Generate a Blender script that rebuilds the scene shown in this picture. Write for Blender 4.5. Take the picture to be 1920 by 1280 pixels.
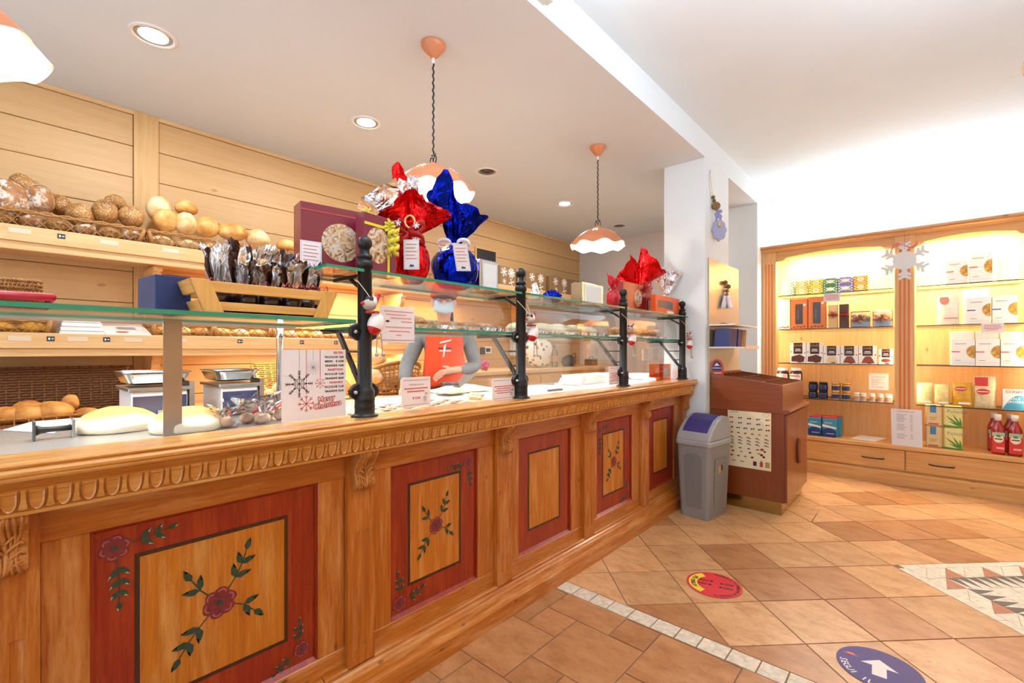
import bpy, bmesh, math, random
from mathutils import Vector, Matrix, noise
for _o in list(bpy.data.objects): bpy.data.objects.remove(_o)
SC = bpy.context.scene
COL = SC.collection
R = random.Random(7)
PI = math.pi
# ------------------------------------------------------------------ camera
FP, CXP, HYP, YAW, HC = 861.1, 960.0, 657.3, 0.731887, 1.22
FW = Vector((-math.sin(YAW), math.cos(YAW), 0)); RT = Vector((math.cos(YAW), math.sin(YAW), 0))
cd = bpy.data.cameras.new('camera'); cam = bpy.data.objects.new('camera', cd); COL.objects.link(cam)
cd.sensor_width = 36; cd.lens = FP/1920*36; cd.shift_y = (HYP-640)/1920; cd.clip_start = .02
cam.location = (0, 0, HC); cam.rotation_euler = (PI/2, 0, YAW)
SC.camera = cam
# ------------------------------------------------------------------ view, world, lights
vs = SC.view_settings
vs.view_transform = 'Standard'; vs.look = 'None'; vs.gamma = 1; vs.use_curve_mapping = False
vs.exposure = 0.0
W = bpy.data.worlds.new('world'); SC.world = W; W.use_nodes = True
W.node_tree.nodes['Background'].inputs[0].default_value = (.84, .99, 1.18, 1)
W.node_tree.nodes['Background'].inputs[1].default_value = 1.5
def lamp(name, kind, loc, power, color=(1, 1, 1), size=.1, rot=(0, 0, 0), size_y=None, spread=None, angle=None):
    d = bpy.data.lights.new(name, kind); d.energy = power; d.color = color
    if kind == 'AREA':
        d.size = size
        if size_y: d.shape = 'RECTANGLE'; d.size_y = size_y
        else: d.shape = 'DISK'
        if spread: d.spread = spread
    elif kind == 'SPOT':
        d.shadow_soft_size = size; d.spot_size = angle or 2.4; d.spot_blend = .6
    else: d.shadow_soft_size = size
    o = bpy.data.objects.new(name, d); COL.objects.link(o); o.location = loc; o.rotation_euler = rot
    return o
WARM = (1, .93, .82); SOFT = (1, .96, .9); COOL = (.80, .96, 1.2)
ZS, ZC = 2.765, 2.96            # counter-side ceiling, shop ceiling
XB, XW = -1.30, -3.78           # beam / pillar face, planked wall
YP0, YP1, YO, YW, YF = 3.75, 4.336, 5.284, 5.88, 5.70
for k in range(5):              # recessed downlights over the staff aisle; two are switched off
    if k in (0, 1, 3):
        lamp('downlight_lamp', 'AREA', (-2.81, .5+1.152*k, ZS-.012), 13, (.92, 1, 1.1), .11)
for k in range(3):
    lamp('pendant_lamp', 'POINT', (-1.84, -.11+1.565*k, 1.93), 7, WARM, .04)
lamp('beam_tube_lamp', 'AREA', (-1.19, .93, 2.84), 60, COOL, .06, (0, math.radians(-120), 0), 1.4)
lamp('added_tall_uplight', 'AREA', (.60, 1.0, 2.41), 42, COOL, .08, (0, math.radians(-215), 0), 3.2)      # unseen uplight added to brighten the beam face and shop ceiling
# ------------------------------------------------------------------ unprojection of measured picture points onto real planes
def ray(px, py): return FW + RT*((px-CXP)/FP) + Vector((0, 0, (HYP-py)/FP))
def onX(px, py, x): d = ray(px, py); return Vector((0, 0, HC)) + d*(x/d.x)
def onY(px, py, y): d = ray(px, py); return Vector((0, 0, HC)) + d*(y/d.y)
def onZ(px, py, z): d = ray(px, py); return Vector((0, 0, HC)) + d*((z-HC)/d.z)
# ------------------------------------------------------------------ mesh builder
class MB:
    def __init__(s): s.v = []; s.f = []; s.m = []
    def add(s, vs_, fs, mi=0):
        n = len(s.v); s.v += [Vector(p) for p in vs_]; s.f += [tuple(i+n for i in f) for f in fs]; s.m += [mi]*len(fs); return s
    def box(s, x0, x1, y0, y1, z0, z1, mi=0):
        return s.add([(x, y, z) for z in (z0, z1) for y in (y0, y1) for x in (x0, x1)],
                     [(0, 2, 3, 1), (4, 5, 7, 6), (0, 1, 5, 4), (2, 6, 7, 3), (0, 4, 6, 2), (1, 3, 7, 5)], mi)
    def prism(s, poly, axis, a, b, mi=0):
        # poly: 2-d points; axis: extrusion axis; 'x': (y,z)  'y': (x,z)  'z': (x,y)
        def P(p, t): return {'x': (t, p[0], p[1]), 'y': (p[0], t, p[1]), 'z': (p[0], p[1], t)}[axis]
        n = len(poly); ar = sum(poly[i][0]*poly[(i+1) % n][1]-poly[(i+1) % n][0]*poly[i][1] for i in range(n))
        flip = (ar > 0) == (axis == 'y')
        if (b < a): flip = not flip
        lo = tuple(range(n-1, -1, -1)); hi = tuple(range(n, 2*n)); fs = [lo, hi]+[(i, (i+1) % n, n+(i+1) % n, n+i) for i in range(n)]
        if flip: fs = [f[::-1] for f in fs]
        return s.add([P(p, a) for p in poly]+[P(p, b) for p in poly], fs, mi)
    def lathe(s, prof, c=(0, 0, 0), n=20, ax='z', mi=0, sx=1, sy=1):
        c = Vector(c); vs_ = []; fs = []
        for r, z in prof:
            for i in range(n):
                a = 2*PI*i/n; x, y = r*math.cos(a)*sx, r*math.sin(a)*sy
                vs_.append(c+Vector({'z': (x, y, z), 'x': (z, x, y), 'y': (y, z, x)}[ax]))
        for k in range(len(prof)-1):
            for i in range(n):
                j = (i+1) % n; fs.append((k*n+i, k*n+j, k*n+n+j, k*n+n+i))
        fs.append(tuple(range(n-1, -1, -1))); m = (len(prof)-1)*n; fs.append(tuple(range(m, m+n)))
        return s.add(vs_, fs, mi)
    def tube(s, pts, r, n=6, mi=0, closed=False, r1=None):
        pts = [Vector(p) for p in pts]; L = len(pts); vs_ = []; fs = []
        t = (pts[1]-pts[0]).normalized(); u = t.orthogonal().normalized()
        for k, p in enumerate(pts):
            if closed: d = pts[(k+1) % L]-pts[k-1]
            else: d = pts[min(k+1, L-1)]-pts[max(k-1, 0)]
            d = d.normalized() if d.length > 1e-9 else t
            u = (u-d*u.dot(d)); u = u.normalized() if u.length > 1e-6 else d.orthogonal().normalized(); w = d.cross(u); t = d
            rr = r if r1 is None else r+(r1-r)*k/(L-1)
            for i in range(n):
                a = 2*PI*i/n; vs_.append(p+(u*math.cos(a)+w*math.sin(a))*rr)
        for k in range(L if closed else L-1):
            k2 = (k+1) % L
            for i in range(n):
                j = (i+1) % n; fs.append((k*n+i, k*n+j, k2*n+j, k2*n+i))
        if not closed: fs += [tuple(range(n-1, -1, -1)), tuple(range((L-1)*n, L*n))]
        return s.add(vs_, fs, mi)
    def ball(s, c, r, nu=14, nv=9, mi=0, fn=None):
        c = Vector(c); r = Vector(r) if hasattr(r, '__len__') else Vector((r, r, r)); vs_ = [Vector((0, 0, -1))]; fs = []
        for k in range(1, nv):
            b = PI*k/nv
            for i in range(nu): a = 2*PI*i/nu; vs_.append(Vector((math.sin(b)*math.cos(a), math.sin(b)*math.sin(a), -math.cos(b))))
        vs_.append(Vector((0, 0, 1))); top = len(vs_)-1
        for i in range(nu):
            j = (i+1) % nu; fs.append((0, 1+j, 1+i)); fs.append((top, top-nu+i, top-nu+j))
            for k in range(nv-2): o = 1+k*nu; fs.append((o+i, o+j, o+nu+j, o+nu+i))
        out = []
        for v in vs_:
            q = fn(v) if fn else v
            out.append(c+Vector((q.x*r.x, q.y*r.y, q.z*r.z)))
        return s.add(out, fs, mi)
    def sheet(s, fn, nu, nv, mi=0, th=0):
        vs_ = [Vector(fn(i/nu, j/nv)) for j in range(nv+1) for i in range(nu+1)]
        fs = [(j*(nu+1)+i, j*(nu+1)+i+1, (j+1)*(nu+1)+i+1, (j+1)*(nu+1)+i) for j in range(nv) for i in range(nu)]
        return s.add(vs_, fs, mi)
    def xf(s, M, a=0):
        for i in range(a, len(s.v)): s.v[i] = M @ s.v[i]
        return s
def hexa(o, u, v, w):           # parallelepiped from a corner and three edge vectors
    o, u, v, w = map(Vector, (o, u, v, w)); b = MB()
    return b.add([o, o+u, o+v, o+u+v, o+w, o+u+w, o+v+w, o+u+v+w], [(0, 2, 3, 1), (4, 5, 7, 6), (0, 1, 5, 4), (2, 6, 7, 3), (0, 4, 6, 2), (1, 3, 7, 5)])
def obj(name, b, mats, parent=None, smooth=False, bevel=0, sub=0, solid=0, data=None, seg=1):
    if data is None:
        if parent is not None:
            off = Vector(parent.location); q = parent
            while q.parent: q = q.parent; off += Vector(q.location)
        else:
            mn = [min(v[i] for v in b.v) for i in range(3)]; mx = [max(v[i] for v in b.v) for i in range(3)]
            off = Vector(((mn[0]+mx[0])/2, (mn[1]+mx[1])/2, mn[2]))
        me = bpy.data.meshes.new(name); me.from_pydata([tuple(v-off) for v in b.v], [], b.f)
        for m in (mats if isinstance(mats, (list, tuple)) else [mats]): me.materials.append(m)
        me.polygons.foreach_set('material_index', b.m)
        if smooth: me.polygons.foreach_set('use_smooth', [True]*len(me.polygons))
        bm = bmesh.new(); bm.from_mesh(me); bmesh.ops.recalc_face_normals(bm, faces=bm.faces); bm.to_mesh(me); bm.free()
        me.update()
    else: me = data; off = Vector((0, 0, 0))
    o = bpy.data.objects.new(name, me); COL.objects.link(o)
    if parent is not None: o.parent = parent
    else: o.location = off
    if solid: m = o.modifiers.new('solid', 'SOLIDIFY'); m.thickness = solid; m.offset = 0
    if bevel:
        m = o.modifiers.new('bevel', 'BEVEL'); m.width = bevel; m.segments = seg; m.limit_method = 'ANGLE'; m.angle_limit = .6
    if sub: m = o.modifiers.new('sub', 'SUBSURF'); m.levels = sub; m.render_levels = sub
    return o
def tag(o, label, cat, group=None):
    o['label'] = label; o['category'] = cat
    if group: o['group'] = group
    return o
def thing(name, label, cat, loc=(0, 0, 0), group=None):
    o = bpy.data.objects.new(name, None); COL.objects.link(o); o.location = loc; o.empty_display_size = .05
    return tag(o, label, cat, group)
def struct(o): o['kind'] = 'structure'; return o
def dup(root, loc, rz=None, label=None, group=None, scale=None, rot=None):
    r = root.copy(); COL.objects.link(r); r.location = loc
    if rz is not None: r.rotation_euler = (0, 0, rz)
    if rot is not None: r.rotation_euler = rot
    if scale: r.scale = scale if hasattr(scale, '__len__') else (scale,)*3
    if label: r['label'] = label
    if group: r['group'] = group
    for ch in list(root.children):
        c = ch.copy(); COL.objects.link(c); c.parent = r
        for g in list(ch.children):
            d = g.copy(); COL.objects.link(d); d.parent = c
    return r
ORD = ['first', 'second', 'third', 'fourth', 'fifth', 'sixth', 'seventh', 'eighth', 'ninth', 'tenth', 'eleventh', 'twelfth', 'thirteenth', 'fourteenth']
# ------------------------------------------------------------------ materials
WT = (1.06, .95, .78)            # pine, terracotta and crust pigments sit a little warmer than their swatches
def CW(h): c = C(h); return tuple(min(.95, x*k) for x, k in zip(c, WT))+(1,)
def C(h, a=1):
    h = h.lstrip('#'); r = [int(h[i:i+2], 16)/255 for i in (0, 2, 4)]
    return tuple(x/12.92 if x <= .04045 else ((x+.055)/1.055)**2.4 for x in r)+(a,)
MATS = {}
def newmat(name):
    m = bpy.data.materials.new(name); m.use_nodes = True; MATS[name] = m
    nt = m.node_tree; b = nt.nodes['Principled BSDF']
    return m, nt, b
def N(nt, t, **kw):
    n = nt.nodes.new(t)
    for k, v in kw.items():
        if k.startswith('_'): setattr(n, k[1:], v)
        else: n.inputs[k].default_value = v
    return n
def ramp(nt, fac, stops):
    r = nt.nodes.new('ShaderNodeValToRGB'); e = r.color_ramp.elements
    while len(e) < len(stops): e.new(.5)
    for q, (p, c) in zip(e, stops): q.position = p; q.color = c
    nt.links.new(fac, r.inputs[0]); return r.outputs[0]
def mat(name, col, rough=.5, metal=0, var=0, vscale=20, bump=0, bscale=60, coat=0, emit=0, trans=0, spec=None, sss=0):
    if name in MATS: return MATS[name]
    m, nt, b = newmat(name); c = C(col) if isinstance(col, str) else col
    b.inputs['Base Color'].default_value = c; b.inputs['Roughness'].default_value = rough; b.inputs['Metallic'].default_value = metal
    if coat: b.inputs['Coat Weight'].default_value = coat; b.inputs['Coat Roughness'].default_value = .08
    if spec is not None: b.inputs['Specular IOR Level'].default_value = spec
    if emit: b.inputs['Emission Color'].default_value = c; b.inputs['Emission Strength'].default_value = emit
    if trans: b.inputs['Transmission Weight'].default_value = trans
    if var or bump:
        tc = N(nt, 'ShaderNodeTexCoord')
        if var:
            n = N(nt, 'ShaderNodeTexNoise', Scale=vscale, Detail=5.0); nt.links.new(tc.outputs['Object'], n.inputs['Vector'])
            d = tuple(max(0, x*(1-var)) for x in c[:3])+(1,); l = tuple(min(1, x*(1+var*.6)) for x in c[:3])+(1,)
            nt.links.new(ramp(nt, n.outputs['Fac'], [(.3, d), (.7, l)]), b.inputs['Base Color'])
        if bump:
            n2 = N(nt, 'ShaderNodeTexNoise', Scale=bscale, Detail=4.0); nt.links.new(tc.outputs['Object'], n2.inputs['Vector'])
            bp = N(nt, 'ShaderNodeBump', Strength=bump, Distance=.01); nt.links.new(n2.outputs['Fac'], bp.inputs['Height']); nt.links.new(bp.outputs[0], b.inputs['Normal'])
    return m
def wood(name, c1, c2, axis='z', scale=1, rough=.45, knots=None, worn=None, c3=None, coat=0, contrast=.16):
    """grain stretched along one object axis; optional knots (dark colour) and pale worn streaks"""
    if name in MATS: return MATS[name]
    m, nt, b = newmat(name); L = nt.links.new
    tc = N(nt, 'ShaderNodeTexCoord'); oi = N(nt, 'ShaderNodeObjectInfo')
    ad = N(nt, 'ShaderNodeVectorMath', _operation='ADD'); mul = N(nt, 'ShaderNodeVectorMath', _operation='MULTIPLY')
    L(oi.outputs['Random'], mul.inputs[0]); mul.inputs[1].default_value = (7, 3, 5); L(tc.outputs['Object'], ad.inputs[0]); L(mul.outputs[0], ad.inputs[1])
    s = [26*scale]*3; s['xyz'.index(axis)] = 1.3*scale
    mp = N(nt, 'ShaderNodeMapping'); mp.inputs['Scale'].default_value = s; L(ad.outputs[0], mp.inputs[0])
    n = N(nt, 'ShaderNodeTexNoise', Scale=2.2, Detail=6.0, Roughness=.65, Distortion=.6); L(mp.outputs[0], n.inputs['Vector'])
    col = ramp(nt, n.outputs['Fac'], [(.5-contrast, CW(c2)), (.5+contrast, CW(c1))])
    if worn:
        s2 = [9*scale]*3; s2['xyz'.index(axis)] = 1.0*scale
        mp2 = N(nt, 'ShaderNodeMapping'); mp2.inputs['Scale'].default_value = s2; L(ad.outputs[0], mp2.inputs[0])
        n2 = N(nt, 'ShaderNodeTexNoise', Scale=1.7, Detail=5.0, Roughness=.7); L(mp2.outputs[0], n2.inputs['Vector'])
        f2 = ramp(nt, n2.outputs['Fac'], [(.48, (0, 0, 0, 1)), (.70, (.85, .85, .85, 1))])
        mx = N(nt, 'ShaderNodeMixRGB'); L(f2, mx.inputs[0]); L(col, mx.inputs[1]); mx.inputs[2].default_value = CW(worn); col = mx.outputs[0]
    if knots:
        s3 = [7.0*scale]*3; s3['xyz'.index(axis)] = 3.2*scale
        mp3 = N(nt, 'ShaderNodeMapping'); mp3.inputs['Scale'].default_value = s3; L(ad.outputs[0], mp3.inputs[0])
        v = N(nt, 'ShaderNodeTexVoronoi', Scale=1.0); L(mp3.outputs[0], v.inputs['Vector'])
        f3 = ramp(nt, v.outputs['Distance'], [(.045, (.8, .8, .8, 1)), (.09, (0, 0, 0, 1))])
        mx = N(nt, 'ShaderNodeMixRGB'); L(f3, mx.inputs[0]); L(col, mx.inputs[1]); mx.inputs[2].default_value = C(knots); col = mx.outputs[0]
    L(col, b.inputs['Base Color']); b.inputs['Roughness'].default_value = rough
    if coat: b.inputs['Coat Weight'].default_value = coat; b.inputs['Coat Roughness'].default_value = .15
    bp = N(nt, 'ShaderNodeBump', Strength=.06, Distance=.004); L(n.outputs['Fac'], bp.inputs['Height']); L(bp.outputs[0], b.inputs['Normal'])
    return m
def glassmat(name, tint=(1, 1, 1, 1), refl=1.0, ior=1.5, rough=.0):
    """clear sheet: lets light straight through, mirrors at grazing angles"""
    if name in MATS: return MATS[name]
    m, nt, b = newmat(name); L = nt.links.new; out = nt.nodes['Material Output']; nt.nodes.remove(b)
    t = N(nt, 'ShaderNodeBsdfTransparent'); t.inputs[0].default_value = tint
    g = N(nt, 'ShaderNodeBsdfGlossy'); g.inputs['Roughness'].default_value = rough
    f = N(nt, 'ShaderNodeFresnel', IOR=ior); mu = N(nt, 'ShaderNodeMath', _operation='MULTIPLY'); mu.inputs[1].default_value = refl; L(f.outputs[0], mu.inputs[0])
    mx = N(nt, 'ShaderNodeMixShader'); L(mu.outputs[0], mx.inputs[0]); L(t.outputs[0], mx.inputs[1]); L(g.outputs[0], mx.inputs[2]); L(mx.outputs[0], out.inputs[0])
    return m
def foil(name, col, rough=.22, scale=9, strength=.9, metal=1):
    if name in MATS: return MATS[name]
    m, nt, b = newmat(name); L = nt.links.new
    b.inputs['Base Color'].default_value = C(col); b.inputs['Metallic'].default_value = metal; b.inputs['Roughness'].default_value = rough
    tc = N(nt, 'ShaderNodeTexCoord'); v = N(nt, 'ShaderNodeTexVoronoi', Scale=scale, _feature='F1'); L(tc.outputs['Object'], v.inputs['Vector'])
    n = N(nt, 'ShaderNodeTexNoise', Scale=scale*1.3, Detail=3.0, Distortion=1.5); L(tc.outputs['Object'], n.inputs['Vector'])
    a = N(nt, 'ShaderNodeMath', _operation='ADD'); L(v.outputs['Distance'], a.inputs[0]); L(n.outputs['Fac'], a.inputs[1])
    bp = N(nt, 'ShaderNodeBump', Strength=strength, Distance=.03); L(a.outputs[0], bp.inputs['Height']); L(bp.outputs[0], b.inputs['Normal'])
    return m
M_PINEW = wood('pine_wall', '#d2b389', '#c4a06e', 'y', 1.0, .5, knots='#a8774a', contrast=.30)
M_PINEV = wood('pine_batten', '#d4b483', '#c6a06b', 'z', 1.0, .5)
M_SHELF = wood('pine_shelf', '#e2c69b', '#d5b07e', 'y', 1.1, .45)
M_PINEX = wood('pine_crosswise', '#e2bd86', '#d3a568', 'x', 1.1, .45)
M_CTR = wood('counter_pine', '#bb7224', '#9c5412', 'z', 1.7, .36, knots='#6d3510', worn='#cf9a60', coat=.25)
M_CTRY = wood('counter_pine_long', '#bd7628', '#a05a16', 'y', 1.7, .34, knots='#6d3510', worn='#d2a069', coat=.3)
M_LEDGE = wood('counter_ledge', '#d0964a', '#bd7f38', 'y', 1.8, .25, worn='#dcb06c', coat=.5)
M_RED = wood('red_painted_pine', '#972c08', '#7e1c04', 'z', 1.8, .4, worn='#a84414', coat=.2)
M_INSET = wood('honey_painted_pine', '#c47c1e', '#a86012', 'z', 1.8, .4, knots='#7d4311', worn='#cfa05c', coat=.2)
M_LINE = wood('brown_painted_line', '#4a2b12', '#341c0a', 'z', 2, .5)
M_CARVE = wood('carved_pine', '#c68a48', '#a5652a', 'z', 1.5, .45)
M_CAB = wood('cabinet_spruce', '#dfba88', '#d2a56c', 'z', 1.0, .45, knots='#8e5a2c')
M_CABX = wood('cabinet_spruce_long', '#d9b079', '#c8975c', 'x', 1.0, .45, knots='#8e5a2c')
M_STRIPE = mat('orange_stripe', '#d2713a', .5)
M_CHERRY = wood('cherry_veneer', '#84421a', '#6a2e0e', 'z', .8, .3, coat=.3, contrast=.3)
M_CHERRYX = wood('cherry_veneer_long', '#8c481c', '#723412', 'x', .8, .3, coat=.3, contrast=.3)
M_WHITE = mat('white_plaster', '#e6eef0', .8, var=.015, vscale=3)
M_GREYW = mat('grey_plaster', '#d6cbc2', .85, var=.02, vscale=3)
M_SOFFIT = mat('warm_white_plaster', '#dfe5e9', .85, var=.015, vscale=2)
M_IRON = mat('black_cast_iron', '#2b2a29', .42, .6, bump=.12, bscale=180)
M_STEEL = mat('brushed_steel', '#b9b9b8', .28, 1)
M_CHROME = mat('chrome', '#d8d8d8', .08, 1)
M_GLASS = glassmat('clear_glass', (.965, .985, .975, 1), .5)
M_GLASSE = mat('green_glass_edge', '#0f8566', .12, 0, spec=.8)
M_PANE = glassmat('front_pane_glass', (.985, .99, .985, 1), .22)
M_PAPER = mat('white_paper', '#f1eeec', .6)
M_BLACK = mat('black_ink', '#1d1b1b', .5)
M_REDINK = mat('red_ink', '#c23a3a', .5)
M_GREYINK = mat('grey_ink', '#8c8787', .5)
M_CELLO = glassmat('cellophane', (.93, .93, .93, 1), 1.6, 1.45, .06)
M_WICK = wood('wicker', '#b98a4a', '#8b5d28', 'x', 3, .5)
M_WICKD = wood('dark_wicker', '#8d5b30', '#5f3817', 'x', 3, .5)
M_BLUE = mat('navy_card', '#15305f', .4)
# ------------------------------------------------------------------ lettering
def text(s_, size, o, u, v, m, parent=None, name='lettering', align='LEFT', lift=.0006, bold=0, xs=1.0):
    """flat lettering: o = anchor (baseline), u = reading direction, v = up"""
    cu = bpy.data.curves.new('t', 'FONT'); cu.body = s_; cu.size = size; cu.align_x = align; cu.resolution_u = 2; cu.offset = bold
    t = bpy.data.objects.new('t', cu); COL.objects.link(t)
    me = bpy.data.meshes.new_from_object(t); bpy.data.objects.remove(t)
    u = Vector(u).normalized(); v = Vector(v).normalized(); w = u.cross(v); o = Vector(o)
    b = MB(); b.add([o+u*(q.co.x*xs)+v*q.co.y+w*lift for q in me.vertices], [tuple(p.vertices) for p in me.polygons])
    bpy.data.meshes.remove(me)
    if not b.v: return None
    return obj(name, b, m, parent)
def quad_on(o, u, v, pts, lift=.0006):       # flat printed polygon in a local frame
    u = Vector(u).normalized(); v = Vector(v).normalized(); w = u.cross(v)
    return [Vector(o)+u*p[0]+v*p[1]+w*lift for p in pts]
def lines_print(parent, o, u, v, w_, rows, m, h=.0016, lift=.0006, name='print_lines'):
    b = MB()
    for (x0, x1, y) in rows: b.add(quad_on(o, u, v, [(x0, y-h/2), (x1, y-h/2), (x1, y+h/2), (x0, y+h/2)], lift), [(0, 1, 2, 3)])
    o_ = obj(name, b, m, parent)
    if len(rows) > 1: o_['kind'] = 'stuff'          # rows of text too fine to read
    return o_
def disc_pts(cx, cy, rx, ry, n=20, a0=0, a1=2*PI): return [(cx+rx*math.cos(a0+(a1-a0)*i/(n if abs(a1-a0) > 6.28 else n-1)), cy+ry*math.sin(a0+(a1-a0)*i/(n if abs(a1-a0) > 6.28 else n-1))) for i in range(n)]
def printed(name, o, u, v, polys, m, parent, lift=.0006):
    b = MB()
    for i, p in enumerate(polys): b.add(quad_on(o, u, v, p, lift+i*.00002), [tuple(range(len(p)))])
    return obj(name, b, m, parent)
# ================================================================== FLOOR
def terracotta(name, c1, c2, c3):
    m, nt, b = newmat(name); L = nt.links.new
    tc = N(nt, 'ShaderNodeTexCoord'); oi = N(nt, 'ShaderNodeObjectInfo'); ad = N(nt, 'ShaderNodeVectorMath', _operation='ADD'); mu = N(nt, 'ShaderNodeVectorMath', _operation='MULTIPLY')
    L(oi.outputs['Random'], mu.inputs[0]); mu.inputs[1].default_value = (9, 4, 3); L(tc.outputs['Object'], ad.inputs[0]); L(mu.outputs[0], ad.inputs[1])
    mp = N(nt, 'ShaderNodeMapping'); mp.inputs['Scale'].default_value = (1, 2.0, 1); mp.inputs['Rotation'].default_value = (0, 0, .6); L(ad.outputs[0], mp.inputs[0])
    n = N(nt, 'ShaderNodeTexNoise', Scale=7.0, Detail=9.0, Roughness=.72); L(mp.outputs[0], n.inputs['Vector'])
    col = ramp(nt, n.outputs['Fac'], [(.3, CW(c3)), (.44, CW(c2)), (.62, CW(c1))])
    n2 = N(nt, 'ShaderNodeTexNoise', Scale=34.0, Detail=4.0); L(mp.outputs[0], n2.inputs['Vector'])
    f = ramp(nt, n2.outputs['Fac'], [(.60, (0, 0, 0, 1)), (.72, (.5, .5, .5, 1))])
    mx = N(nt, 'ShaderNodeMixRGB'); L(f, mx.inputs[0]); L(col, mx.inputs[1]); mx.inputs[2].default_value = C('#8a5c3e')
    hs = N(nt, 'ShaderNodeHueSaturation'); L(mx.outputs[0], hs.inputs['Color'])
    mr = N(nt, 'ShaderNodeMapRange'); L(oi.outputs['Random'], mr.inputs['Value']); mr.inputs['To Min'].default_value = .88; mr.inputs['To Max'].default_value = 1.12; L(mr.outputs[0], hs.inputs['Value'])
    L(hs.outputs[0], b.inputs['Base Color']); b.inputs['Roughness'].default_value = .34
    bp = N(nt, 'ShaderNodeBump', Strength=.12, Distance=.004); L(n.outputs['Fac'], bp.inputs['Height']); L(bp.outputs[0], b.inputs['Normal'])
    return m
M_TILE = terracotta('terracotta_tile', '#d2ab82', '#c3976c', '#a87b52')
M_TILER = terracotta('terracotta_tile_red', '#b98a62', '#a8764d', '#8f603b')
M_TRAV = mat('travertine', '#e6d9c0', .5, var=.22, vscale=45, bump=.3, bscale=60)
M_GROUT = mat('grout', '#93755a', .9)
floor = struct(obj('floor', MB().box(-4.2, 1.6, -1.4, 6.2, -.12, -.004), M_GROUT))
floor['label'] = 'terracotta tiled shop floor with pale travertine strip and mosaic inset'
def clip(poly, a, b, c):        # keep a*x+b*y<=c
    out = []
    for i in range(len(poly)):
        p, q = poly[i], poly[(i+1) % len(poly)]; dp = a*p[0]+b*p[1]-c; dq = a*q[0]+b*q[1]-c
        if dp <= 0: out.append(p)
        if (dp < 0) != (dq < 0): t = dp/(dp-dq); out.append((p[0]+(q[0]-p[0])*t, p[1]+(q[1]-p[1])*t))
    return out
def area(p): return abs(sum(p[i][0]*p[(i+1) % len(p)][1]-p[(i+1) % len(p)][0]*p[i][1] for i in range(len(p))))/2 if len(p) > 2 else 0
def tile(poly, m, z=0, name='tile', g=.0032, parent=None):
    cx = sum(p[0] for p in poly)/len(poly); cy = sum(p[1] for p in poly)/len(poly)
    q = []
    n = len(poly)
    for i in range(n):          # inset by the joint
        p0, p1, p2 = Vector(poly[i-1]), Vector(poly[i]), Vector(poly[(i+1) % n])
        e1 = (p1-p0).normalized(); e2 = (p2-p1).normalized(); c = Vector((cx, cy))
        n1 = Vector((-e1.y, e1.x)); n1 = n1 if n1.dot(c-p1) > 0 else -n1; n2 = Vector((-e2.y, e2.x)); n2 = n2 if n2.dot(c-p1) > 0 else -n2
        q.append(p1+(n1+n2)*(g/(1+max(-.6, n1.dot(n2)))))
    o = obj(name, MB().prism([(p.x, p.y) for p in q], 'z', -.01, z+R.uniform(-.0006, .0006)), m, parent or floor)
    return o
ST0, ST1, XL, XR = 1.911, 2.004, -1.45, 1.0
S2 = .326/math.sqrt(2)
MX_, MY_, MH_ = -.599+2*S2, 2.470+4*S2, 3*S2      # mosaic inset: a square of three by three tiles
for i in range(-14, 16):
    for j in range(-14, 16):
        cx, cy = -.599+(i+j)*S2, 2.470+(i-j)*S2+0
        poly = [(cx-S2, cy), (cx, cy+S2), (cx+S2, cy), (cx, cy-S2)]
        poly = [(x+S2, y) for x, y in poly]; c = (cx+S2, cy)
        if c[0] > 1.15 or c[0] < -1.9 or c[1] < 1.6 or c[1] > 5.9 : continue
        for a, b_, d in ((0, -1, -ST1), (0, 1, 5.46), (-1, 0, -XL), (1, 0, XR)): poly = clip(poly, a, b_, d) if len(poly) > 2 else poly
        if len(poly) < 3: continue
        mt_ = M_TILE if R.random() > .22 else M_TILER; rest = poly; q2 = math.sqrt(.5)
        # cut away the mosaic square
        mc = MX_+MH_; hs_ = MH_*q2
        for a, b_ in ((q2, q2), (-q2, -q2), (q2, -q2), (-q2, q2)):
            if len(rest) < 3: break
            d = a*mc+b_*MY_+hs_
            outp = clip(rest, -a, -b_, -d); rest = clip(rest, a, b_, d)
            if area(outp) > .0008: tile(outp, mt_)
x = -1.43
while x < .35:                  # travertine strip
    w = .104+R.uniform(-.012, .012); tile([(x, ST0), (x+w, ST0), (x+w, ST1), (x, ST1)], M_TRAV, 0, 'strip_tile', .003); x += w
A_, B_ = .325, .163
for i in range(-9, 10):
    for j in range(-9, 10):
        ox, oy = -.845+i*A_-j*B_, 1.58+i*B_+j*A_
        for poly, big in (([(ox, oy), (ox+A_, oy), (ox+A_, oy+A_), (ox, oy+A_)], 1), ([(ox-B_, oy+A_-B_), (ox, oy+A_-B_), (ox, oy+A_), (ox-B_, oy+A_)], 0)):
            if max(p[0] for p in poly) < XL or min(p[0] for p in poly) > .5 or max(p[1] for p in poly) < .7 or min(p[1] for p in poly) > ST0: continue
            for a, b_, d in ((0, 1, ST0), (0, -1, -.7), (-1, 0, -XL), (1, 0, .5)): poly = clip(poly, a, b_, d) if len(poly) > 2 else poly
            if area(poly) > .0006: tile(poly, M_TILER)
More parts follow.
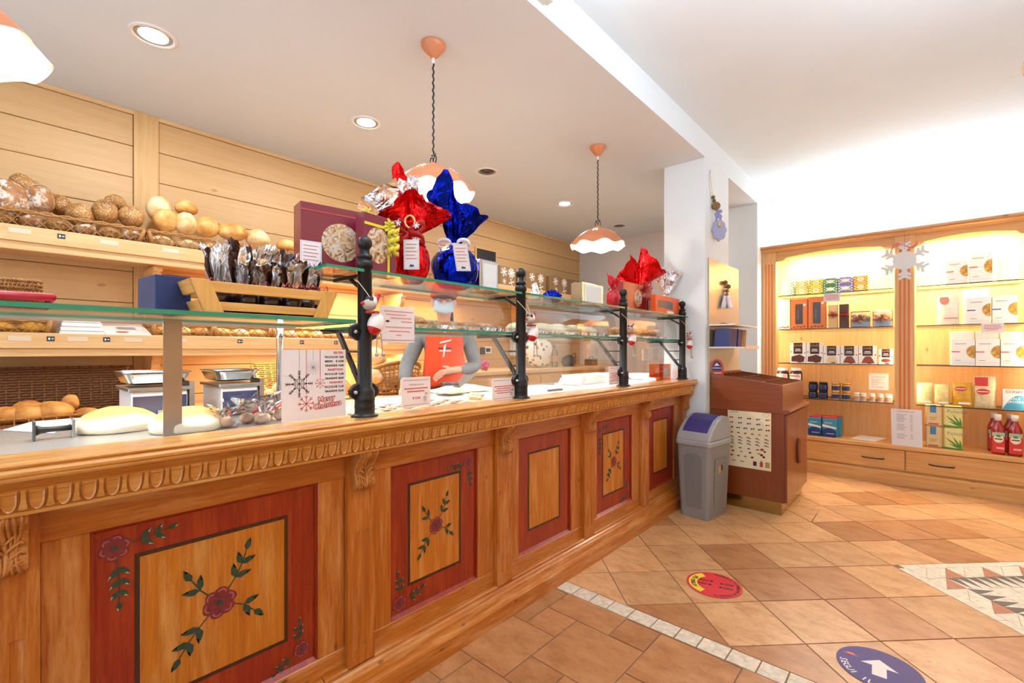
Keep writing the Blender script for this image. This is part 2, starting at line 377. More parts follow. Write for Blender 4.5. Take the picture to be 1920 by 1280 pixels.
# mosaic inset: travertine ground, terracotta triangles, grey sawtooth ring
M_MRED = mat('mosaic_terracotta', '#b5714c', .5, var=.2, vscale=30)
M_MGREY = mat('mosaic_grey', '#5c574d', .5, var=.15, vscale=30)
ML = MH_*math.sqrt(2); DD = Vector((1, 1)).normalized(); EE = Vector((1, -1)).normalized(); M0 = Vector((MX_, MY_))
def mz(u, v): p = M0+EE*(u*ML)+DD*(v*ML); return (p.x, p.y)
def mpoly(pts, m, nm): return tile([mz(*p) for p in pts], m, 0, nm, .0011)
for a in range(9):              # border
    for q in range(4):
        t0, t1 = .04+a*.92/9, .04+(a+1)*.92/9
        mpoly({0: [(t0, 0), (t1, 0), (t1, .05), (t0, .05)], 1: [(t0, .95), (t1, .95), (t1, 1), (t0, 1)], 2: [(0, t0), (.05, t0), (.05, t1), (0, t1)], 3: [(.95, t0), (1, t0), (1, t1), (.95, t1)]}[q], M_TRAV, 'mosaic_piece')
K = 8
for i in range(K):
    for j in range(K):
        s_ = .9/K; u0, v0 = .05+i*s_, .05+j*s_; ring = min(i, j, K-1-i, K-1-j)
        if ring == 0: 
            mpoly([(u0, v0), (u0+s_, v0), (u0, v0+s_)], M_TRAV, 'mosaic_piece'); mpoly([(u0+s_, v0), (u0+s_, v0+s_), (u0, v0+s_)], M_MRED if (i+j) % 2 else M_TRAV, 'mosaic_piece')
        elif ring == 1:
            for k in range(2):
                h = s_/2
                if i in (1, K-2):
                    y0 = v0+k*h
                    mpoly([(u0, y0), (u0+s_, y0+h/2), (u0, y0+h)], M_MGREY, 'mosaic_piece'); mpoly([(u0, y0), (u0+s_, y0), (u0+s_, y0+h/2)], M_TRAV, 'mosaic_piece'); mpoly([(u0+s_, y0+h/2), (u0+s_, y0+h), (u0, y0+h)], M_TRAV, 'mosaic_piece')
                else:
                    x0 = u0+k*h
                    mpoly([(x0, v0), (x0+h/2, v0+s_), (x0+h, v0)], M_MGREY, 'mosaic_piece'); mpoly([(x0, v0), (x0+h/2, v0+s_), (x0, v0+s_)], M_TRAV, 'mosaic_piece'); mpoly([(x0+h, v0), (x0+h, v0+s_), (x0+h/2, v0+s_)], M_TRAV, 'mosaic_piece')
        else:
            mpoly([(u0, v0), (u0+s_, v0), (u0+s_, v0+s_), (u0, v0+s_)], M_MRED if (i*3+j) % 5 == 0 else M_TRAV, 'mosaic_piece')
# ---- floor stickers
M_STB = mat('purple_sticker', '#463c78', .55); M_STR = mat('red_sticker', '#d3262e', .5); M_STY = mat('yellow_sticker', '#f0d33a', .5); M_STW = mat('white_sticker', '#efeae4', .55)
ZT = .0014
def sticker(name, label, c, r, m): 
    t = thing(name, label, 'sticker', (c[0], c[1], ZT))
    obj('disc', MB().prism(disc_pts(c[0], c[1], r, r, 48), 'z', ZT, ZT+.0008), m, t); return t
def arc_text(s_, size, c, r, a0, da, m, parent, inward=True):
    for k, ch in enumerate(s_):
        a = a0+da*k
        if ch == ' ': continue
        p = Vector((c[0]+r*math.cos(a), c[1]+r*math.sin(a), ZT+.001)); rad = Vector((math.cos(a), math.sin(a), 0)); tan = Vector((-rad.y, rad.x, 0))
        if inward: text(ch, size, p, tan, -rad, m, parent, 'letter', 'CENTER', bold=.0006)
        else: text(ch, size, p, -tan, rad, m, parent, 'letter', 'CENTER', bold=.0006)
t = sticker('floor_sticker', 'round purple floor sticker with a white arrow', (-.129, 2.25), .135, M_STB)
c_ = (-.129, 2.25)
Ydir = Vector((-.057, .998, 0)); Xdir = Vector((.998, .057, 0))      # printed arrow points away from the camera
printed('arrow', (c_[0], c_[1], ZT+.0008), Xdir, Ydir, [[(-.022, -.055), (.022, -.055), (.022, .01), (-.022, .01)], [(-.058, .01), (.058, .01), (0, .062)]], M_STW, t, .0004)
ya = math.atan2(Ydir.y, Ydir.x)
arc_text('SEGUI IL PERCORSO', .034, c_, .123, ya+PI-1.42, .17, M_STW, t, True)
printed('logo', (c_[0], c_[1], ZT+.0008), Xdir, Ydir, [disc_pts(-.09, .045, .014, .006, 10), [(-.112, .036), (-.066, .036), (-.066, .04), (-.112, .04)]], mat('orange_logo', '#d8643a', .5), t, .0004)
t = sticker('floor_sticker', 'round red floor sticker with black shoe prints and yellow band', (-.817, 2.485), .134, M_STR)
c_ = (-.817, 2.485); U_ = Vector((-.707, .707, 0)); V_ = Vector((-.707, -.707, 0)); U_, V_ = Vector((-.3, .954, 0)), Vector((-.954, -.3, 0))
a_ = math.atan2(V_.y, V_.x)
def arcband(r0, r1, a0, a1, n=18): return [(c_[0]+r0*math.cos(a0+(a1-a0)*i/n), c_[1]+r0*math.sin(a0+(a1-a0)*i/n)) for i in range(n+1)]+[(c_[0]+r1*math.cos(a1-(a1-a0)*i/n), c_[1]+r1*math.sin(a1-(a1-a0)*i/n)) for i in range(n+1)]
b = MB()
bp_ = arcband(.082, .122, a_-1.05, a_+1.05); n_ = 18
for i in range(n_): b.add([(*bp_[i], ZT+.0012), (*bp_[i+1], ZT+.0012), (*bp_[2*n_-i], ZT+.0012), (*bp_[2*n_+1-i], ZT+.0012)], [(0, 1, 2, 3)])
obj('yellow_band', b, M_STY, t)
arc_text('ATTENDI QUI', .03, c_, .091, a_+.55, -.112, M_BLACK, t, False)
arc_text("RISPETTA LA DISTANZA DI SICUREZZA", .02, c_, .122, a_+PI-1.5, .094, M_BLACK, t, True)
b = MB()
for (x, y, s_) in ((.03, -.02, 1), (-.01, -.028, 1), (.022, .045, -1), (-.02, .04, -1)):
    fw2 = V_*1; sd = U_
    def fp(u, v): p = Vector((c_[0], c_[1], 0))+U_*(x+u)+V_*(-y+v*s_); return (p.x, p.y, ZT+.0012)
    for k in range(5): b.add([fp(-.011, .006+k*.0062), fp(.011, .006+k*.0062), fp(.012, .0095+k*.0062), fp(-.012, .0095+k*.0062)], [(0, 1, 2, 3)])
    b.add([fp(q[0], q[1]) for q in disc_pts(0, -.008, .009, .009, 10)], [tuple(range(10))]); b.add([fp(q[0], q[1]) for q in disc_pts(0, .043, .008, .006, 10)], [tuple(range(10))])
obj('shoe_print', b, M_BLACK, t)['kind'] = 'stuff'
# ================================================================== WALLS AND CEILINGS
wl = struct(obj('wall_left', MB().box(XW-.14, XW-.02, -1.4, YF+.1, 0, ZS+.05), mat('wall_backing', '#9a6f42', .8)))
BAT = (.57, .70)
edges = [-1.4, -.75, .57]       # plank runs are split by the upright boards
zs = [ZS-.032-.2015*k for k in range(15)]
for (y0, y1) in ((-1.4, BAT[0]), (BAT[1], YF)):
    z = ZS-.03
    while z > .02:
        z0 = max(z-.2015, 0); obj('plank', MB().box(XW-.02, XW-R.uniform(0, .002), y0+.002, y1-.002, z0+.0018, z-.0018), M_PINEW, wl, bevel=.003); z = z0
obj('upright_board', MB().box(XW-.02, XW+.012, BAT[0], BAT[1], 0, ZS-.002), M_PINEV, wl, bevel=.003)
obj('ceiling_batten', MB().box(XW-.02, XW+.008, -1.4, BAT[0], ZS-.03, ZS-.004).box(XW-.02, XW+.008, BAT[1], YF, ZS-.03, ZS-.004), M_SHELF, wl)
struct(obj('wall_far', MB().box(XW-.1, XB-.34, YF, YF+.12, 0, ZS+.02), M_GREYW))
wb = struct(obj('wall_back', MB().box(XB-.34, 1.0, YW, YW+.12, 0, ZC+.05), M_WHITE))
struct(obj('wall_passage', MB().box(XB-.34, XB, YO, YW, 0, ZS), M_WHITE))
struct(obj('wall_right', MB().box(.82, .94, -1.4, 2.75, 0, 2.30).box(.82, .94, 2.75, YW+.1, 0, ZC+.05), M_WHITE))      # unseen gap added above the tall cabinet so light reaches beam and ceiling
struct(obj('pillar', MB().box(XB-.34, XB, YP0, YP1, 0, ZS), M_WHITE, bevel=.003))
c1 = struct(obj('ceiling_lower', MB().box(XW-.14, XB-.0005, -1.4, YW, ZS-.003, ZS+.06), M_SOFFIT))
struct(obj('trim_1', MB().box(XB-.34, XB, -1.4, YW, ZS-.0, ZC+.05), M_WHITE))['label'] = 'white downstand beam between the two ceiling heights'
struct(obj('ceiling', MB().box(XB, 1.0, -1.4, YW+.1, ZC, ZC+.08), M_WHITE))
# ---- tall cabinet beside the camera: only its cornice end reaches the picture
t = thing('tall_cabinet', 'tall pale wooden cabinet whose cornice pokes in at top right', 'cabinet', (.6, 1.2, 0))
obj('body', MB().box(.385, .80, -.9, 2.72, 0, 2.25), M_CAB, t)
obj('cornice', MB().prism([(.385, 2.25), (.345, 2.25), (.34, 2.275), (.325, 2.285), (.325, 2.33), (.318, 2.335), (.30, 2.345), (.296, 2.38), (.385, 2.38), (.80, 2.38), (.80, 2.25)], 'y', -.9, 2.80), M_CABX, t)
obj('unseen_top_tube', MB().lathe([(.013, -.7), (.013, 2.6)], (.60, 0, 2.394), 8, 'y'), mat('lit_white_tube', (.85, .97, 1.1, 1), .5, emit=10), t)  # unseen glowing tube, added to go with the uplight over this cabinet
obj('stripe', MB().box(.3215, .324, -.9, 2.801, 2.29, 2.302), M_STRIPE, t)
# ---- luminaire on the beam face
t = thing('wall_luminaire', 'long cream wall luminaire on the white ceiling beam', 'light fitting', (-1.25, .95, 2.8))
obj('housing', MB().prism([(-1.30, 2.80), (-1.255, 2.80), (-1.24, 2.83), (-1.24, 2.88), (-1.30, 2.88)], 'y', .2, 1.66), mat('cream_enamel', '#d9d4c4', .4), t)
obj('end_cap', MB().prism([(-1.30, 2.815), (-1.262, 2.815), (-1.25, 2.84), (-1.25, 2.87), (-1.30, 2.87)], 'y', 1.66, 1.69), mat('cream_enamel', '#d9d4c4', .4), t)
# ---- recessed downlights
M_LED = mat('lit_lens', (1, .97, .9, 1), .4, emit=9); M_REFL = mat('reflector', '#cfcfcf', .15, 1); M_DARKLENS = mat('dark_lens', '#6b6660', .2, .8)
def downlight(lit):
    t = thing('downlight', 'x', 'downlight', (0, 0, 0))
    obj('trim_ring', MB().lathe([(.098, 0), (.098, -.006), (.088, -.010), (.080, -.006), (.078, 0)], n=32), mat('white_enamel', '#ece7df', .4), t, smooth=True)
    obj('reflector', MB().lathe([(.078, -.003), (.060, -.004), (.058, -.002)], n=32), M_REFL, t, smooth=True)
    obj('lens', MB().lathe([(.060, -.0045), (.03, -.009), (.001, -.0095)], n=32), M_LED if lit else M_DARKLENS, t, smooth=True)
    return t
dl = downlight(True); doff = downlight(False)
LB = ['lit recessed downlight nearest the hanging lamp at top left', 'lit recessed downlight above the burgundy gift boxes', 'unlit recessed downlight just right of the middle pendant lamp', 'lit recessed downlight left of the farthest pendant lamp', 'unlit recessed downlight beyond the farthest pendant lamp']
for k in range(5):
    loc = (-2.81, .5+1.152*k, ZS)
    if k == 0: dl.location = loc; o = dl
    elif k == 2: doff.location = loc; o = doff
    else: o = dup(doff if k == 4 else dl, loc)
    o['label'] = LB[k]; o['group'] = 'recessed ceiling downlights'
# ---- pendant lamps: terracotta canopy, twisted flex, ring, scalloped shade whose inside carries the bulb's light as emission
M_TERRA = mat('glazed_terracotta', '#d2865a', .35, var=.06, vscale=14); M_GLOW = mat('shade_glow', (1, .86, .66, 1), .5, emit=3.0); M_BULB = mat('lit_bulb', (1, .85, .6, 1), .5, emit=14)
def pendant():
    t = thing('pendant_lamp', 'x', 'lamp', (0, 0, 0))
    obj('canopy', MB().lathe([(.06, 0), (.062, -.012), (.05, -.03), (.03, -.058), (.018, -.07), (.008, -.075)], n=24), M_TERRA, t, smooth=True)
    obj('cord_grip', MB().lathe([(.008, -.075), (.008, -.1), (.004, -.103)], n=10), mat('white_plastic', '#e8e6e2', .4), t)
    ZB = -.555
    pts = [(.0028*math.cos(k*1.1), .0028*math.sin(k*1.1), -.1+(ZB+.1)*k/70) for k in range(71)]
    obj('flex', MB().tube(pts, .0045, 6), mat('black_flex', '#2a2522', .6), t, smooth=True)
    b = MB(); b.tube([(.024*math.cos(a*PI/8), 0, ZB-.03+.024*math.sin(a*PI/8)) for a in range(16)], .003, 6, closed=True)
    b.tube([(-.018, 0, ZB-.002), (0, 0, ZB-.03), (.018, 0, ZB-.002)], .003, 6); b.tube([(0, 0, ZB-.03), (0, 0, ZB-.058)], .0035, 6)
    obj('hook_ring', b, mat('dark_bronze', '#3a3128', .4, .8), t, smooth=True)
    z0 = ZB-.05; n = 72
    def prof(u): return .022+.183*(u**.78), z0-.02-.118*(u**1.55)
    def shell(q, off, nu=12):
        def fn(a, v):
            ang = 2*PI*a; sc = math.cos(8*ang); u = v; r, z = prof(u); k = max(0, u-.3)/.7
            r *= 1+.03*sc*k*k; z -= (.020*(.5-.5*sc)+off)*k**3+off
            return ((r-off)*math.cos(ang), (r-off)*math.sin(ang), z)
        return MB().sheet(fn, n, nu)
    b = shell(1, 0); b.lathe([(.010, z0+.006), (.02, z0), (.024, z0-.010), (.021, z0-.021)], n=20)
    sh = obj('shade', b, M_TERRA, t, smooth=True); obj('lit_inside', shell(1, .0035), M_GLOW, sh, smooth=True)
    b = MB()
    for k in range(8):          # small pierced windows glowing through the dome
        for (da, u) in ((0, .30), (-.13, .36), (.13, .36), (0, .42), (-.11, .48), (.11, .48)):
            if k % 2: continue
            a = 2*PI*k/8+.39+da; r, z = prof(u); r2, z2 = prof(u+.02); p = Vector((r*math.cos(a), r*math.sin(a), z)); tn = Vector((-math.sin(a), math.cos(a), 0)); dn = (Vector((r2*math.cos(a), r2*math.sin(a), z2))-p).normalized(); w = tn.cross(dn); w = w if w.z > 0 else -w; p += w*.003
            b.add([p-tn*.005-dn*.004, p+tn*.005-dn*.004, p+tn*.005+dn*.004, p-tn*.005+dn*.004], [(0, 1, 2, 3)])
    o = obj('pierced_window', b, M_GLOW, sh); o['kind'] = 'stuff'
    obj('bulb', MB().ball((0, 0, z0-.12), .026, 14, 9), M_BULB, t, smooth=True)
    return t
pl = pendant()
LBP = ['terracotta and white scalloped pendant lamp cut off at top left', 'scalloped pendant lamp hanging behind the blue foil gift', 'scalloped pendant lamp farthest along the counter near the pillar']
for k in range(3):
    loc = (-1.84, -.11+1.565*k, ZS); o = pl if k == 0 else dup(pl, loc); o.location = loc; o['label'] = LBP[k]; o['group'] = 'pendant lamps over the counter'
# ================================================================== SERVICE COUNTER
ctr = thing('service_counter', 'long carved pine bakery counter with red panels and painted flowers', 'counter', (-1.5, 1.6, 0))
YC0, YC1 = -.75, 3.742
obj('carcass', MB().box(-2.27, -1.50, YC0, YC1, .02, .955), M_CTR, ctr)
PIL = [(-.05, .058), (.782, .883), (1.51, 1.61), (2.23, 2.335), (2.95, 3.05), (3.66, 3.74)]
PAN = [(.142, .69), (.965, 1.41), (1.685, 2.13), (2.40, 2.85), (3.11, 3.54)]
ZB0, ZB1 = .213, .79
XF = -1.468                      # face of the frame
rails = obj('rail', MB().box(-1.50, XF, YC0, YC1, .13, ZB0), M_CTRY, ctr, bevel=.002)
obj('rail', MB().box(-1.50, XF, YC0, YC1, ZB1, .895), M_CTRY, ctr, bevel=.002)
prev = YC0
st = []
cuts = sorted([e for p in PIL for e in p])
seq = [YC0]+[e for p in PAN for e in p]+[YC1]
for a, b_ in zip(seq[0::2], seq[1::2]):        # stiles between the panels, split at the pilasters
    pts = [a]+[e for p in PIL for e in p if a < e < b_]+[b_]
    for y0, y1 in zip(pts[:-1], pts[1:]):
        if y1-y0 > .008 and not any(abs(p[0]-y0) < .002 and abs(p[1]-y1) < .002 for p in PIL): obj('stile', MB().box(-1.50, XF, y0+.0006, y1-.0006, ZB0, ZB1), M_CTR, ctr, bevel=.002)
# fluted pilasters
def pilaster(y0, y1):
    w = y1-y0; x = -1.446; poly = [(-1.50, y0), (x, y0)]
    for c in (.32, .68):
        cy = y0+w*c; r = .011
        poly += [(x-.005*math.sin(PI*k/6), cy-r*math.cos(PI*k/6)) for k in range(7)]
    poly += [(x, y1), (-1.50, y1)]
    b = MB().prism(poly, 'z', .2, .60); b.box(-1.50, x, y0, y1, .60, .9); b.box(-1.50, x, y0, y1, .14, .2)
    o = obj('pilaster', b, M_CTR, ctr); return o
for p in PIL: pilaster(*p)
# plinth
PLP = [(-1.408, 0), (-1.408, .07), (-1.412, .078), (-1.420, .082), (-1.424, .088), (-1.431, .112), (-1.436, .118), (-1.440, .126), (-1.446, .132), (-1.446, .143), (-1.45, .148), (-1.50, .148), (-1.50, 0)]
obj('plinth', MB().prism(PLP, 'y', YC0, .70), M_CTRY, ctr); obj('plinth', MB().prism(PLP, 'y', .703, YC1), M_CTRY, ctr)
# ledge and cornice
def roundpoly(): 
    return [(-1.498, .955), (-1.498, .992), (-1.372, .993), (-1.362, .992), (-1.357, .988), (-1.358, .984), (-1.361, .982), (-1.356, .979), (-1.352, .974), (-1.352, .968), (-1.356, .965), (-1.353, .962), (-1.355, .957), (-1.362, .953), (-1.37, .952)]
obj('ledge', MB().prism(roundpoly(), 'y', YC0, YC1), M_LEDGE, ctr)
crn = obj('cornice', MB().prism([(-1.50, .952), (-1.37, .952), (-1.378, .949), (-1.383, .943), (-1.379, .939), (-1.372, .937), (-1.376, .934), (-1.390, .889), (-1.382, .887), (-1.384, .880), (-1.50, .880)], 'y', YC0, YC1-.0), M_LEDGE, ctr)
# egg-and-tongue row: one lappet mesh, copied
def lappet():
    b = MB(); n = 10; pts = []
    # plane leans from (-1.374,.934) to (-1.402,.890)
    def P(u, v, h): return Vector((-1.376-.014*v+h*.95, u, .935-.046*v-h*.30))
    out = [(-.0125, 0), (.0125, 0)]+[(.0125*math.cos(a)*(1 if a < PI/2 else 1), .45+.52*math.sin(a)) for a in [PI*k/n for k in range(n+1)]]
    out = [(-.0125, .02), (.0125, .02), (.0128, .4)]+[(.0128*math.cos(PI*k/8), .4+.57*math.sin(PI*k/8)) for k in range(1, 8)]+[(-.0128, .4)]
    inn = [(.007*math.cos(2*PI*k/10), .45+.34*math.sin(2*PI*k/10)) for k in range(10)]
    N_ = len(out); vs_ = [P(u, v, 0) for u, v in out]+[P(u*.86, .05+v*.91, .0085) for u, v in out]+[P(u*.60, .16+v*.74, .0055) for u, v in out]
    fs = [(i, (i+1) % N_, N_+(i+1) % N_, N_+i) for i in range(N_)]+[(N_+i, N_+(i+1) % N_, 2*N_+(i+1) % N_, 2*N_+i) for i in range(N_)]+[tuple(range(2*N_, 3*N_))]
    return b.add(vs_, fs)
def tongue():
    def P(u, v, h): return Vector((-1.376-.014*v+h*.95, u, .935-.046*v-h*.30))
    b = MB(); L_ = [(-.005, .03), (.005, .03), (.0055, .5), (.0095, .9), (0, .97), (-.0095, .9), (-.0055, .5)]; N_ = len(L_)
    vs_ = [P(u, v, 0) for u, v in L_]+[P(u*.7, .04+v*.93, .006) for u, v in L_]
    return b.add(vs_, [(i, (i+1) % N_, N_+(i+1) % N_, N_+i) for i in range(N_)]+[tuple(range(N_, 2*N_))])
lp0 = obj('lappet', lappet(), M_LEDGE, crn, smooth=False); tg0 = obj('tongue', tongue(), M_LEDGE, crn)
k = 0
y = -.27
first = True
while y < YC1-.015:
    if first: lp0.location.y += y; tg0.location.y += y+.02; first = False
    else:
        a = lp0.copy(); COL.objects.link(a); a.location.y = y; b_ = tg0.copy(); COL.objects.link(b_); b_.location.y = y+.02
    y += .0401
# consoles with acanthus carving
def console(yc):
    w = .036; prof = [(-1.446, .882), (-1.392, .882), (-1.391, .872), (-1.398, .858), (-1.414, .840), (-1.424, .822), (-1.426, .802), (-1.420, .786), (-1.416, .770), (-1.420, .756), (-1.430, .748), (-1.446, .746)]
    o = obj('console', MB().prism(prof, 'y', yc-w, yc+w), M_CARVE, ctr, bevel=.002)
    f = prof[1:-1]; b = MB()
    for k, off in enumerate((-.026, -.017, -.009, 0, .009, .017, .026)):
        pts = []
        for i, (x, z) in enumerate(f):
            q = i/(len(f)-1); pts.append((x+.0015, yc+off*(1-.25*math.sin(PI*q))+.004*math.sin(q*7+k), z))
        b.tube(pts, .0032 if k != 3 else .0048, 5)
    for k in range(4):
        for s_ in (-1, 1):
            z = .775+.02*k; x = -1.4185-.001*k
            b.tube([(x, yc, z-.02), (x+.003, yc+s_*.012, z-.006), (x+.001, yc+s_*.024, z+.002), (x-.002, yc+s_*.03, z-.006)], .0034, 5)
    obj('acanthus_carving', b, M_CARVE, o, smooth=True)
for p in PIL[:5]: console((p[0]+p[1])/2)
console(3.70)
# painted panels
M_PET = mat('painted_petal', '#7d2a2e', .5, var=.3, vscale=120); M_PETL = mat('painted_petal_light', '#a85a58', .5, var=.2, vscale=120); M_LEAF = mat('painted_leaf', '#2f4733', .5, var=.3, vscale=90); M_LEAFL = mat('painted_leaf_highlight', '#a9ad93', .5)
def leafpoly(x, y, a, L, wd):
    ca, sa = math.cos(a), math.sin(a); pts = [(0, 0), (.3*L, wd), (.65*L, wd*.8), (L, 0), (.65*L, -wd*.55), (.3*L, -wd*.8)]
    return [(x+p[0]*ca-p[1]*sa, y+p[0]*sa+p[1]*ca) for p in pts]
def flower(panel, o, s, sprays, big=True):
    U, V = (0, 1, 0), (0, 0, 1); pet = []; lt = []; lf = []; hl = []; stem = []
    for k in range(6):
        a = k*PI/3+.3; ca, sa = math.cos(a), math.sin(a); pet.append([(.58*s*ca+.46*s*math.cos(b_)*(1+.12*math.cos(3*b_)), .58*s*sa+.46*s*math.sin(b_)) for b_ in [2*PI*i/14 for i in range(14)]])
        lt.append([(.62*s*ca+.30*s*math.cos(b_), .62*s*sa+.30*s*math.sin(b_)) for b_ in [a-1.3+2.6*i/7 for i in range(8)]]+[(.62*s*ca+.19*s*math.cos(b_), .62*s*sa+.19*s*math.sin(b_)) for b_ in [a+1.3-2.6*i/7 for i in range(8)]])
    for (a, n, bend) in sprays:
        x, y = .75*s*math.cos(a), .75*s*math.sin(a); d = a
        for k in range(n):
            x2, y2 = x+.9*s*math.cos(d), y+.9*s*math.sin(d); nx, ny = -math.sin(d)*.04*s, math.cos(d)*.04*s
            stem.append([(x-nx, y-ny), (x2-nx, y2-ny), (x2+nx, y2+ny), (x+nx, y+ny)])
            x, y = x2, y2; L = s*(1.05-.1*k)
            for sg in ((1, -1) if k < n-1 else (0,)):
                la = d+sg*.75; lf.append(leafpoly(x, y, la, L, .24*s)); lp = leafpoly(x, y, la, L, .24*s); hl.append([lp[3], lp[4], ((lp[4][0]*.6+lp[2][0]*.4), (lp[4][1]*.6+lp[2][1]*.4))])
            d += bend
    printed('painted_spray', o, U, V, stem+lf, M_LEAF, panel, .0008)['kind'] = 'stuff'; printed('leaf_highlight', o, U, V, hl, M_LEAFL, panel, .0010)['kind'] = 'stuff'
    printed('painted_petals', o, U, V, pet, M_PET, panel, .0012)['kind'] = 'stuff'; printed('petal_highlight', o, U, V, lt, M_PETL, panel, .0014)['kind'] = 'stuff'; printed('flower_eye', o, U, V, [disc_pts(0, 0, .2*s, .2*s, 8)], M_LEAF, panel, .0016)
for i, (y0, y1) in enumerate(PAN):
    p = obj('panel', MB().box(-1.50, -1.482, y0+.0006, y1-.0006, ZB0, ZB1), M_RED, ctr)
    obj('panel_bead', MB().prism([(-1.482, ZB0), (-1.470, ZB0), (-1.482, ZB0+.012)], 'y', y0, y1).prism([(-1.482, ZB1), (-1.470, ZB1), (-1.482, ZB1-.01)], 'y', y0, y1).box(-1.482, -1.474, y0, y0+.006, ZB0, ZB1).box(-1.482, -1.474, y1-.006, y1, ZB0, ZB1), M_RED, p)
    a, c = y0+.083, y1-.09; z0, z1 = .312, .708
    for nm, q in (('painted_line', 0), ('painted_field', 1)):
        e = .011*q; obj(nm, MB().box(-1.482, -1.4814+.0003*q, a+e, c-e, z0+e, z1-e), M_INSET if q else M_LINE, p)
    if i in (0, 1, 3):
        cy, cz = (a+c)/2, (z0+z1)/2+(.0 if i else .0); s = .042 if i == 0 else .034
        X0 = -1.481
        flower(p, (X0, cy, cz), s, [(.95, 3, .15), (2.3, 2, -.2), (-.45, 2, -.35), (-2.35, 3, .1)])
        tl = (y0+.045, .735); tr = (y1-.045, .735); bl = (y0+.045, .262); br = (y1-.048, .268); s2 = .025
        if i in (0, 3):
            flower(p, (X0, *tl), s2*1.25, [(.12, 3, .06), (-1.45, 4, -.05)]); flower(p, (X0, *br), s2, [(1.75, 3, -.12), (3.5, 3, .1)])
        else:
            flower(p, (X0, *tr), s2*1.1, [(-1.5, 3, .05), (3.3, 3, -.1)]); flower(p, (X0, *bl), s2*1.2, [(1.55, 3, .08), (.1, 3, .15)])
# ================================================================== GLASS DISPLAY ON THE COUNTER
dsp = thing('display_case', 'glass pastry display with black iron posts on the counter', 'display case', (-1.75, 1.6, .955))
XPOST = -1.452; PY = [.848, 1.68, 2.695, 3.67]
PROF = [(.046, .992), (.046, .997), (.036, 1.0), (.034, 1.004), (.034, 1.022), (.0355, 1.026), (.034, 1.030), (.034, 1.048), (.0355, 1.052), (.034, 1.056), (.0335, 1.078), (.029, 1.088), (.0245, 1.094), (.0240, 1.506), (.0255, 1.507), (.0290, 1.514), (.0290, 1.524), (.0255, 1.531), (.0205, 1.533), (.0205, 1.539), (.0255, 1.541), (.0265, 1.546), (.0255, 1.551), (.0175, 1.554), (.0165, 1.575)]
def post(y):
    p = obj('post', MB().lathe(PROF, (XPOST, y, 0), 24), M_IRON, dsp, smooth=True)
    b = MB().ball((XPOST, y, 1.594), .0255, 18, 12); obj('finial', b, M_IRON, p, smooth=True)
    for z in (1.285, 1.078):
        b = MB(); b.prism([(y+.056*math.cos(2*PI*k/24), z+.034*math.sin(2*PI*k/24)) for k in range(24)], 'x', XPOST-.016, XPOST+.004)
        obj('clamp', b, M_IRON, p, bevel=.003)
        for s_ in (-1,):
            b = MB().lathe([(.0065, 0), (.0065, .014), (.004, .017)], (0, 0, 0), 12, 'x'); b.xf(Matrix.Translation((XPOST+.004, y+s_*.042, z))); 
            obj('clamp_screw', b, M_STEEL, p, smooth=True)
    # upper bracket
    b = MB().box(XPOST-.21, XPOST, y-.009, y+.009, 1.478, 1.490); b.tube([(XPOST-.10, y, 1.48), (XPOST-.02, y, 1.435)], .007, 4)
    obj('upper_bracket', b, M_IRON, p)
    # lower bracket: arm with cross plate, long strut and two tie bars
    b = MB().box(XPOST-.30, XPOST, y-.007, y+.007, 1.285, 1.297); b.box(XPOST-.235, XPOST-.205, y-.06, y+.06, 1.291, 1.299)
    b.add(hexa((XPOST-.20, y-.006, 1.292), (.024, 0, 0), (0, .012, 0), (.185, 0, -.225)).v, hexa((0, 0, 0), (1, 0, 0), (0, 1, 0), (0, 0, 1)).f)
    b.box(XPOST-.14, XPOST, y-.004, y+.004, 1.213, 1.221); b.box(XPOST-.085, XPOST, y-.004, y+.004, 1.142, 1.150)
    obj('lower_bracket', b, M_IRON, p)
for y in PY: post(y)
def glass_slab(name, x0, x1, y0, y1, z0, z1, parent, me=None):
    b = MB().box(x0, x1, y0, y1, z0, z1); b.m = [0, 0, 1, 1, 1, 1]
    return obj(name, b, [M_GLASS, M_GLASSE], parent)
glass_slab('upper_shelf', -1.73, -1.432, .70, 3.735, 1.491, 1.501, dsp)
glass_slab('left_shelf', -1.86, -1.432, -.75, .805, 1.313, 1.325, dsp)
glass_slab('middle_shelf', -1.80, -1.475, .87, 3.735, 1.300, 1.310, dsp)
def pane(y0, y1, z0, z1, x=-1.472, name='front_pane'):
    b = MB().box(x-.003, x+.003, y0, y1, z0, z1); return obj(name, b, M_PANE, dsp)
pane(-.75, .812, .993, 1.290); pane(.885, 1.648, .993, 1.292); pane(1.712, 2.662, .993, 1.292); pane(2.728, 3.64, .993, 1.292)
for y0, y1 in ((.88, 1.648), (1.712, 2.662), (2.728, 3.64)):
    b = MB(); n = 6
    pts = [(-1.479-.05*math.sin(PI*.5*k/n)*0-.03*(k/n)**2, 1.32+.165*k/n) for k in range(n+1)]
    poly = pts+[(x-.005, z) for x, z in pts[::-1]]
    obj('upper_pane', b.prism(poly, 'y', y0, y1), M_PANE, dsp, smooth=False)
M_DECK = mat('steel_deck', '#b4b4b3', .38, .8)
obj('deck', MB().box(-2.25, -1.499, YC0, YC1, .955, .963), M_DECK, dsp)
obj('deck_lip', MB().box(-1.515, -1.499, YC0, YC1, .963, .990), M_STEEL, dsp)
obj('upright_plate', MB().box(-1.70, -1.695, .325, .372, .963, 1.313), mat('satin_steel', '#b8aca6', .32, .9), dsp)
obj('support_tube', MB().lathe([(.012, .963), (.012, 1.262), (.0135, 1.264), (.0135, 1.275), (.012, 1.277), (.012, 1.313)], (-1.80, .70, 0), 14), M_CHROME, dsp, smooth=True)
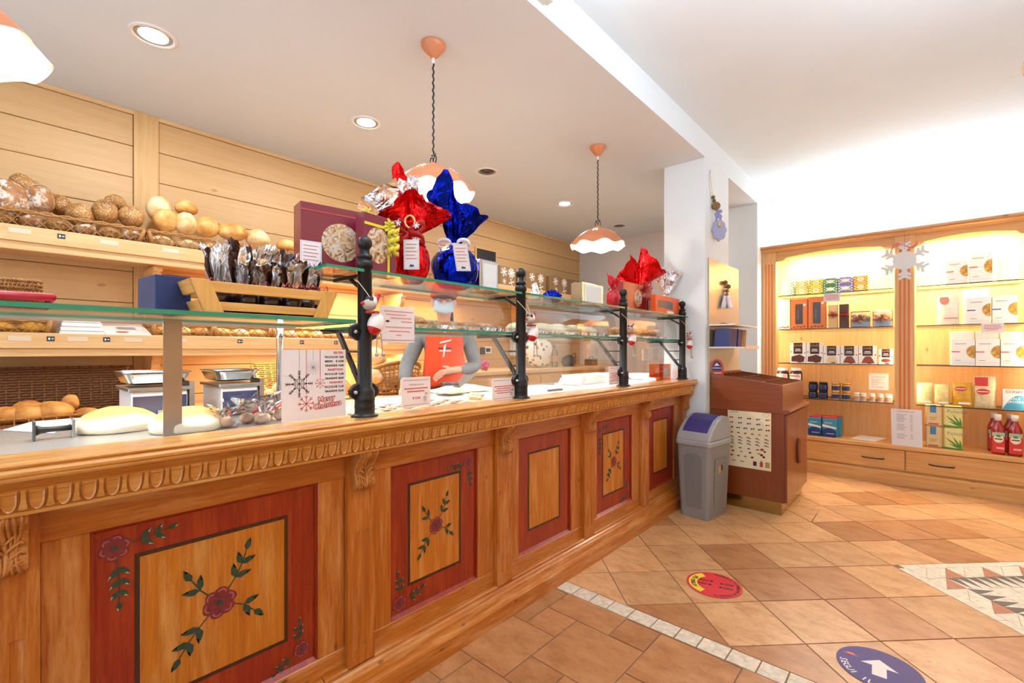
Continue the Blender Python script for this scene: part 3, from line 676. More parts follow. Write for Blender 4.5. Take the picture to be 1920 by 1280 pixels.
# under-shelf lighting of the display (strip lamps on the middle shelf's rear edge)
M_TUBE = mat('lit_tube', (1, .88, .7, 1), .5, emit=6)
for y0, y1 in ((-.6, .75), (.95, 1.6), (1.75, 2.6), (2.78, 3.55)):
    zl = 1.312 if y0 < 0 else 1.299
    obj('strip_lamp', MB().box(-1.795, -1.78, y0, y1, zl-.008, zl), mat('lamp_housing', '#c9c4bb', .4, .5), dsp)
    lamp('strip_light', 'AREA', (-1.787, (y0+y1)/2, zl-.01), (5 if y0 < 0 else 11)*(y1-y0), SOFT, .02, (0, 0, 0), y1-y0)
# ================================================================== BREAD SHELVES ON THE PLANKED WALL
def scr(px, py, x): p = onX(px, py, x); d = ray(px, py); return p, abs(x/d.x)/FP      # point and metres per picture pixel there
YS0 = -1.0
def lipped_shelf(label, z, y0, y1, xf=-3.40, zb=.122):
    t = thing('wall_shelf', label, 'shelf', (-3.6, (y0+y1)/2, z-zb))
    obj('board', MB().box(XW, xf-.02, y0, y1, z-.03, z-.012), M_SHELF, t); obj('lip', MB().box(xf-.02, xf, y0, y1, z-zb*.66, z), M_SHELF, t, bevel=.003); obj('lower_lip', MB().box(xf-.032, xf-.012, y0, y1, z-zb, z-zb*.66), M_SHELF, t, bevel=.002)
    obj('soffit_board', MB().box(XW, xf-.032, y0, y1, z-zb*.8, z-zb*.72), M_SHELF, t)
    return t
s_up = lipped_shelf('upper lipped pine shelf carrying the bread baskets', 1.855, YS0, 3.35)
s_lo = lipped_shelf('lower lipped pine shelf below the bread baskets', 1.312, YS0, 2.50)
s_bx = lipped_shelf('pine shelf carrying the brown snowflake boxes', 1.94, 3.40, YF-.01, -3.40, .11)
M_TAGB = mat('black_tag', '#2a3036', .4); M_TAGC = mat('clear_tag', '#e3cdb0', .3)
def tags(sh, z, pts):
    for px, dark in pts:
        y = onX(px, 600, -3.40).y; o = obj('price_tag', MB().box(-3.40, -3.3985, y-.015 if dark else y-.04, y+.015 if dark else y+.04, z-.042, z-.017), M_TAGB if dark else M_TAGC, sh)
        if dark: obj('tag_print', MB().box(-3.3985, -3.3978, y-.009, y-.002, z-.035, z-.024).box(-3.3985, -3.3978, y+.003, y+.011, z-.032, z-.027), M_PAPER, o)
tags(s_up, 1.855, [(37, 0), (115, 1), (205, 0), (320, 0)]); tags(s_lo, 1.312, [(37, 0), (95, 1), (146, 0), (200, 1), (250, 0), (335, 0), (450, 1), (566, 1), (630, 1), (720, 0), (770, 0)])
# S-shaped corbels
def corbel(sh, y, ztop, h, d, x0=XW+.012):
    pts = [(x0, ztop), (x0+d, ztop), (x0+d, ztop-.03)]
    for k in range(13):
        q = k/12; pts.append((x0+d*(.92-.85*q)+.035*math.sin(q*2*PI), ztop-.03-(h-.03)*q))
    pts.append((x0, ztop-h)); obj('corbel', MB().prism(pts, 'y', y-.022, y+.022), M_PINEX, sh)
corbel(s_up, .64, 1.733, .40, .30); corbel(s_up, 2.42, 1.733, .40, .30); corbel(s_lo, .64, 1.19, .30, .26); corbel(s_lo, 2.42, 1.19, .36, .30); corbel(s_bx, 4.2, 1.83, .30, .28)
for (y0, y1, z, p) in ((1.05, 2.35, 1.752, 19), (2.5, 3.3, 1.752, 8), (1.05, 2.38, 1.205, 16)):
    sh = s_up if z > 1.5 else s_lo
    obj('strip_lamp', MB().box(-3.50, -3.46, y0, y1, z+.004, z+.018), mat('lamp_housing', '#c9c4bb', .4, .5), sh); lamp('shelf_strip_light', 'AREA', (-3.48, (y0+y1)/2, z), p, (1, .82, .55), .03, (0, 0, 0), y1-y0)
# benches
t = thing('wall_bench', 'pine work bench below the bread shelves', 'bench', (-3.45, .9, 0)); obj('body', MB().box(XW+.014, -3.12, YS0, 2.62, .02, .83), M_PINEV, t); obj('top', MB().box(XW+.014, -3.08, YS0, 2.64, .83, .86), M_SHELF, t, bevel=.003)
t = thing('drawer_bench', 'pine drawer bench against the far end of the planked wall', 'bench', (-3.45, 4.2, 0)); obj('body', MB().box(XW+.002, -3.10, 2.70, YF-.005, .02, .985), M_PINEV, t); obj('top', MB().box(XW+.002, -3.07, 2.68, YF-.005, .985, 1.022), M_SHELF, t, bevel=.003)
for k in range(5): d = obj('drawer', MB().box(-3.10, -3.085, 2.75+.58*k, 2.75+.58*k+.56, .70, .955), M_PINEX, t, bevel=.002); obj('finger_pull', MB().box(-3.085, -3.078, 2.95+.58*k, 3.11+.58*k, .925, .94), M_PINEV, d)
# ------------------------------------------------------------------ wicker
def lattice_basket(name, label, x0, x1, y0, y1, z0, h, lean=.03, group=None, pitch=.05):
    """tray basket: crossing rods between a woven base and a twisted rim"""
    t = thing(name, label, 'basket', ((x0+x1)/2, (y0+y1)/2, z0), group); rim = MB(); zt = z0+h
    for k in range(2):
        pts = []; A = [(x0-lean, y0-lean), (x1+lean, y0-lean), (x1+lean, y1+lean), (x0-lean, y1+lean)]
        for i in range(4):
            p, q = A[i], A[(i+1) % 4]; n = max(3, int(math.dist(p, q)/.02))
            for j in range(n): u = j/n; ph = (len(pts))*.9+k*PI; pts.append((p[0]+(q[0]-p[0])*u, p[1]+(q[1]-p[1])*u+.003*math.cos(ph), zt+.006*math.sin(ph)))
        rim.tube(pts, .0065, 5, closed=True)
    obj('rim', rim, M_WICK, t, smooth=True)
    b = MB().box(x0, x1, y0, y1, z0, z0+.008); b.tube([(x0, y0, z0+.008), (x1, y0, z0+.008), (x1, y1, z0+.008), (x0, y1, z0+.008)], .007, 5, closed=True); obj('base', b, M_WICKD, t)
    rods = MB()
    def side(pa, pb, ta, tb):
        n = max(2, int(math.dist(pa, pb)/pitch)); P = lambda u: Vector((*[pa[i]+(pb[i]-pa[i])*u for i in (0, 1)], z0+.008)); T = lambda u: Vector((*[ta[i]+(tb[i]-ta[i])*u for i in (0, 1)], zt))
        for i in range(n):
            u0, u1 = i/n, (i+1)/n; rods.tube([P(u0), T(min(1, u1+.4/n))], .0026, 4); rods.tube([P(u1), T(max(0, u0-.4/n))], .0026, 4)
    A = [(x0, y0), (x1, y0), (x1, y1), (x0, y1)]; B = [(x0-lean, y0-lean), (x1+lean, y0-lean), (x1+lean, y1+lean), (x0-lean, y1+lean)]
    for i in range(4): side(A[i], A[(i+1) % 4], B[i], B[(i+1) % 4])
    obj('lattice', rods, M_WICK, t)
    for a, c in zip(A, B): obj('corner_post', MB().tube([(*a, z0), (*c, zt)], .012, 8), M_WICK, t, smooth=True)
    return t
def weave_wall(pts_fn, nu, rows, r, amp):
    b = MB()
    for j in range(rows):
        v = (j+.5)/rows; pts = []
        for i in range(nu*2+1):
            u = i/(nu*2); p, n = pts_fn(u, v); pts.append(p+n*amp*math.cos(PI*i+PI*j))
        b.tube(pts, r, 4)
    for i in range(nu):
        u = (i+.5)/nu; b.tube([pts_fn(u, 0)[0], pts_fn(u, .5)[0], pts_fn(u, 1)[0]], r*.9, 4)
    return b
def woven_tray(label, x0, x1, y0, y1, z0, hb, hf, lean, rows=11, pitch=.028, m=None, group=None):
    """woven tray with a high leaning back (low X side) and a low front"""
    m = m or M_WICKD; t = thing('bread_tray', label, 'basket', ((x0+x1)/2, (y0+y1)/2, z0), group)
    obj('back', weave_wall(lambda u, v: (Vector((x0-lean*v, y0+(y1-y0)*u, z0+hb*v)), Vector((1, 0, 0))), int((y1-y0)/pitch), rows, .0066, .006), m, t, smooth=True)
    obj('backing', MB().sheet(lambda u, v: (x0-.008-lean*v, y0+(y1-y0)*u, z0+hb*v), 1, 1), m, t, solid=.003)
    for yy, s_ in ((y0, -1), (y1, 1)):
        obj('side', weave_wall(lambda u, v: (Vector((x0+(x1-x0)*u-lean*v*(1-u), yy+s_*.02*v, z0+(hb*(1-u)**1.5+hf*(1-(1-u)**1.5))*v)), Vector((0, 1, 0))), max(3, int((x1-x0)/pitch/1.4)), rows-2, .006, .005), m, t, smooth=True)
    obj('floor', MB().box(x0, x1, y0, y1, z0, z0+.01), m, t)
    b = MB(); n = int((y1-y0)/.045)
    for i in range(n+1): y = y0+(y1-y0)*i/n; b.tube([(x1, y, z0), (x1+.015, y, z0+hf)], .0035, 4)
    b.tube([(x1+.012, y0, z0+hf*.9), (x1+.012, y1, z0+hf*.9)], .005, 5); obj('front_rods', b, M_WICK, t); return t
# ------------------------------------------------------------------ bread
def crust(name, c1, c2, c3, flour=0, seeds=0, spotscale=60):
    m, nt, b = newmat(name); L = nt.links.new; tc = N(nt, 'ShaderNodeTexCoord'); oi = N(nt, 'ShaderNodeObjectInfo'); ad = N(nt, 'ShaderNodeVectorMath', _operation='ADD'); mu = N(nt, 'ShaderNodeVectorMath', _operation='MULTIPLY')
    L(oi.outputs['Random'], mu.inputs[0]); mu.inputs[1].default_value = (3, 5, 7); L(tc.outputs['Object'], ad.inputs[0]); L(mu.outputs[0], ad.inputs[1])
    n = N(nt, 'ShaderNodeTexNoise', Scale=16.0, Detail=6.0); L(ad.outputs[0], n.inputs['Vector']); col = ramp(nt, n.outputs['Fac'], [(.3, CW(c3)), (.5, CW(c2)), (.68, CW(c1))])
    if flour:
        n2 = N(nt, 'ShaderNodeTexNoise', Scale=22.0, Detail=8.0, Roughness=.8); L(ad.outputs[0], n2.inputs['Vector']); f = ramp(nt, n2.outputs['Fac'], [(.49, (0, 0, 0, 1)), (.58, (flour, flour, flour, 1))]); mx = N(nt, 'ShaderNodeMixRGB'); L(f, mx.inputs[0]); L(col, mx.inputs[1]); mx.inputs[2].default_value = C('#e8ddcc'); col = mx.outputs[0]
    if seeds:
        v = N(nt, 'ShaderNodeTexVoronoi', Scale=spotscale*2.2); L(ad.outputs[0], v.inputs['Vector']); f = ramp(nt, v.outputs['Distance'], [(.28, (seeds, seeds, seeds, 1)), (.36, (0, 0, 0, 1))]); mx = N(nt, 'ShaderNodeMixRGB'); L(f, mx.inputs[0]); L(col, mx.inputs[1]); mx.inputs[2].default_value = C('#e2c995'); col = mx.outputs[0]
    L(col, b.inputs['Base Color']); b.inputs['Roughness'].default_value = .55
    n3 = N(nt, 'ShaderNodeTexNoise', Scale=70.0, Detail=4.0); L(ad.outputs[0], n3.inputs['Vector']); bp = N(nt, 'ShaderNodeBump', Strength=.35, Distance=.006); L(n3.outputs['Fac'], bp.inputs['Height']); L(bp.outputs[0], b.inputs['Normal']); return m
M_RYE = crust('rye_crust', '#b98650', '#a06d3a', '#7f5229', flour=.95); M_SEED = crust('seeded_crust', '#b9894c', '#a07038', '#7f5225', seeds=.95); M_ROLL = crust('white_roll_crust', '#ecc98c', '#dca95f', '#bf7f38'); M_ROLL2 = crust('pale_roll_crust', '#f0dcb4', '#e4c48d', '#cf9c58', flour=.4); M_CIAB = crust('ciabatta_crust', '#dca656', '#c78b3c', '#a86a26'); M_YEL = crust('yellow_bun_crust', '#e7b93c', '#d39c28', '#a9741a'); M_STRU = crust('strudel_crust', '#c99a5c', '#b07d40', '#8e5f2c', flour=.5)
def loaf(name, label, c, r, m, seed=0, group=None, crease=.0, rz=0, cat='bread', flat=.75, ny=.10, rx=0):
    b = MB(); o = Vector((seed*3.1, seed*1.7, seed*.9))
    def fn(v):
        k = 1+ny*noise.noise(v*1.3+o)+ny*.4*noise.noise(v*3.5+o); q = v*k
        if q.z < 0: q.z *= flat
        if crease: q.z -= crease*math.exp(-(q.x*5)**2)*(1-abs(q.y)*.7)*(1 if q.z > 0 else 0)
        return q
    b.ball((0, 0, 0), r, 18, 12, fn=fn); mnz = min(v.z for v in b.v); b.xf(Matrix.Rotation(rz, 4, 'Z') @ Matrix.Rotation(rx, 4, 'X')); mnz = min(v.z for v in b.v); b.xf(Matrix.Translation((c[0], c[1], c[2]-mnz)))
    o = obj(name, b, m, None, smooth=True); return tag(o, label, cat, group)
ZU = 1.843+.008
# upper shelf baskets
YB = [(-.95, -.08), (-.05, .555), (.595, 1.36), (1.40, 2.30), (2.34, 3.2)]
lbB = ['bread basket cut by the left edge on the upper shelf', 'lattice basket of seeded brown loaves on the upper shelf', 'lattice basket of white rolls on the upper shelf', 'lattice basket of rolls behind the burgundy gift boxes', 'farthest lattice basket of rolls on the upper shelf']
for (a, b_), l in zip(YB, lbB): lattice_basket('wicker_basket', l, -3.71, -3.44, a+.015, b_-.015, 1.846, .085, .025, 'lattice baskets on the upper shelf')
lo = [(14, 372, 72, 76, M_RYE, 0), (72, 372, 54, 58, M_RYE, 1), (150, 402, 50, 46, M_SEED, 2), (197, 396, 47, 48, M_SEED, 3), (246, 405, 48, 42, M_SEED, 4), (112, 385, 40, 40, M_SEED, 5), (40, 345, 44, 40, M_SEED, 6), (216, 380, 40, 34, M_SEED, 7)]
names = ['big floury brown loaf at the left edge of the basket', 'floury rye loaf second in the brown loaf row', 'seeded brown loaf third in the front row', 'seeded brown loaf fourth in the front row', 'seeded brown loaf at the right end of its basket', 'floury loaf tucked between the rye and seeded loaves', 'seeded loaf behind the big floury loaf', 'seeded loaf peeking out behind the front row']
for k, (px, py, w, h, m, sd) in enumerate(lo):
    x = -3.50 if k < 5 else -3.62; p, s = scr(px, py, x); hh = h*s/2
    loaf('brown_loaf', names[k]+', upper shelf', (x, p.y, 1.855+ (max(0, p.z-hh-1.855))), (w*s*.48, w*s*.42, hh*1.1), m, sd, 'brown loaves on the upper shelf')
for k in range(6): loaf('brown_loaf', f'brown loaf low in the basket behind the lattice, {ORD[k]} from left', (-3.49, -.0+.105*k, 1.855), (.05, .05, .045), M_RYE if k % 2 else M_SEED, 40+k, 'brown loaves behind the lattice')
wr = [(298, 390, 42, 54, -3.60), (310, 411, 44, 46, -3.50), (349, 389, 40, 30, -3.60), (348, 417, 42, 44, -3.50), (387, 425, 46, 40, -3.50), (435, 434, 56, 34, -3.50), (483, 446, 46, 36, -3.50), (538, 460, 40, 26, -3.50), (566, 468, 36, 24, -3.58)]
for k, (px, py, w, h, x) in enumerate(wr):
    p, s = scr(px, py, x); hh = h*s/2
    loaf('white_roll', f'golden white roll, {ORD[k]} from left in the upper roll basket', (x, p.y, max(1.855, p.z-hh)), (w*s*.42, w*s*.46, hh*1.1), M_ROLL if k % 3 else M_ROLL2, 60+k, 'white rolls in the upper basket', crease=.3, rz=R.uniform(-.5, .5))
for k in range(5): loaf('white_roll', f'white roll low in the basket behind the lattice, {ORD[k]} from left', (-3.49, .66+.14*k, 1.855), (.05, .06, .04), M_ROLL2, 80+k, 'white rolls behind the lattice')
for k in range(9): loaf('white_roll', f'white roll seen under the gift shelf, {ORD[k]} along the shelf', (-3.50, 1.47+.19*k, 1.855), (.055, .075, .05), M_ROLL if k % 2 else M_ROLL2, 90+k, 'rolls in the far baskets', crease=.3)
# lower shelf: baskets, paper stacks, pastry boxes
ZL = 1.303
for (p0, p1), l in (((-190, 93), 'lattice basket of yellow buns at the left on the lower shelf'), ((288, 398), 'lattice basket of pale rolls behind the steel upright'), ((402, 505), 'lattice basket of rolls right of the steel upright'), ((512, 660), 'lattice basket of rolls behind the wooden crate'), ((668, 775), 'lattice basket at the right end of the lower shelf')):
    a, b_ = onX(p0, 610, -3.44).y, onX(p1, 610, -3.44).y; lattice_basket('wicker_basket', l, -3.70, -3.44, a+.01, b_-.01, ZL, .075, .012, 'lattice baskets on the lower shelf', .045)
    n = max(3, int((b_-a)/.10))
    for i in range(n):
        y = a+(b_-a)*(i+.5)/n; yel = p0 < 0
        loaf('bun' if yel else 'white_roll', (f'yellow bun, {ORD[i]} from left in the lower left basket' if yel else f'pale roll, {ORD[i]} from left, in the {l.split("lattice ")[1]}'), (-3.50, y, ZL+.008), (.045, (b_-a)/n*.5, .036), M_YEL if yel else (M_ROLL2 if i % 2 else M_ROLL), 120+i+int(p1), 'buns in the lower baskets', crease=.2)
for k in range(4):
    a, b_ = onX(111, 600, -3.44).y, onX(196, 600, -3.44).y
    o = obj('cake_box_blank', MB().box(-3.72, -3.43, a+.004*k, b_-.006*k, ZL+.001+.0235*k, ZL+.0225+.0235*k), M_PAPER, bevel=.002); tag(o, f'folded white cake-box blank, {["bottom", "second", "third", "top"][k]} one in the pile', 'box', 'folded cake-box blanks')
a, b_ = onX(198, 620, -3.42).y, onX(284, 620, -3.42).y
t = thing('flat_package', 'flat white printed bread-paper bundle beside the white blanks', 'packet', (-3.56, (a+b_)/2, ZL)); obj('bundle', MB().prism([(-3.73, ZL), (-3.41, ZL), (-3.42, ZL+.012), (-3.70, ZL+.085), (-3.73, ZL+.085)], 'y', a, b_), mat('offwhite_paper', '#e9e0da', .6), t)
uu = Vector((0, 1, 0)); vv2 = Vector((-.28, 0, .073)).normalized(); o2 = Vector((-3.42, a, ZL+.0125)); lines_print(t, o2, uu, vv2, 0, [(.06+.01*(i % 2), (b_-a)*.75, .12+.012*i) for i in range(6)], M_GREYINK, .006, .0015); printed('logo', o2, uu, vv2, [disc_pts(.08, .05, .03, .02, 10)], mat('orange_logo', '#d8643a', .5), t, .0015)
# bench: big woven trays with loaves
woven_tray('large dark woven bread tray on the bench at left', -3.52, -3.16, onX(-150, 730, -3.3).y, onX(243, 730, -3.5).y, .862, .27, .045, .10, 19, .045)
woven_tray('woven bread tray on the bench behind the scales', -3.52, -3.16, onX(492, 720, -3.45).y, onX(640, 720, -3.45).y, .862, .27, .05, .10, 19, .045, M_WICK)
brd = [(10, 780, 50, 34), (55, 762, 58, 34), (52, 748, 44, 26), (98, 755, 46, 22), (100, 772, 60, 36), (132, 760, 26, 32), (163, 768, 40, 20), (205, 772, 44, 18)]
for k, (px, py, w, h) in enumerate(brd):
    x = -3.24 if py > 760 else -3.34; p, s = scr(px, py, x); hh = h*s/2
    loaf('ciabatta', f'golden ciabatta roll, {ORD[k]} from left in the large woven tray', (x, p.y, .872 if py > 760 else .905), (w*s*.45, w*s*.5, hh*1.1), M_CIAB, 150+k, 'ciabatta rolls in the woven tray', crease=.12)
for k, (px, py, w) in enumerate(((528, 728, 34), (545, 712, 26), (505, 716, 20), (590, 735, 30), (620, 730, 32))):
    p, s = scr(px, py, -3.28); loaf('white_roll', f'round lit roll, {ORD[k]} from left in the tray behind the scales', (-3.28, p.y, .90), (w*s*.5, w*s*.5, w*s*.5), M_ROLL2, 170+k, 'rolls in the tray behind the scales')
c_ = onX(735, 715, -3.35); t = thing('round_basket', 'round wicker basket heaped with pale rolls behind the first post', 'basket', (c_.x, c_.y, .862))
obj('rim', MB().tube([(c_.x+.19*math.cos(a*PI/12), c_.y+.25*math.sin(a*PI/12), .95+.09*(1-math.cos(a*PI/12-PI))) for a in range(24)], .016, 6, closed=True), M_WICK, t, smooth=True)
def rb(u, v): a = 2*PI*u; f = .8+.2*v; return (Vector((c_.x+.19*f*math.cos(a), c_.y+.25*f*math.sin(a), .864+(.086+.09*(1-math.cos(a-PI)))*v)), Vector((math.cos(a), math.sin(a), 0)))
obj('weave', weave_wall(rb, 40, 8, .006, .005), M_WICK, t, smooth=True); obj('floor', MB().lathe([(.15, .862), (.15, .872)], (c_.x, c_.y, 0), 24, sy=1.3), M_WICKD, t)
for k, (px, py, w) in enumerate(((708, 665, 40), (730, 682, 34), (733, 704, 40), (722, 726, 36), (752, 722, 36), (700, 700, 40))):
    p, s = scr(px, py, -3.30); loaf('white_roll', f'pale round roll, {ORD[k]} in the heap of the round basket', (-3.30-.04*(k == 0), p.y, max(.875, p.z-w*s*.5)), (w*s*.5, w*s*.5, w*s*.48), M_ROLL2, 180+k, 'rolls heaped in the round basket')
# brown snowflake boxes
M_KBOX = mat('kraft_carton', '#8f6b40', .6, var=.06, vscale=30); M_SNOWP = mat('white_print', '#e9e2d4', .6)
def flakepolys(cx, cy, r, n=6):
    out = []
    for k in range(n):
        a = PI*2*k/n+.26; d = (math.cos(a), math.sin(a)); s_ = (-d[1], d[0]); w = r*.13
        out.append([(cx+s_[0]*w, cy+s_[1]*w), (cx+d[0]*r+s_[0]*w*.6, cy+d[1]*r+s_[1]*w*.6), (cx+d[0]*r-s_[0]*w*.6, cy+d[1]*r-s_[1]*w*.6), (cx-s_[0]*w, cy-s_[1]*w)])
        for sg in (-1, 1):
            e = (math.cos(a+sg*.8), math.sin(a+sg*.8)); q = (cx+d[0]*r*.5, cy+d[1]*r*.5); out.append([q, (q[0]+e[0]*r*.4, q[1]+e[1]*r*.4), (q[0]+e[0]*r*.4+s_[0]*w, q[1]+e[1]*r*.4+s_[1]*w), (q[0]+s_[0]*w, q[1]+s_[1]*w)])
    return out
kb = [(936, 967.5, 496), (987, 1024, 505), (1031, 1068, 512), (1069, 1103, 522)]
for k, (p0, p1, top) in enumerate(kb):
    x = -3.45; a, b_ = onX(p0, 520, x).y, onX(p1, 520, x).y; h = onX(p0, top, x).z-1.932; h = min(h, .22)
    t = thing('gift_carton', f'brown carton with white snowflake prints, {ORD[k]} from left on its shelf', 'box', (x-.12, (a+b_)/2, 1.932), 'brown snowflake cartons'); obj('box', MB().box(x-.24, x, a, b_, 1.932, 1.932+h), M_KBOX, t, bevel=.003); w = b_-a; o_ = (x, a, 1.932)
    for (u, v, r, n) in ((.28, .72, .05, 6), (.72, .72, .055, 8), (.72, .24, .045, 4), (.30, .25, .03, 6)): printed('snowflake_print', o_, (0, 1, 0), (0, 0, 1), flakepolys(w*u, h*v, r*h/.2, n), M_SNOWP, t)
# chalkboard on the planks
a, b_ = onX(892, 480, XW).y, onX(928, 480, XW).y; z0, z1 = onX(892, 493, XW).z, onX(892, 465, XW).z
t = thing('chalkboard', 'small framed chalkboard hung on the planked wall', 'chalkboard', (XW, (a+b_)/2, z0)); obj('slate', MB().box(XW, XW+.012, a, b_, z0, z1), mat('slate', '#23211f', .5), t)
obj('frame', MB().box(XW, XW+.018, a-.015, b_+.015, z0-.015, z0).box(XW, XW+.018, a-.015, b_+.015, z1, z1+.015).box(XW, XW+.018, a-.015, a, z0, z1).box(XW, XW+.018, b_, b_+.015, z0, z1), M_PINEX, t)
# things on the drawer bench
ZD = 1.022
def at(px, x=-3.35): return onX(px, 690, x).y
t = thing('tote_bag', 'white tote bag with black and ochre leaf print on the drawer bench', 'bag', (-3.36, at(1012), ZD)); 
def tote(m_, m2, m3):
    m, nt, b = newmat('leaf_print_fabric'); L = nt.links.new; tc = N(nt, 'ShaderNodeTexCoord'); v = N(nt, 'ShaderNodeTexVoronoi', Scale=15.0); L(tc.outputs['Object'], v.inputs['Vector']); col = ramp(nt, v.outputs['Distance'], [(.30, C(m_)), (.36, C(m2))]); w = N(nt, 'ShaderNodeTexNoise', Scale=9.0); L(tc.outputs['Object'], w.inputs['Vector']); f = ramp(nt, w.outputs['Fac'], [(.5, (0, 0, 0, 1)), (.55, (1, 1, 1, 1))]); mx = N(nt, 'ShaderNodeMixRGB'); L(f, mx.inputs[0]); L(col, mx.inputs[1])
    col2 = ramp(nt, v.outputs['Distance'], [(.30, C(m3)), (.36, C(m2))]); L(col2, mx.inputs[2]); L(mx.outputs[0], b.inputs['Base Color']); return m
y = at(1012); w = (at(1035)-at(990))/2
b = MB().ball((-3.36, y, ZD+.15), (.10, w, .19), 18, 12, fn=lambda v: v*(1+.14*noise.noise(v*2.2+Vector((4, 1, 2))))); mz = min(v.z for v in b.v); b.xf(Matrix.Translation((0, 0, ZD-mz))); obj('bag_body', b, tote('#2c2a28', '#efe9dd', '#c79a4a'), t, smooth=True)
obj('handles', MB().tube([(-3.3, y-w*.4, ZD+.3), (-3.28, y-w*.2, ZD+.345), (-3.28, y+w*.2, ZD+.345), (-3.3, y+w*.4, ZD+.3)], .008, 6), mat('cream_strap', '#e2d8c6', .7), t)
y = at(1041); t = thing('water_bottle', 'clear plastic water bottle with blue cap on the drawer bench', 'bottle', (-3.36, y, ZD)); obj('bottle', MB().lathe([(.035, ZD), (.037, ZD+.01), (.037, ZD+.17), (.03, ZD+.2), (.014, ZD+.225), (.014, ZD+.24)], (-3.36, y, 0), 16), glassmat('clear_plastic', (.93, .95, .96, 1), 1), t, smooth=True); obj('cap', MB().lathe([(.017, ZD+.236), (.017, ZD+.262)], (-3.36, y, 0), 14), mat('blue_cap', '#3559a8', .4), t); obj('label', MB().lathe([(.0375, ZD+.07), (.0375, ZD+.13)], (-3.36, y, 0), 16), mat('amber_label', '#cf9a5a', .5), t)
y = at(1068); t = thing('hand_bag', 'slouched black bag beside the water bottle', 'bag', (-3.36, y, ZD)); b = MB().ball((-3.36, y, ZD+.06), (.085, .105, .085), 18, 12, fn=lambda v: Vector((v.x, v.y, max(v.z, -.6)))*(1+.22*noise.noise(v*2.6+Vector((3, 0, 0))))); mz = min(v.z for v in b.v); b.xf(Matrix.Translation((0, 0, ZD-mz))); obj('bag_body', b, mat('black_leather', '#2e2b2a', .5, var=.3, vscale=14, bump=.4, bscale=25), t, smooth=True)
obj('bag_handle', MB().tube([(-3.30, y-.05, ZD+.11), (-3.28, y-.03, ZD+.16), (-3.28, y+.03, ZD+.165), (-3.30, y+.055, ZD+.11)], .006, 6), M_BLACK, t, smooth=True)
y = at(1110); t = thing('radio', 'small black radio near the far wall', 'radio', (-3.36, y, ZD)); obj('case', MB().box(-3.42, -3.31, y-.09, y+.09, ZD, ZD+.09), mat('black_plastic', '#2b2b2b', .4), t, bevel=.012); obj('speaker_grille', MB().lathe([(.03, -3.31), (.03, -3.307)], (0, y-.045, ZD+.045), 16, 'x'), mat('grille_grey', '#55524f', .5, .5), t); obj('radio_handle', MB().tube([(-3.365, y-.06, ZD+.085), (-3.365, y-.05, ZD+.115), (-3.365, y+.05, ZD+.115), (-3.365, y+.06, ZD+.085)], .005, 6), M_BLACK, t)
y = onX(908, 690, -3.2).y; tag(obj('paper_wad', MB().ball((-3.2, y, ZD+.056), (.05, .05, .05), 10, 7, fn=lambda v: v*(1+.5*noise.noise(v*2.7))), mat('magenta_tissue', '#b23a63', .6)), 'crumpled magenta tissue on the drawer bench', 'tissue')
pc = onX(914, 656, XW); t = thing('wall_socket', 'white wall socket with black plug and cable', 'socket', pc); obj('plate', MB().box(XW, XW+.012, pc.y-.06, pc.y+.06, pc.z-.04, pc.z+.04), mat('white_plastic', '#e8e6e2', .4), t, bevel=.003); obj('insert', MB().box(XW+.012, XW+.014, pc.y-.035, pc.y+.035, pc.z-.022, pc.z+.022), M_BLACK, t); obj('plug', MB().box(XW, XW+.05, pc.y-.12, pc.y-.085, pc.z-.05, pc.z+.03), M_BLACK, t); obj('cable', MB().tube([(XW+.03, pc.y-.10, pc.z-.05), (XW+.05, pc.y-.08, pc.z-.15), (XW+.09, pc.y+.10, pc.z-.20), (XW+.14, pc.y+.22, 1.06), (XW+.2, pc.y+.25, 1.028)], .004, 6), mat('tan_cable', '#b08a5a', .5), t, smooth=True)
y0, y1 = onX(966, 650, XW).y, onX(987, 650, XW).y
tag(obj('wall_notice', MB().box(XW, XW+.003, y0-.1, y1+.1, 1.16, 1.36), M_PAPER), 'white notice pinned to the planks above the drawer bench', 'notice')
# ================================================================== BACK DISPLAY CABINET
YCB, YCF = 5.862, 5.47
XC0, XC1 = -1.298, .80
SH = [.735, 1.092, 1.447, 1.800]       # glass shelf heights
cab = thing('display_cabinet', 'pale spruce wall cabinet with lit glass shelves and orange-striped uprights', 'cabinet', (-.25, 5.66, 0))
obj('back_panel', MB().box(XC0, XC1, YCB, YCB+.015, .10, 2.30), M_CAB, cab)
obj('side_panel', MB().box(XC0, XC0+.02, YCF, YCB, .36, 2.30), M_CAB, cab); obj('side_panel', MB().box(XC1-.02, XC1, YCF, YCB, .36, 2.30), M_CAB, cab)
obj('top_panel', MB().box(XC0, XC1, YCF, YCB, 2.27, 2.295), M_CABX, cab)
def upright(x0, x1):
    o = obj('upright', MB().box(x0, x1, YCF-.012, YCF+.014, .362, 2.262), M_CAB, cab, bevel=.002)
    w = x1-x0
    for k in range(3):
        c = x0+w*(.28+.22*k); obj('orange_stripe', MB().box(c-.007, c+.007, YCF-.0145, YCF-.0115, .42, 2.135), M_STRIPE, o)
    obj('partition', MB().box((x0+x1)/2-.01, (x0+x1)/2+.01, YCF+.014, YCB, .362, 2.27), M_CAB, o)
upright(-1.298, -1.165); upright(-.204, -.066); upright(.62, .80)
obj('cornice', MB().prism([(5.40, 2.318), (5.40, 2.300), (5.408, 2.296), (5.412, 2.285), (5.43, 2.28), (5.435, 2.262), (5.486, 2.262), (5.486, 2.318)], 'x', XC0-.004, XC1), M_CABX, cab)
obj('cornice_line', MB().box(XC0-.004, XC1, 5.404, 5.412, 2.286, 2.291), M_STRIPE, cab)
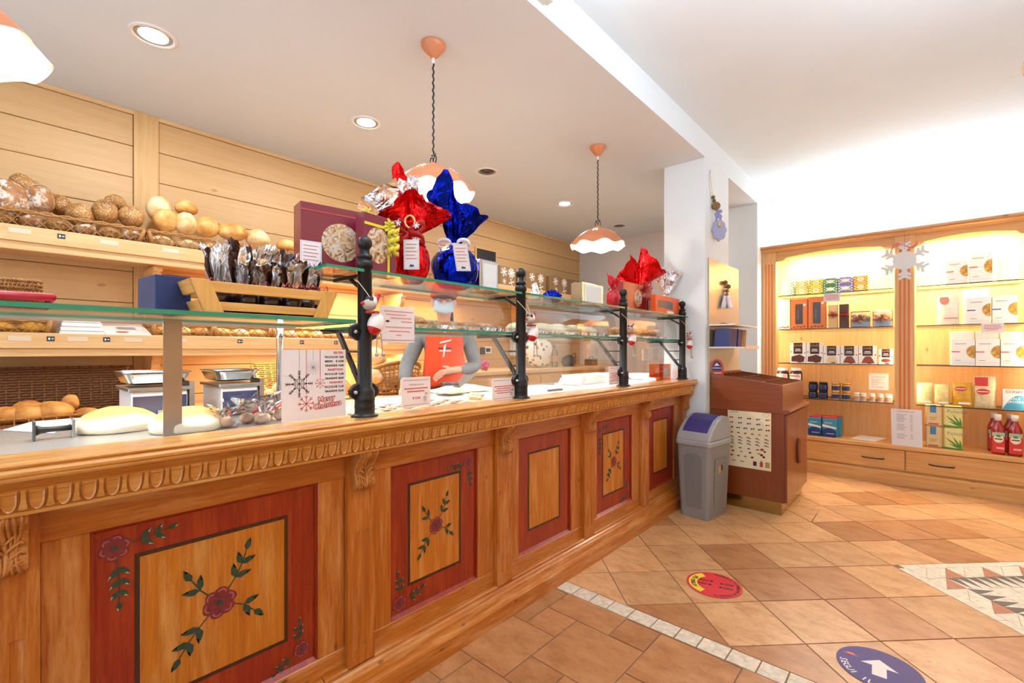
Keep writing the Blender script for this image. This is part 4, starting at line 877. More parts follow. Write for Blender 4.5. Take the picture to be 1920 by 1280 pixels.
def valance(x0, x1):
    pts = [(x0, 2.262), (x1, 2.262), (x1, 2.16)]; n = 40; w = x1-x0
    for k in range(n+1):
        u = 1-k/n; d = min(u, 1-u)
        if d < .07: z = 2.158
        elif d < .10: z = 2.158+.03*math.sin((d-.07)/.03*PI/2)
        else: q = (d-.10)/.40; z = 2.188+.012*math.sin(q*PI)-.03*0+.028*q*q
        pts.append((x0+w*u, z))
    obj('valance', MB().prism(pts, 'y', YCF-.004, YCF+.012), M_CABX, cab)
valance(-1.165, -.204); valance(-.066, .62)
obj('base_slab', MB().box(XC0, XC1, 5.425, YCB, .326, .362), M_CABX, cab, bevel=.003)
obj('plinth', MB().box(XC0, XC1, 5.428, YCB, 0, .104).prism([(5.428, .104), (5.444, .118), (5.46, .122), (5.46, .104)], 'x', XC0, XC1), M_CABX, cab)
obj('carcass', MB().box(XC0, XC1, 5.465, YCB, .104, .326), M_CABX, cab)
def curved_handle(xc, z, parent):
    pts = [(xc-.08, 5.446, z+.003), (xc-.075, 5.432, z), (xc-.03, 5.424, z-.002), (xc+.03, 5.424, z-.002), (xc+.075, 5.432, z), (xc+.08, 5.446, z+.003)]
    obj('handle', MB().tube(pts, .0055, 8), mat('aged_brass', '#4f4130', .4, .7), parent, smooth=True)
for (x0, x1, hx) in ((-1.298, -.132, -.36), (-.128, .80, .11)):
    d = obj('drawer', MB().box(x0+.003, x1-.003, 5.446, 5.465, .138, .318), M_CABX, cab, bevel=.002); curved_handle(hx, .222, d)
bays = ((-1.155, -.215), (-.055, .61))
for (x0, x1) in bays:
    for z in SH:
        b = MB().box(x0, x1, 5.505, YCB-.005, z-.008, z); b.m = [0, 0, 1, 1, 1, 1]; obj('glass_shelf', b, [M_GLASS, mat('dark_glass_edge', '#23352f', .15)], cab)
# tubes behind the uprights and the valance
M_TUBEW = mat('lit_cabinet_tube', (1, .9, .7, 1), .5, emit=30)
for (x0, x1) in bays:
    for x in (x0-.035, x1+.035):
        obj('light_tube', MB().lathe([(.008, .75), (.008, 2.13)], (x, 5.500, 0), 8), M_TUBEW, cab)
    obj('light_tube', MB().lathe([(.009, x0+.06), (.009, x1-.06)], (0, 5.50, 2.235), 8, 'x'), M_TUBEW, cab)
    lamp('cabinet_top_light', 'AREA', ((x0+x1)/2, 5.60, 2.262), 34, (1, .93, .8), x1-x0-.1, (0, 0, 0), .05)
# tube lying on top of the cabinet behind the cornice, washing the wall above
obj('unseen_top_tube', MB().lathe([(.013, XC0+.1), (.013, XC1-.1)], (0, 5.60, 2.312), 8, 'x'), mat('lit_white_tube', (.85, .97, 1.1, 1), .5, emit=10), cab)
lamp('cabinet_uplight', 'AREA', (-.25, 5.62, 2.33), 10, (.82, .97, 1.18), 1.9, (PI, 0, 0), .08)
# ------------------------------------------------------------------ goods
def bx(px0, px1, Y): return onY(px0, 600, Y).x, onY(px1, 600, Y).x
U_, V_ = Vector((1, 0, 0)), Vector((0, 0, 1))
def carton(name, label, x0, x1, z0, h, d, m, Y=5.56, group=None, cat='box', bev=.0015):
    t = thing(name, label, cat, ((x0+x1)/2, Y+d/2, z0), group)
    obj('box', MB().box(x0, x1, Y, Y+d, z0, z0+h), m, t, bevel=bev); return t
# top left: tea cartons, six colours, two high
teas = [('mint green', '#c9e3d2', '#5f9f7c'), ('pale yellow', '#efe39a', '#b8a63c'), ('lime yellow', '#dfe25a', '#96992a'), ('dark green', '#4d8a5c', '#d9e8d6'), ('violet', '#8683b9', '#e6e3f0'), ('orange yellow', '#ecc25a', '#a87a22')]
tp = [(1465.7, 1489.5), (1491.5, 1515), (1517, 1543), (1544, 1570), (1571.5, 1599), (1600.5, 1627)]
for k, ((p0, p1), (nm, c, c2)) in enumerate(zip(tp, teas)):
    x0, x1 = bx(p0, p1, 5.56)
    for lv in range(2):
        t = carton('tea_carton', f'{nm} tea carton, {"lower" if lv == 0 else "upper"} of its pair on the top glass shelf', x0, x1, SH[3]+.075*lv, .073, .10, mat('tea_'+nm.replace(' ', '_'), c, .5), group='tea cartons on the top shelf')
        w = x1-x0; z = SH[3]+.075*lv; m2 = mat('teaprint_'+nm.replace(' ', '_'), c2, .5)
        fr = []
        for sx in (0, 1):
            for i in range(5): fr.append(disc_pts(w*(.12 if sx == 0 else .88)+(.012 if i % 2 else -.006)*(1 if sx == 0 else -1), .01+.013*i, .008, .006, 8))
        printed('scroll_print', (x0, 5.56, z), U_, V_, fr, m2, t); printed('label_panel', (x0, 5.56, z), U_, V_, [disc_pts(w/2, .038, w*.26, .017, 16)], mat('label_cream', '#f4efd8', .5), t, .0009)
        lines_print(t, (x0, 5.56, z), U_, V_, w, [(w*.36, w*.64, .043), (w*.4, w*.6, .035)], m2, .003, .0012)
# second shelf: framed chocolate gift boxes, slim ribboned boxes, cellophane hampers
M_ORBOX = mat('orange_card', '#d9793a', .45); M_DKWIN = mat('dark_window', '#4c4543', .25); M_CREAM = mat('cream_card', '#efe2c6', .5)
for k, (p0, p1, top, m, lab) in enumerate(((1458, 1482, 561, M_CREAM, 'cream gift box with orange edge at the left end of its shelf'), (1483, 1514, 560, M_ORBOX, 'orange gift box with dark window, left one of the pair'), (1515.5, 1548, 556, M_ORBOX, 'orange gift box with dark window, right one of the pair'))):
    x0, x1 = bx(p0, p1, 5.56); h = onY(p1, top, 5.56).z-SH[2]
    t = carton('gift_box', lab, x0, x1, SH[2], h, .07, m, group='gift boxes on the second shelf'); w = x1-x0
    if k: 
        printed('window', (x0, 5.56, SH[2]), U_, V_, [[(w*.26, .05), (w*.72, .05), (w*.72, h-.05), (w*.26, h-.05)]], M_DKWIN, t)
        lines_print(t, (x0, 5.56, SH[2]), U_, V_, w, [(w*.42, w*.46, h*.35+.012*i) for i in range(8)], M_GREYINK, .007, .001)
        printed('seal', (x0, 5.56, SH[2]), U_, V_, [disc_pts(w*.82, h-.06, .012, .014, 12)], M_PAPER, t)
    printed('cocoa_bean_print', (x0, 5.56, SH[2]), U_, V_, [disc_pts(w*.2+w*.2*i, .018+.006*(i % 2), .014, .007, 8) for i in range(4)], mat('cocoa_print', '#7a3a18', .5), t)
    obj('edge_strip', MB().box(x1-.004, x1+.0005, 5.559, 5.63, SH[2], SH[2]+h), mat('orange_edge', '#c9642a', .5), t)
M_RIB = mat('red_ribbon', '#c4473a', .4); M_GOLDR = mat('gold_ribbon', '#d6b264', .35, .5)
def bow(parent, c, s, m, n=7, seed=1, flat=.5):
    r = random.Random(seed); b = MB()
    for k in range(n):
        a = 2*PI*k/n+r.uniform(-.3, .3); L = s*r.uniform(.7, 1.1); d = Vector((math.cos(a), -flat, math.sin(a))).normalized(); sd = Vector((-math.sin(a), 0, math.cos(a)))*s*.16
        pts = [Vector(c), Vector(c)+d*L*.5+sd*1.4, Vector(c)+d*L, Vector(c)+d*L*.55-sd*1.4, Vector(c)]
        for p, q in zip(pts[:-1], pts[1:]): w = Vector((0, -s*.17, 0)); b.add([p-w, q-w, q+w, p+w], [(0, 1, 2, 3)])
    return obj('bow', b, m, parent, solid=.0006)
for k, (p0, p1, top, m, lab) in enumerate(((1552.5, 1570, 571, mat('beige_card', '#dcbd85', .5), 'slim beige box tied with a red ribbon bow'), (1573.5, 1591, 569.5, mat('brown_card', '#5a3c2a', .5), 'slim dark brown box tied with a red ribbon bow'))):
    x0, x1 = bx(p0, p1, 5.56); h = onY(p1, top, 5.56).z-SH[2]; t = carton('slim_box', lab, x0, x1, SH[2], h, .06, m, group='slim ribboned boxes')
    obj('ribbon', MB().box(x0-.001, x1+.001, 5.559, 5.621, SH[2]+h*.52, SH[2]+h*.60), M_RIB, t); bow(t, ((x0+x1)/2, 5.556, SH[2]+h*.57), .055, M_RIB, 8, k+3)
for k, (p0, p1) in enumerate(((1594.5, 1632), (1636, 1674))):
    x0, x1 = bx(p0, p1, 5.56); w = x1-x0; z = SH[2]
    t = thing('hamper', ('left' if k == 0 else 'right')+' clear-wrapped sweet hamper with curled ribbon on the second shelf', 'hamper', ((x0+x1)/2, 5.62, z), 'cellophane hampers')
    obj('tray', MB().box(x0+.01, x1-.01, 5.57, 5.66, z, z+.055), mat('silver_card', '#9aa5a8', .35, .5), t)
    b = MB()
    for i in range(10): b.ball((x0+.025+(w-.05)*(i % 5)/4, 5.59+.03*(i//5), z+.07+.02*(i % 3)), .022, 8, 6)
    obj('sweets', b, mat('mixed_sweets', '#d8b48a', .5, var=.5, vscale=25), t, smooth=True)['kind'] = 'stuff'
    obj('wrapper', MB().box(x0, x1, 5.562, 5.67, z, z+.155), M_CELLO, t, bevel=.008)
    bow(t, (x0+w*.35, 5.56, z+.07), .06, M_RIB, 9, 20+k); bow(t, (x0+w*.6, 5.56, z+.09), .05, M_GOLDR, 9, 30+k)
# third shelf: cake and pudding mix boxes
M_BOXW = mat('white_carton', '#ece8e2', .45); M_BROWN = mat('brown_label', '#3b2018', .4); M_CHOC = mat('chocolate_print', '#5d2b1a', .45, var=.3, vscale=60); M_GOLD = mat('gold_print', '#c99a4a', .4, .4); M_VAN = mat('vanilla_print', '#ddc79b', .45); M_CARA = mat('caramel_print', '#8c3f20', .45)
cakes = [(1481.4, 1511.2, 642, 'cake', 'first white cake-mix box showing a chocolate slice'), (1512, 1543, 642, 'cake', 'second white cake-mix box showing a chocolate slice'), (1543.7, 1574.8, 648, 'van', 'white pudding-mix box showing a vanilla pudding'), (1575.8, 1608.6, 648, 'cho', 'white pudding-mix box showing a chocolate pudding, beside the vanilla one'), (1609.8, 1644, 648, 'cho', 'white pudding-mix box showing a chocolate pudding, beside the small box'), (1647.3, 1674.5, 654, 'cup', 'smallest white mix box at the right end, showing a bowl')]
for (p0, p1, top, kd, lab) in cakes:
    x0, x1 = bx(p0, p1, 5.56); h = onY(p1, top, 5.56).z-SH[1]; w = x1-x0; z = SH[1]; t = carton('mix_box', lab, x0, x1, z, h, .06, M_BOXW, group='baking mix boxes'); o_ = (x0, 5.56, z)
    printed('label', o_, U_, V_, [[(w*.22, h*.45), (w*.78, h*.45), (w*.78, h*.995), (w*.22, h*.995)]], M_BROWN, t)
    text('Lindt', h*.17, (x0+w/2, 5.56, z+h*.82), U_, V_, M_GOLD, t, align='CENTER', lift=.001)
    lines_print(t, o_, U_, V_, w, [(w*.34, w*.66, h*.68), (w*.3, w*.7, h*.60)], M_PAPER, h*.035, .001)
    if kd == 'cake': pol, m = [[(w*.08, h*.08), (w*.85, h*.05), (w*.93, h*.3), (w*.6, h*.42), (w*.1, h*.32)]], M_CHOC
    elif kd == 'cup': pol, m = [disc_pts(w*.5, h*.25, w*.32, h*.12, 16)], M_CARA
    else: pol, m = [[(w*.15, h*.05), (w*.88, h*.05), (w*.76, h*.3), (w*.66, h*.42), (w*.38, h*.42), (w*.28, h*.3)]], M_VAN if kd == 'van' else M_CARA
    printed('picture', o_, U_, V_, pol, m, t, .0012); printed('cocoa_dots', o_, U_, V_, [disc_pts(w*.08, h*.55, .006, .006, 6), disc_pts(w*.92, h*.5, .006, .006, 6), disc_pts(w*.6, h*.05, .02, .006, 8)], M_CHOC, t, .0014)
# fourth shelf: spread jars (stacked in pairs), small cream jars, tiny white jars
M_NUT = mat('hazelnut_spread', '#3a1d10', .15); M_LIDW = mat('white_lid', '#efeeea', .4); M_LBLW = mat('white_jar_label', '#f3f1ee', .5)
def spread_jar(label, c, r, h):
    t = thing('spread_jar', label, 'jar', c, 'hazelnut spread jars'); x, y, z = c
    obj('body', MB().lathe([(r*.9, z), (r, z+h*.06), (r, z+h*.58), (r*.95, z+h*.7), (r*.80, z+h*.82)], (x, y, 0), 20), M_NUT, t, smooth=True)
    obj('lid', MB().lathe([(r*.84, z+h*.82), (r*.86, z+h*.84), (r*.86, z+h*.97), (r*.82, z+h)], (x, y, 0), 20), M_LIDW, t, smooth=True)
    b = MB(); b.sheet(lambda u, v: (x+(r*1.015)*math.cos(-PI*.5+(u-.5)*2.6-.3), y+(r*1.015)*math.sin(-PI*.5+(u-.5)*2.6-.3), z+h*(.14+.46*v)), 14, 1); obj('label', b, M_LBLW, t)
    n = Vector((-.25, -.97, 0)).normalized(); u = Vector((.97, -.25, 0)).normalized()
    q = Vector((x, y, z+h*.40))+n*(r*1.04)
    text('n', h*.25, q-u*r*.62, u, (0, 0, 1), M_BLACK, t, lift=0, bold=.0006); text('utella', h*.25, q-u*r*.38, u, (0, 0, 1), M_REDINK, t, lift=0, bold=.0006)
    printed('nut_picture', Vector((x, y, z+h*.2))+n*(r*1.035), u, (0, 0, 1), [disc_pts(-.01, 0, .02, .007, 10), disc_pts(.025, .002, .012, .008, 8)], mat('nut_print', '#b07b4a', .5), t, 0)
    return t
for k, (p0, p1) in enumerate(((1456.5, 1479.5), (1481.5, 1504.6))):
    x0, x1 = bx(p0, p1, 5.60); r = (x1-x0)/2; zt = onY(p1, 690, 5.60).z; h = (zt-SH[0])/2
    for lv in (0, 1): spread_jar(('left' if k == 0 else 'right')+(' lower' if lv == 0 else ' upper')+' big hazelnut spread jar behind the wooden sweets stand', ((x0+x1)/2, 5.60, SH[0]+h*lv), r, h)
M_NAVY = mat('navy_label', '#1c2f63', .4); M_DKC = mat('dark_cream', '#2c1a12', .2); M_GOLDL = mat('gold_lid', '#c9a24c', .3, .8); M_PALEC = mat('pale_cream', '#c79a52', .3); M_BLKLID = mat('dark_lid', '#23252c', .3, .4)
def small_jar(label, c, r, h, body, lid, lab, group):
    t = thing('cream_jar', label, 'jar', c, group); x, y, z = c
    obj('body', MB().lathe([(r*.92, z), (r, z+h*.05), (r, z+h*.66), (r*.86, z+h*.76)], (x, y, 0), 14), body, t, smooth=True)
    obj('lid', MB().lathe([(r*.93, z+h*.76), (r*.95, z+h*.97), (r*.9, z+h)], (x, y, 0), 14), lid, t, smooth=True)
    b = MB(); b.sheet(lambda u, v: (x+r*1.02*math.cos(-PI*.5+(u-.5)*2.4-.3), y+r*1.02*math.sin(-PI*.5+(u-.5)*2.4-.3), z+h*(.1+.5*v)), 8, 1); obj('label', b, lab, t)
for (a, b0, nm, body, lid, lab) in ((1514, 1552, 'dark-lidded', M_DKC, M_BLKLID, M_NAVY), (1557.5, 1596.5, 'gold-lidded', M_PALEC, M_GOLDL, M_NAVY)):
    for i in range(2):
        for lv in range(2):
            w = (b0-a)/2; x0, x1 = bx(a+w*i+.6, a+w*(i+1)-.6, 5.57); r = (x1-x0)/2; h = .083
            small_jar(f'{nm} cream jar, {"left" if i == 0 else "right"} one of the {"lower" if lv == 0 else "upper"} row', ((x0+x1)/2, 5.57+r, SH[0]+h*lv), r, h, body, lid, lab, nm+' cream jars')
for k, (a, b0) in enumerate(((1600.5, 1612.7), (1613.2, 1624.5), (1629.6, 1641), (1645.3, 1656.5), (1659, 1673.9))):
    x0, x1 = bx(a, b0, 5.57); r = (x1-x0)/2; small_jar(f'tiny white-lidded jar, {ORD[k]} from the left in its row', ((x0+x1)/2, 5.57+r, SH[0]), r, .075, mat('tiny_jar_body', '#e8dccb', .3), M_LIDW, mat('tiny_jar_label', '#b98a6a', .5), 'tiny white-lidded jars')
def card(name, label, o, u, v, w, h, th=.001, m=None, cat='card', group=None, n=None):
    """thin card: o = lower left corner"""
    o, u, v = Vector(o), Vector(u).normalized(), Vector(v).normalized(); k = u.cross(v)
    t = thing(name, label, cat, o+u*w/2, group); obj('sheet', hexa(o-k*th, u*w, v*h, k*th), m or M_PAPER, t); return t
t = card('price_note', 'white note stuck to the back of the cabinet under the pudding boxes', onY(1629, 730, YCB-.003), U_, V_, .155, .165); lines_print(t, onY(1629, 730, YCB-.003), U_, V_, 0, [(.02, .13, .13), (.02, .10, .10), (.02, .08, .085), (.02, .12, .07), (.02, .07, .055), (.02, .12, .03)], M_REDINK, .003)
# ---- on the slab
def soft_pack(name, label, x0, x1, z0, h, d, m, Y, group=None, cat='packet', bulge=.012, seed=0, crimp=True):
    t = thing(name, label, cat, ((x0+x1)/2, Y+d/2, z0), group); b = MB(); n, k = 8, 7; r = random.Random(seed); w = x1-x0
    cx, cy = (x0+x1)/2, Y+d/2
    ring = []
    for j in range(k+1):
        q = j/k; f = math.sin(PI*min(1, q*1.02+.02))**.35 if crimp else 1
        dz = d/2*max(.06 if q > .9 and crimp else .55, f); wz = w/2*(1-.05*q)
        for i in range(16):
            a = 2*PI*i/16; ca, sa = math.cos(a), math.sin(a); p = 3.2
            rr = (abs(ca)**p+abs(sa)**p)**(-1/p)
            ring.append((cx+wz*ca*rr+r.uniform(-.002, .002), cy+dz*sa*rr+r.uniform(-.002, .002), z0+h*q))
    fs = [(j*16+i, j*16+(i+1) % 16, (j+1)*16+(i+1) % 16, (j+1)*16+i) for j in range(k) for i in range(16)]+[tuple(range(15, -1, -1)), tuple(range(k*16, k*16+16))]
    b.add(ring, fs); obj('pack', b, m, t, smooth=True); return t
M_TEAL = mat('teal_pack', '#3d93b4', .4); M_NAV2 = mat('blue_wave', '#1d3f80', .4); M_REDT = mat('red_pack_top', '#c83a35', .4)
for i in range(2):
    for j in range(2):
        x0, x1 = bx((1515, 1541.5)[i], (1539.5, 1568)[i], 5.50); Y = 5.50+.10*j; x0 += .03*j; x1 += .03*j; z = .362; h = .185
        t = carton('salt_packet', f'teal and navy salt packet with red top, {"left" if i == 0 else "right"} one of the {"front" if j == 0 else "rear"} pair', x0, x1, z, h, .085, M_TEAL, Y, 'salt packets', 'packet', .006); w = x1-x0
        obj('red_top', MB().box(x0+.004, x1-.004, Y+.004, Y+.08, z+h, z+h+.016), M_REDT, t, bevel=.004)
        if j == 0:
            wave = [(0, .002), (w, .002), (w, .06)]+[(w*(1-q/8), .06+.03*math.sin(q/8*3)) for q in range(1, 9)]
            printed('navy_wave', (x0, Y, z), U_, V_, [wave], M_NAV2, t); printed('white_wave', (x0, Y, z), U_, V_, [[(0, .10), (w, .085), (w, .1), (0, .125)]], M_PAPER, t); lines_print(t, (x0, Y, z), U_, V_, w, [(w*.15, w*.7, .14), (w*.3, w*.85, .035)], M_PAPER, .005, .001)
b = MB(); p = onZ(1595, 818, .364)
t = thing('paper_sheet', 'white paper sheet lying flat on the cabinet base', 'paper', (-.38, 5.6, .363))
b.add([onZ(1594, 822, .364), onZ(1640, 828, .364), onZ(1664, 821.5, .364), onZ(1612, 815, .366)], [(0, 1, 2, 3)]); obj('sheet', b, M_PAPER, t, solid=.0008)
Yp = 5.428; o_ = onY(1672, 829, Yp); o_.z = .364; w = onY(1732, 829, Yp).x-o_.x; h = .33
t = card('price_list', 'printed price list in a clear stand on the cabinet base', o_, U_, (-.02, .05, 1), w*.97, h, m=mat('price_sheet', '#e2dcda', .25), cat='price list')
vv = Vector((-.02, .05, 1)).normalized(); lines_print(t, o_, U_, vv, w, [(w*.18, w*(.42 if i % 3 else .5), h-.05-.0125*i) for i in range(18) if i not in (6, 12, 13)]+[(w*.6, w*.68, h-.05-.0125*i) for i in range(18) if i not in (6, 12, 13)], M_GREYINK, .004)
lines_print(t, o_, U_, vv, w, [(w*.2, w*.75, h-.022)], M_REDINK, .004)
M_KRAFT = mat('cream_flour_bag', '#dcc48f', .5, var=.06, vscale=20); M_POL = mat('pale_polenta_bag', '#e3d98c', .45, var=.05, vscale=12); M_GRN = mat('leaf_green', '#4d8a34', .45); M_BLUL = mat('sky_blue_label', '#3f83b6', .45)
for lv in range(2):
    x0, x1 = bx(1734.5, 1766, 5.52); hh = .19; z = .362+.192*lv; w = x1-x0; s_ = '' 
    t = carton('flour_bag', f'cream flour bag with blue top label, {"lower" if lv == 0 else "upper"} of its stack', x0, x1, z, hh, .10, M_KRAFT, 5.52, 'cream flour bags', 'flour bag', .012)
    printed('blue_label', (x0, 5.52, z), U_, V_, [[(w*.3, hh*.62), (w*.66, hh*.62), (w*.66, hh*.98), (w*.3, hh*.98)]], M_BLUL, t); lines_print(t, (x0, 5.52, z), U_, V_, w, [(w*.2, w*.8, .02)], M_REDINK, .011); lines_print(t, (x0, 5.52, z), U_, V_, w, [(w*.25, w*.7, .075), (w*.3, w*.65, .06)], mat('ochre_print', '#a98443', .5), .005)
    x0, x1 = bx(1769, 1805, 5.52); w = x1-x0
    t = carton('polenta_bag', f'pale yellow polenta bag with green leaf print, {"lower" if lv == 0 else "upper"} of its stack', x0, x1, z, hh, .10, M_POL, 5.52, 'pale yellow polenta bags', 'polenta bag', .012)
    printed('leaf_print', (x0, 5.52, z), U_, V_, [leafpoly(w*.95, .012, PI*.5+a, L, .008) for a, L in ((.15, .08), (.5, .12), (.85, .14), (1.1, .09))]+[[(0, .002), (w, .002), (w, .012), (0, .02)]], M_GRN, t); text('Polenta', .042, (x0+w*.18, 5.52, z+.125), U_, V_, M_GREYINK, t)
# passata bottles
M_PASS = mat('tomato_passata', '#9c1d12', .12, coat=.6); M_CAPW = mat('white_cap', '#e9e4e0', .35); M_TOML = mat('tomato_label_red', '#d4332c', .45)
def bottle(label, c, r, h):
    t = thing('passata_bottle', label, 'bottle', c, 'tomato passata bottles'); x, y, z = c; sq = 3.6; n = 20; prof = [(r*.9, 0), (r, .01), (r, h*.60), (r*.93, h*.67), (r*.6, h*.77), (r*.48, h*.82), (r*.48, h*.86)]; b = MB(); vs_ = []
    for rr, zz in prof:
        for i in range(n):
            a = 2*PI*i/n; f = (abs(math.cos(a))**sq+abs(math.sin(a))**sq)**(-1/sq) if zz < h*.7 else 1; vs_.append((x+rr*f*math.cos(a), y+rr*f*math.sin(a), z+zz))
    b.add(vs_, [(k*n+i, k*n+(i+1) % n, (k+1)*n+(i+1) % n, (k+1)*n+i) for k in range(len(prof)-1) for i in range(n)]+[tuple(range(n-1, -1, -1)), tuple(range((len(prof)-1)*n, len(prof)*n))]); obj('body', b, M_PASS, t, smooth=True)
    obj('cap', MB().lathe([(r*.55, z+h*.85), (r*.57, z+h*.99), (r*.5, z+h)], (x, y, 0), 16), M_CAPW, t, smooth=True)
    o_ = (x-r, y-r-.001, z); w = 2*r
    printed('label', o_, U_, V_, [[(.004, h*.06), (w-.004, h*.06), (w-.004, h*.56), (.004, h*.56)]], M_TOML, t, .0008); printed('label_sky', o_, U_, V_, [[(.004, h*.46), (w-.004, h*.46), (w-.004, h*.56), (.004, h*.56)]], mat('label_sky', '#a9c0a5', .5), t, .0011)
    printed('label_oval', o_, U_, V_, [disc_pts(w/2, h*.40, w*.36, h*.10, 20)], mat('label_cream2', '#ece3c9', .5), t, .0014); printed('label_banner', o_, U_, V_, [disc_pts(w/2, h*.47, w*.2, h*.03, 14)], M_GRN, t, .0017); lines_print(t, o_, U_, V_, w, [(w*.22, w*.78, h*.395)], M_BLACK, .009, .0017); lines_print(t, o_, U_, V_, w, [(w*.35, w*.9, h*.17)], mat('label_pink', '#f2a9a0', .5), .016, .0014)
for i in range(2):
    for j in range(2):
        p0, p1 = ((1859, 1885.5), (1890.5, 1918.5))[i]; x0, x1 = bx(p0, p1, 5.50); r = (x1-x0)/2; c = ((x0+x1)/2-.012*j, 5.50+r+.15*j, .362)
        bottle(f'tomato passata bottle, {"left" if i == 0 else "right"} one of the {"front" if j == 0 else "rear"} pair', c, r, .33)
# ---- right bay, fourth shelf: pasta bags and salt box
M_BAGA = mat('pale_pasta_bag', '#e6cf8d', .3, var=.25, vscale=25); M_BAGB = mat('gold_pasta_bag', '#d8a233', .3, var=.2, vscale=25); M_BAGC = mat('straw_pasta_bag', '#e2cfa0', .3, var=.2, vscale=40)
bags = [(1718, 1749.5, 718, M_BAGA, 'pale pasta bag next to the striped upright, fourth shelf'), (1750.5, 1781, 721, M_BAGA, 'pale pasta bag second from the striped upright, fourth shelf'), (1785, 1825, 718, M_BAGB, 'golden yellow pasta bag on the fourth shelf'), (1826, 1869, 706, M_BAGC, 'tall pasta bag with red top on the fourth shelf')]
for k, (p0, p1, top, m, lab) in enumerate(bags):
    x0, x1 = bx(p0, p1, 5.54); h = onY(p1, top, 5.54).z-SH[0]; w = x1-x0; t = soft_pack('pasta_bag', lab, x0, x1, SH[0], h, .08, m, 5.54, 'pasta bags on the fourth shelf', 'pasta bag', seed=k)
    o_ = (x0, 5.532, SH[0])
    if k >= 2: printed('brand_oval', o_, U_, V_, [disc_pts(w*.4, h*(.75 if k == 2 else .52), w*.3, h*.09, 16)], M_REDT, t); lines_print(t, o_, U_, V_, w, [(w*.15, w*.65, h*(.75 if k == 2 else .52))], M_PAPER, .006, .001)
    if k == 3: printed('red_top', o_, U_, V_, [[(w*.03, h*.7), (w*.62, h*.7), (w*.62, h*.97), (w*.03, h*.97)]], M_REDT, t)
    else: printed('print_patch', o_, U_, V_, [[(w*.3, h*.12), (w*.85, h*.12), (w*.85, h*.2), (w*.3, h*.2)]], M_PAPER, t)
x0, x1 = bx(1880, 1926, 5.54); h = onY(1920, 731, 5.54).z-SH[0]; w = x1-x0; t = carton('salt_box', 'pale grey and teal coarse salt box beside the pasta bags', x0, x1, SH[0], h, .07, mat('grey_white_box', '#dfe3e2', .45), 5.54)
o_ = (x0, 5.54, SH[0]); printed('teal_wave', o_, U_, V_, [[(0, .002), (w, .002), (w, h*.62)]+[(w*(1-q/10), h*(.62+.12*math.sin(q/10*PI*1.2))-h*.5*(q/10)**3) for q in range(1, 11)]], M_TEAL, t)
text('CONAD', .029, (x0+w*.12, 5.54, SH[0]+h*.83), U_, V_, M_REDINK, t, bold=.0008); text('SALE', .027, (x0+w*.52, 5.54, SH[0]+h*.50), U_, V_, M_PAPER, t, align='CENTER', lift=.0012); text('GROSSO', .027, (x0+w*.52, 5.54, SH[0]+h*.34), U_, V_, M_PAPER, t, align='CENTER', lift=.0012)
# ---- pasta cartons with half-round windows
M_PBOX = mat('white_pasta_carton', '#eceae4', .45); M_PASTA = mat('pasta_in_window', '#c9973e', .5, var=.55, vscale=70, bump=.6, bscale=90)
def pasta_box(label, p0, p1, z, top, Y, stripe, win=True, group='white pasta cartons'):
    x0, x1 = bx(p0, p1, Y); h = onY(p1, top, Y).z-z; w = x1-x0; t = carton('pasta_carton', label, x0, x1, z, h, .075, M_PBOX, Y, group); o_ = (x0, Y, z)
    if win:
        printed('window', o_, U_, V_, [disc_pts(w-.0005, h*.52, w*.36, h*.24, 16, PI/2, PI*1.5)], M_PASTA, t); printed('colour_bar', o_, U_, V_, [[(0, h*.50), (w*.36, h*.50), (w*.36, h*.54), (0, h*.54)]], mat('bar_'+stripe, {'red': '#d9574b', 'blue': '#2f4fa3'}[stripe], .5), t)
        lines_print(t, o_, U_, V_, w, [(w*.15+w*.055*i, w*.185+w*.055*i, h*.82) for i in range(9)], M_GREYINK, h*.035); lines_print(t, o_, U_, V_, w, [(w*.15, w*.4, h*.2)], M_GREYINK, .004); lines_print(t, o_, U_, V_, w, [(w*.1, w*.95, h*.11)], mat('faint_line', '#c4bfb6', .5), .002)
    return t
for k, (p0, p1) in enumerate(((1784, 1828), (1829, 1875), (1876.5, 1921))): pasta_box(f'white pasta carton with red bar, {ORD[k]} in the front row of the third shelf', p0, p1, SH[1], 635, 5.54, 'red')
for k, (p0, p1) in enumerate(((1781, 1825), (1828, 1872), (1875, 1919))): pasta_box(f'taller plain white carton, {ORD[k]} in the rear row of the third shelf', p0, p1, SH[1], 621, 5.65, 'red', False, 'plain cartons behind the pasta cartons')
for k, (p0, p1) in enumerate(((1813, 1858), (1860.5, 1907.5))): pasta_box(('left' if k == 0 else 'right')+' white pasta carton with blue bar on the second shelf', p0, p1, SH[2], (556, 553)[k], 5.54, 'blue')
pasta_box('plain white carton standing behind the blue-barred cartons', 1805, 1855, SH[2], 541, 5.66, 'red', False, 'plain cartons behind the pasta cartons')
for k, (p0, p1) in enumerate(((1773.6, 1815), (1817.5, 1861), (1870, 1908))): pasta_box(f'white pasta carton with red bar, {ORD[k]} from the left on the top shelf', p0, p1, SH[3], (485, 471, 480)[k], 5.54, 'red', k < 2)
x0, x1 = bx(1757, 1800, 5.54); h = onY(1790, 553, 5.54).z-SH[2]; w = x1-x0
t = soft_pack('flour_bag', 'white paper bag with red logo beside the blue-barred cartons', x0, x1, SH[2], h, .09, mat('white_paper_bag', '#ece4d3', .5, var=.08, vscale=20), 5.54, None, 'paper bag', seed=9)
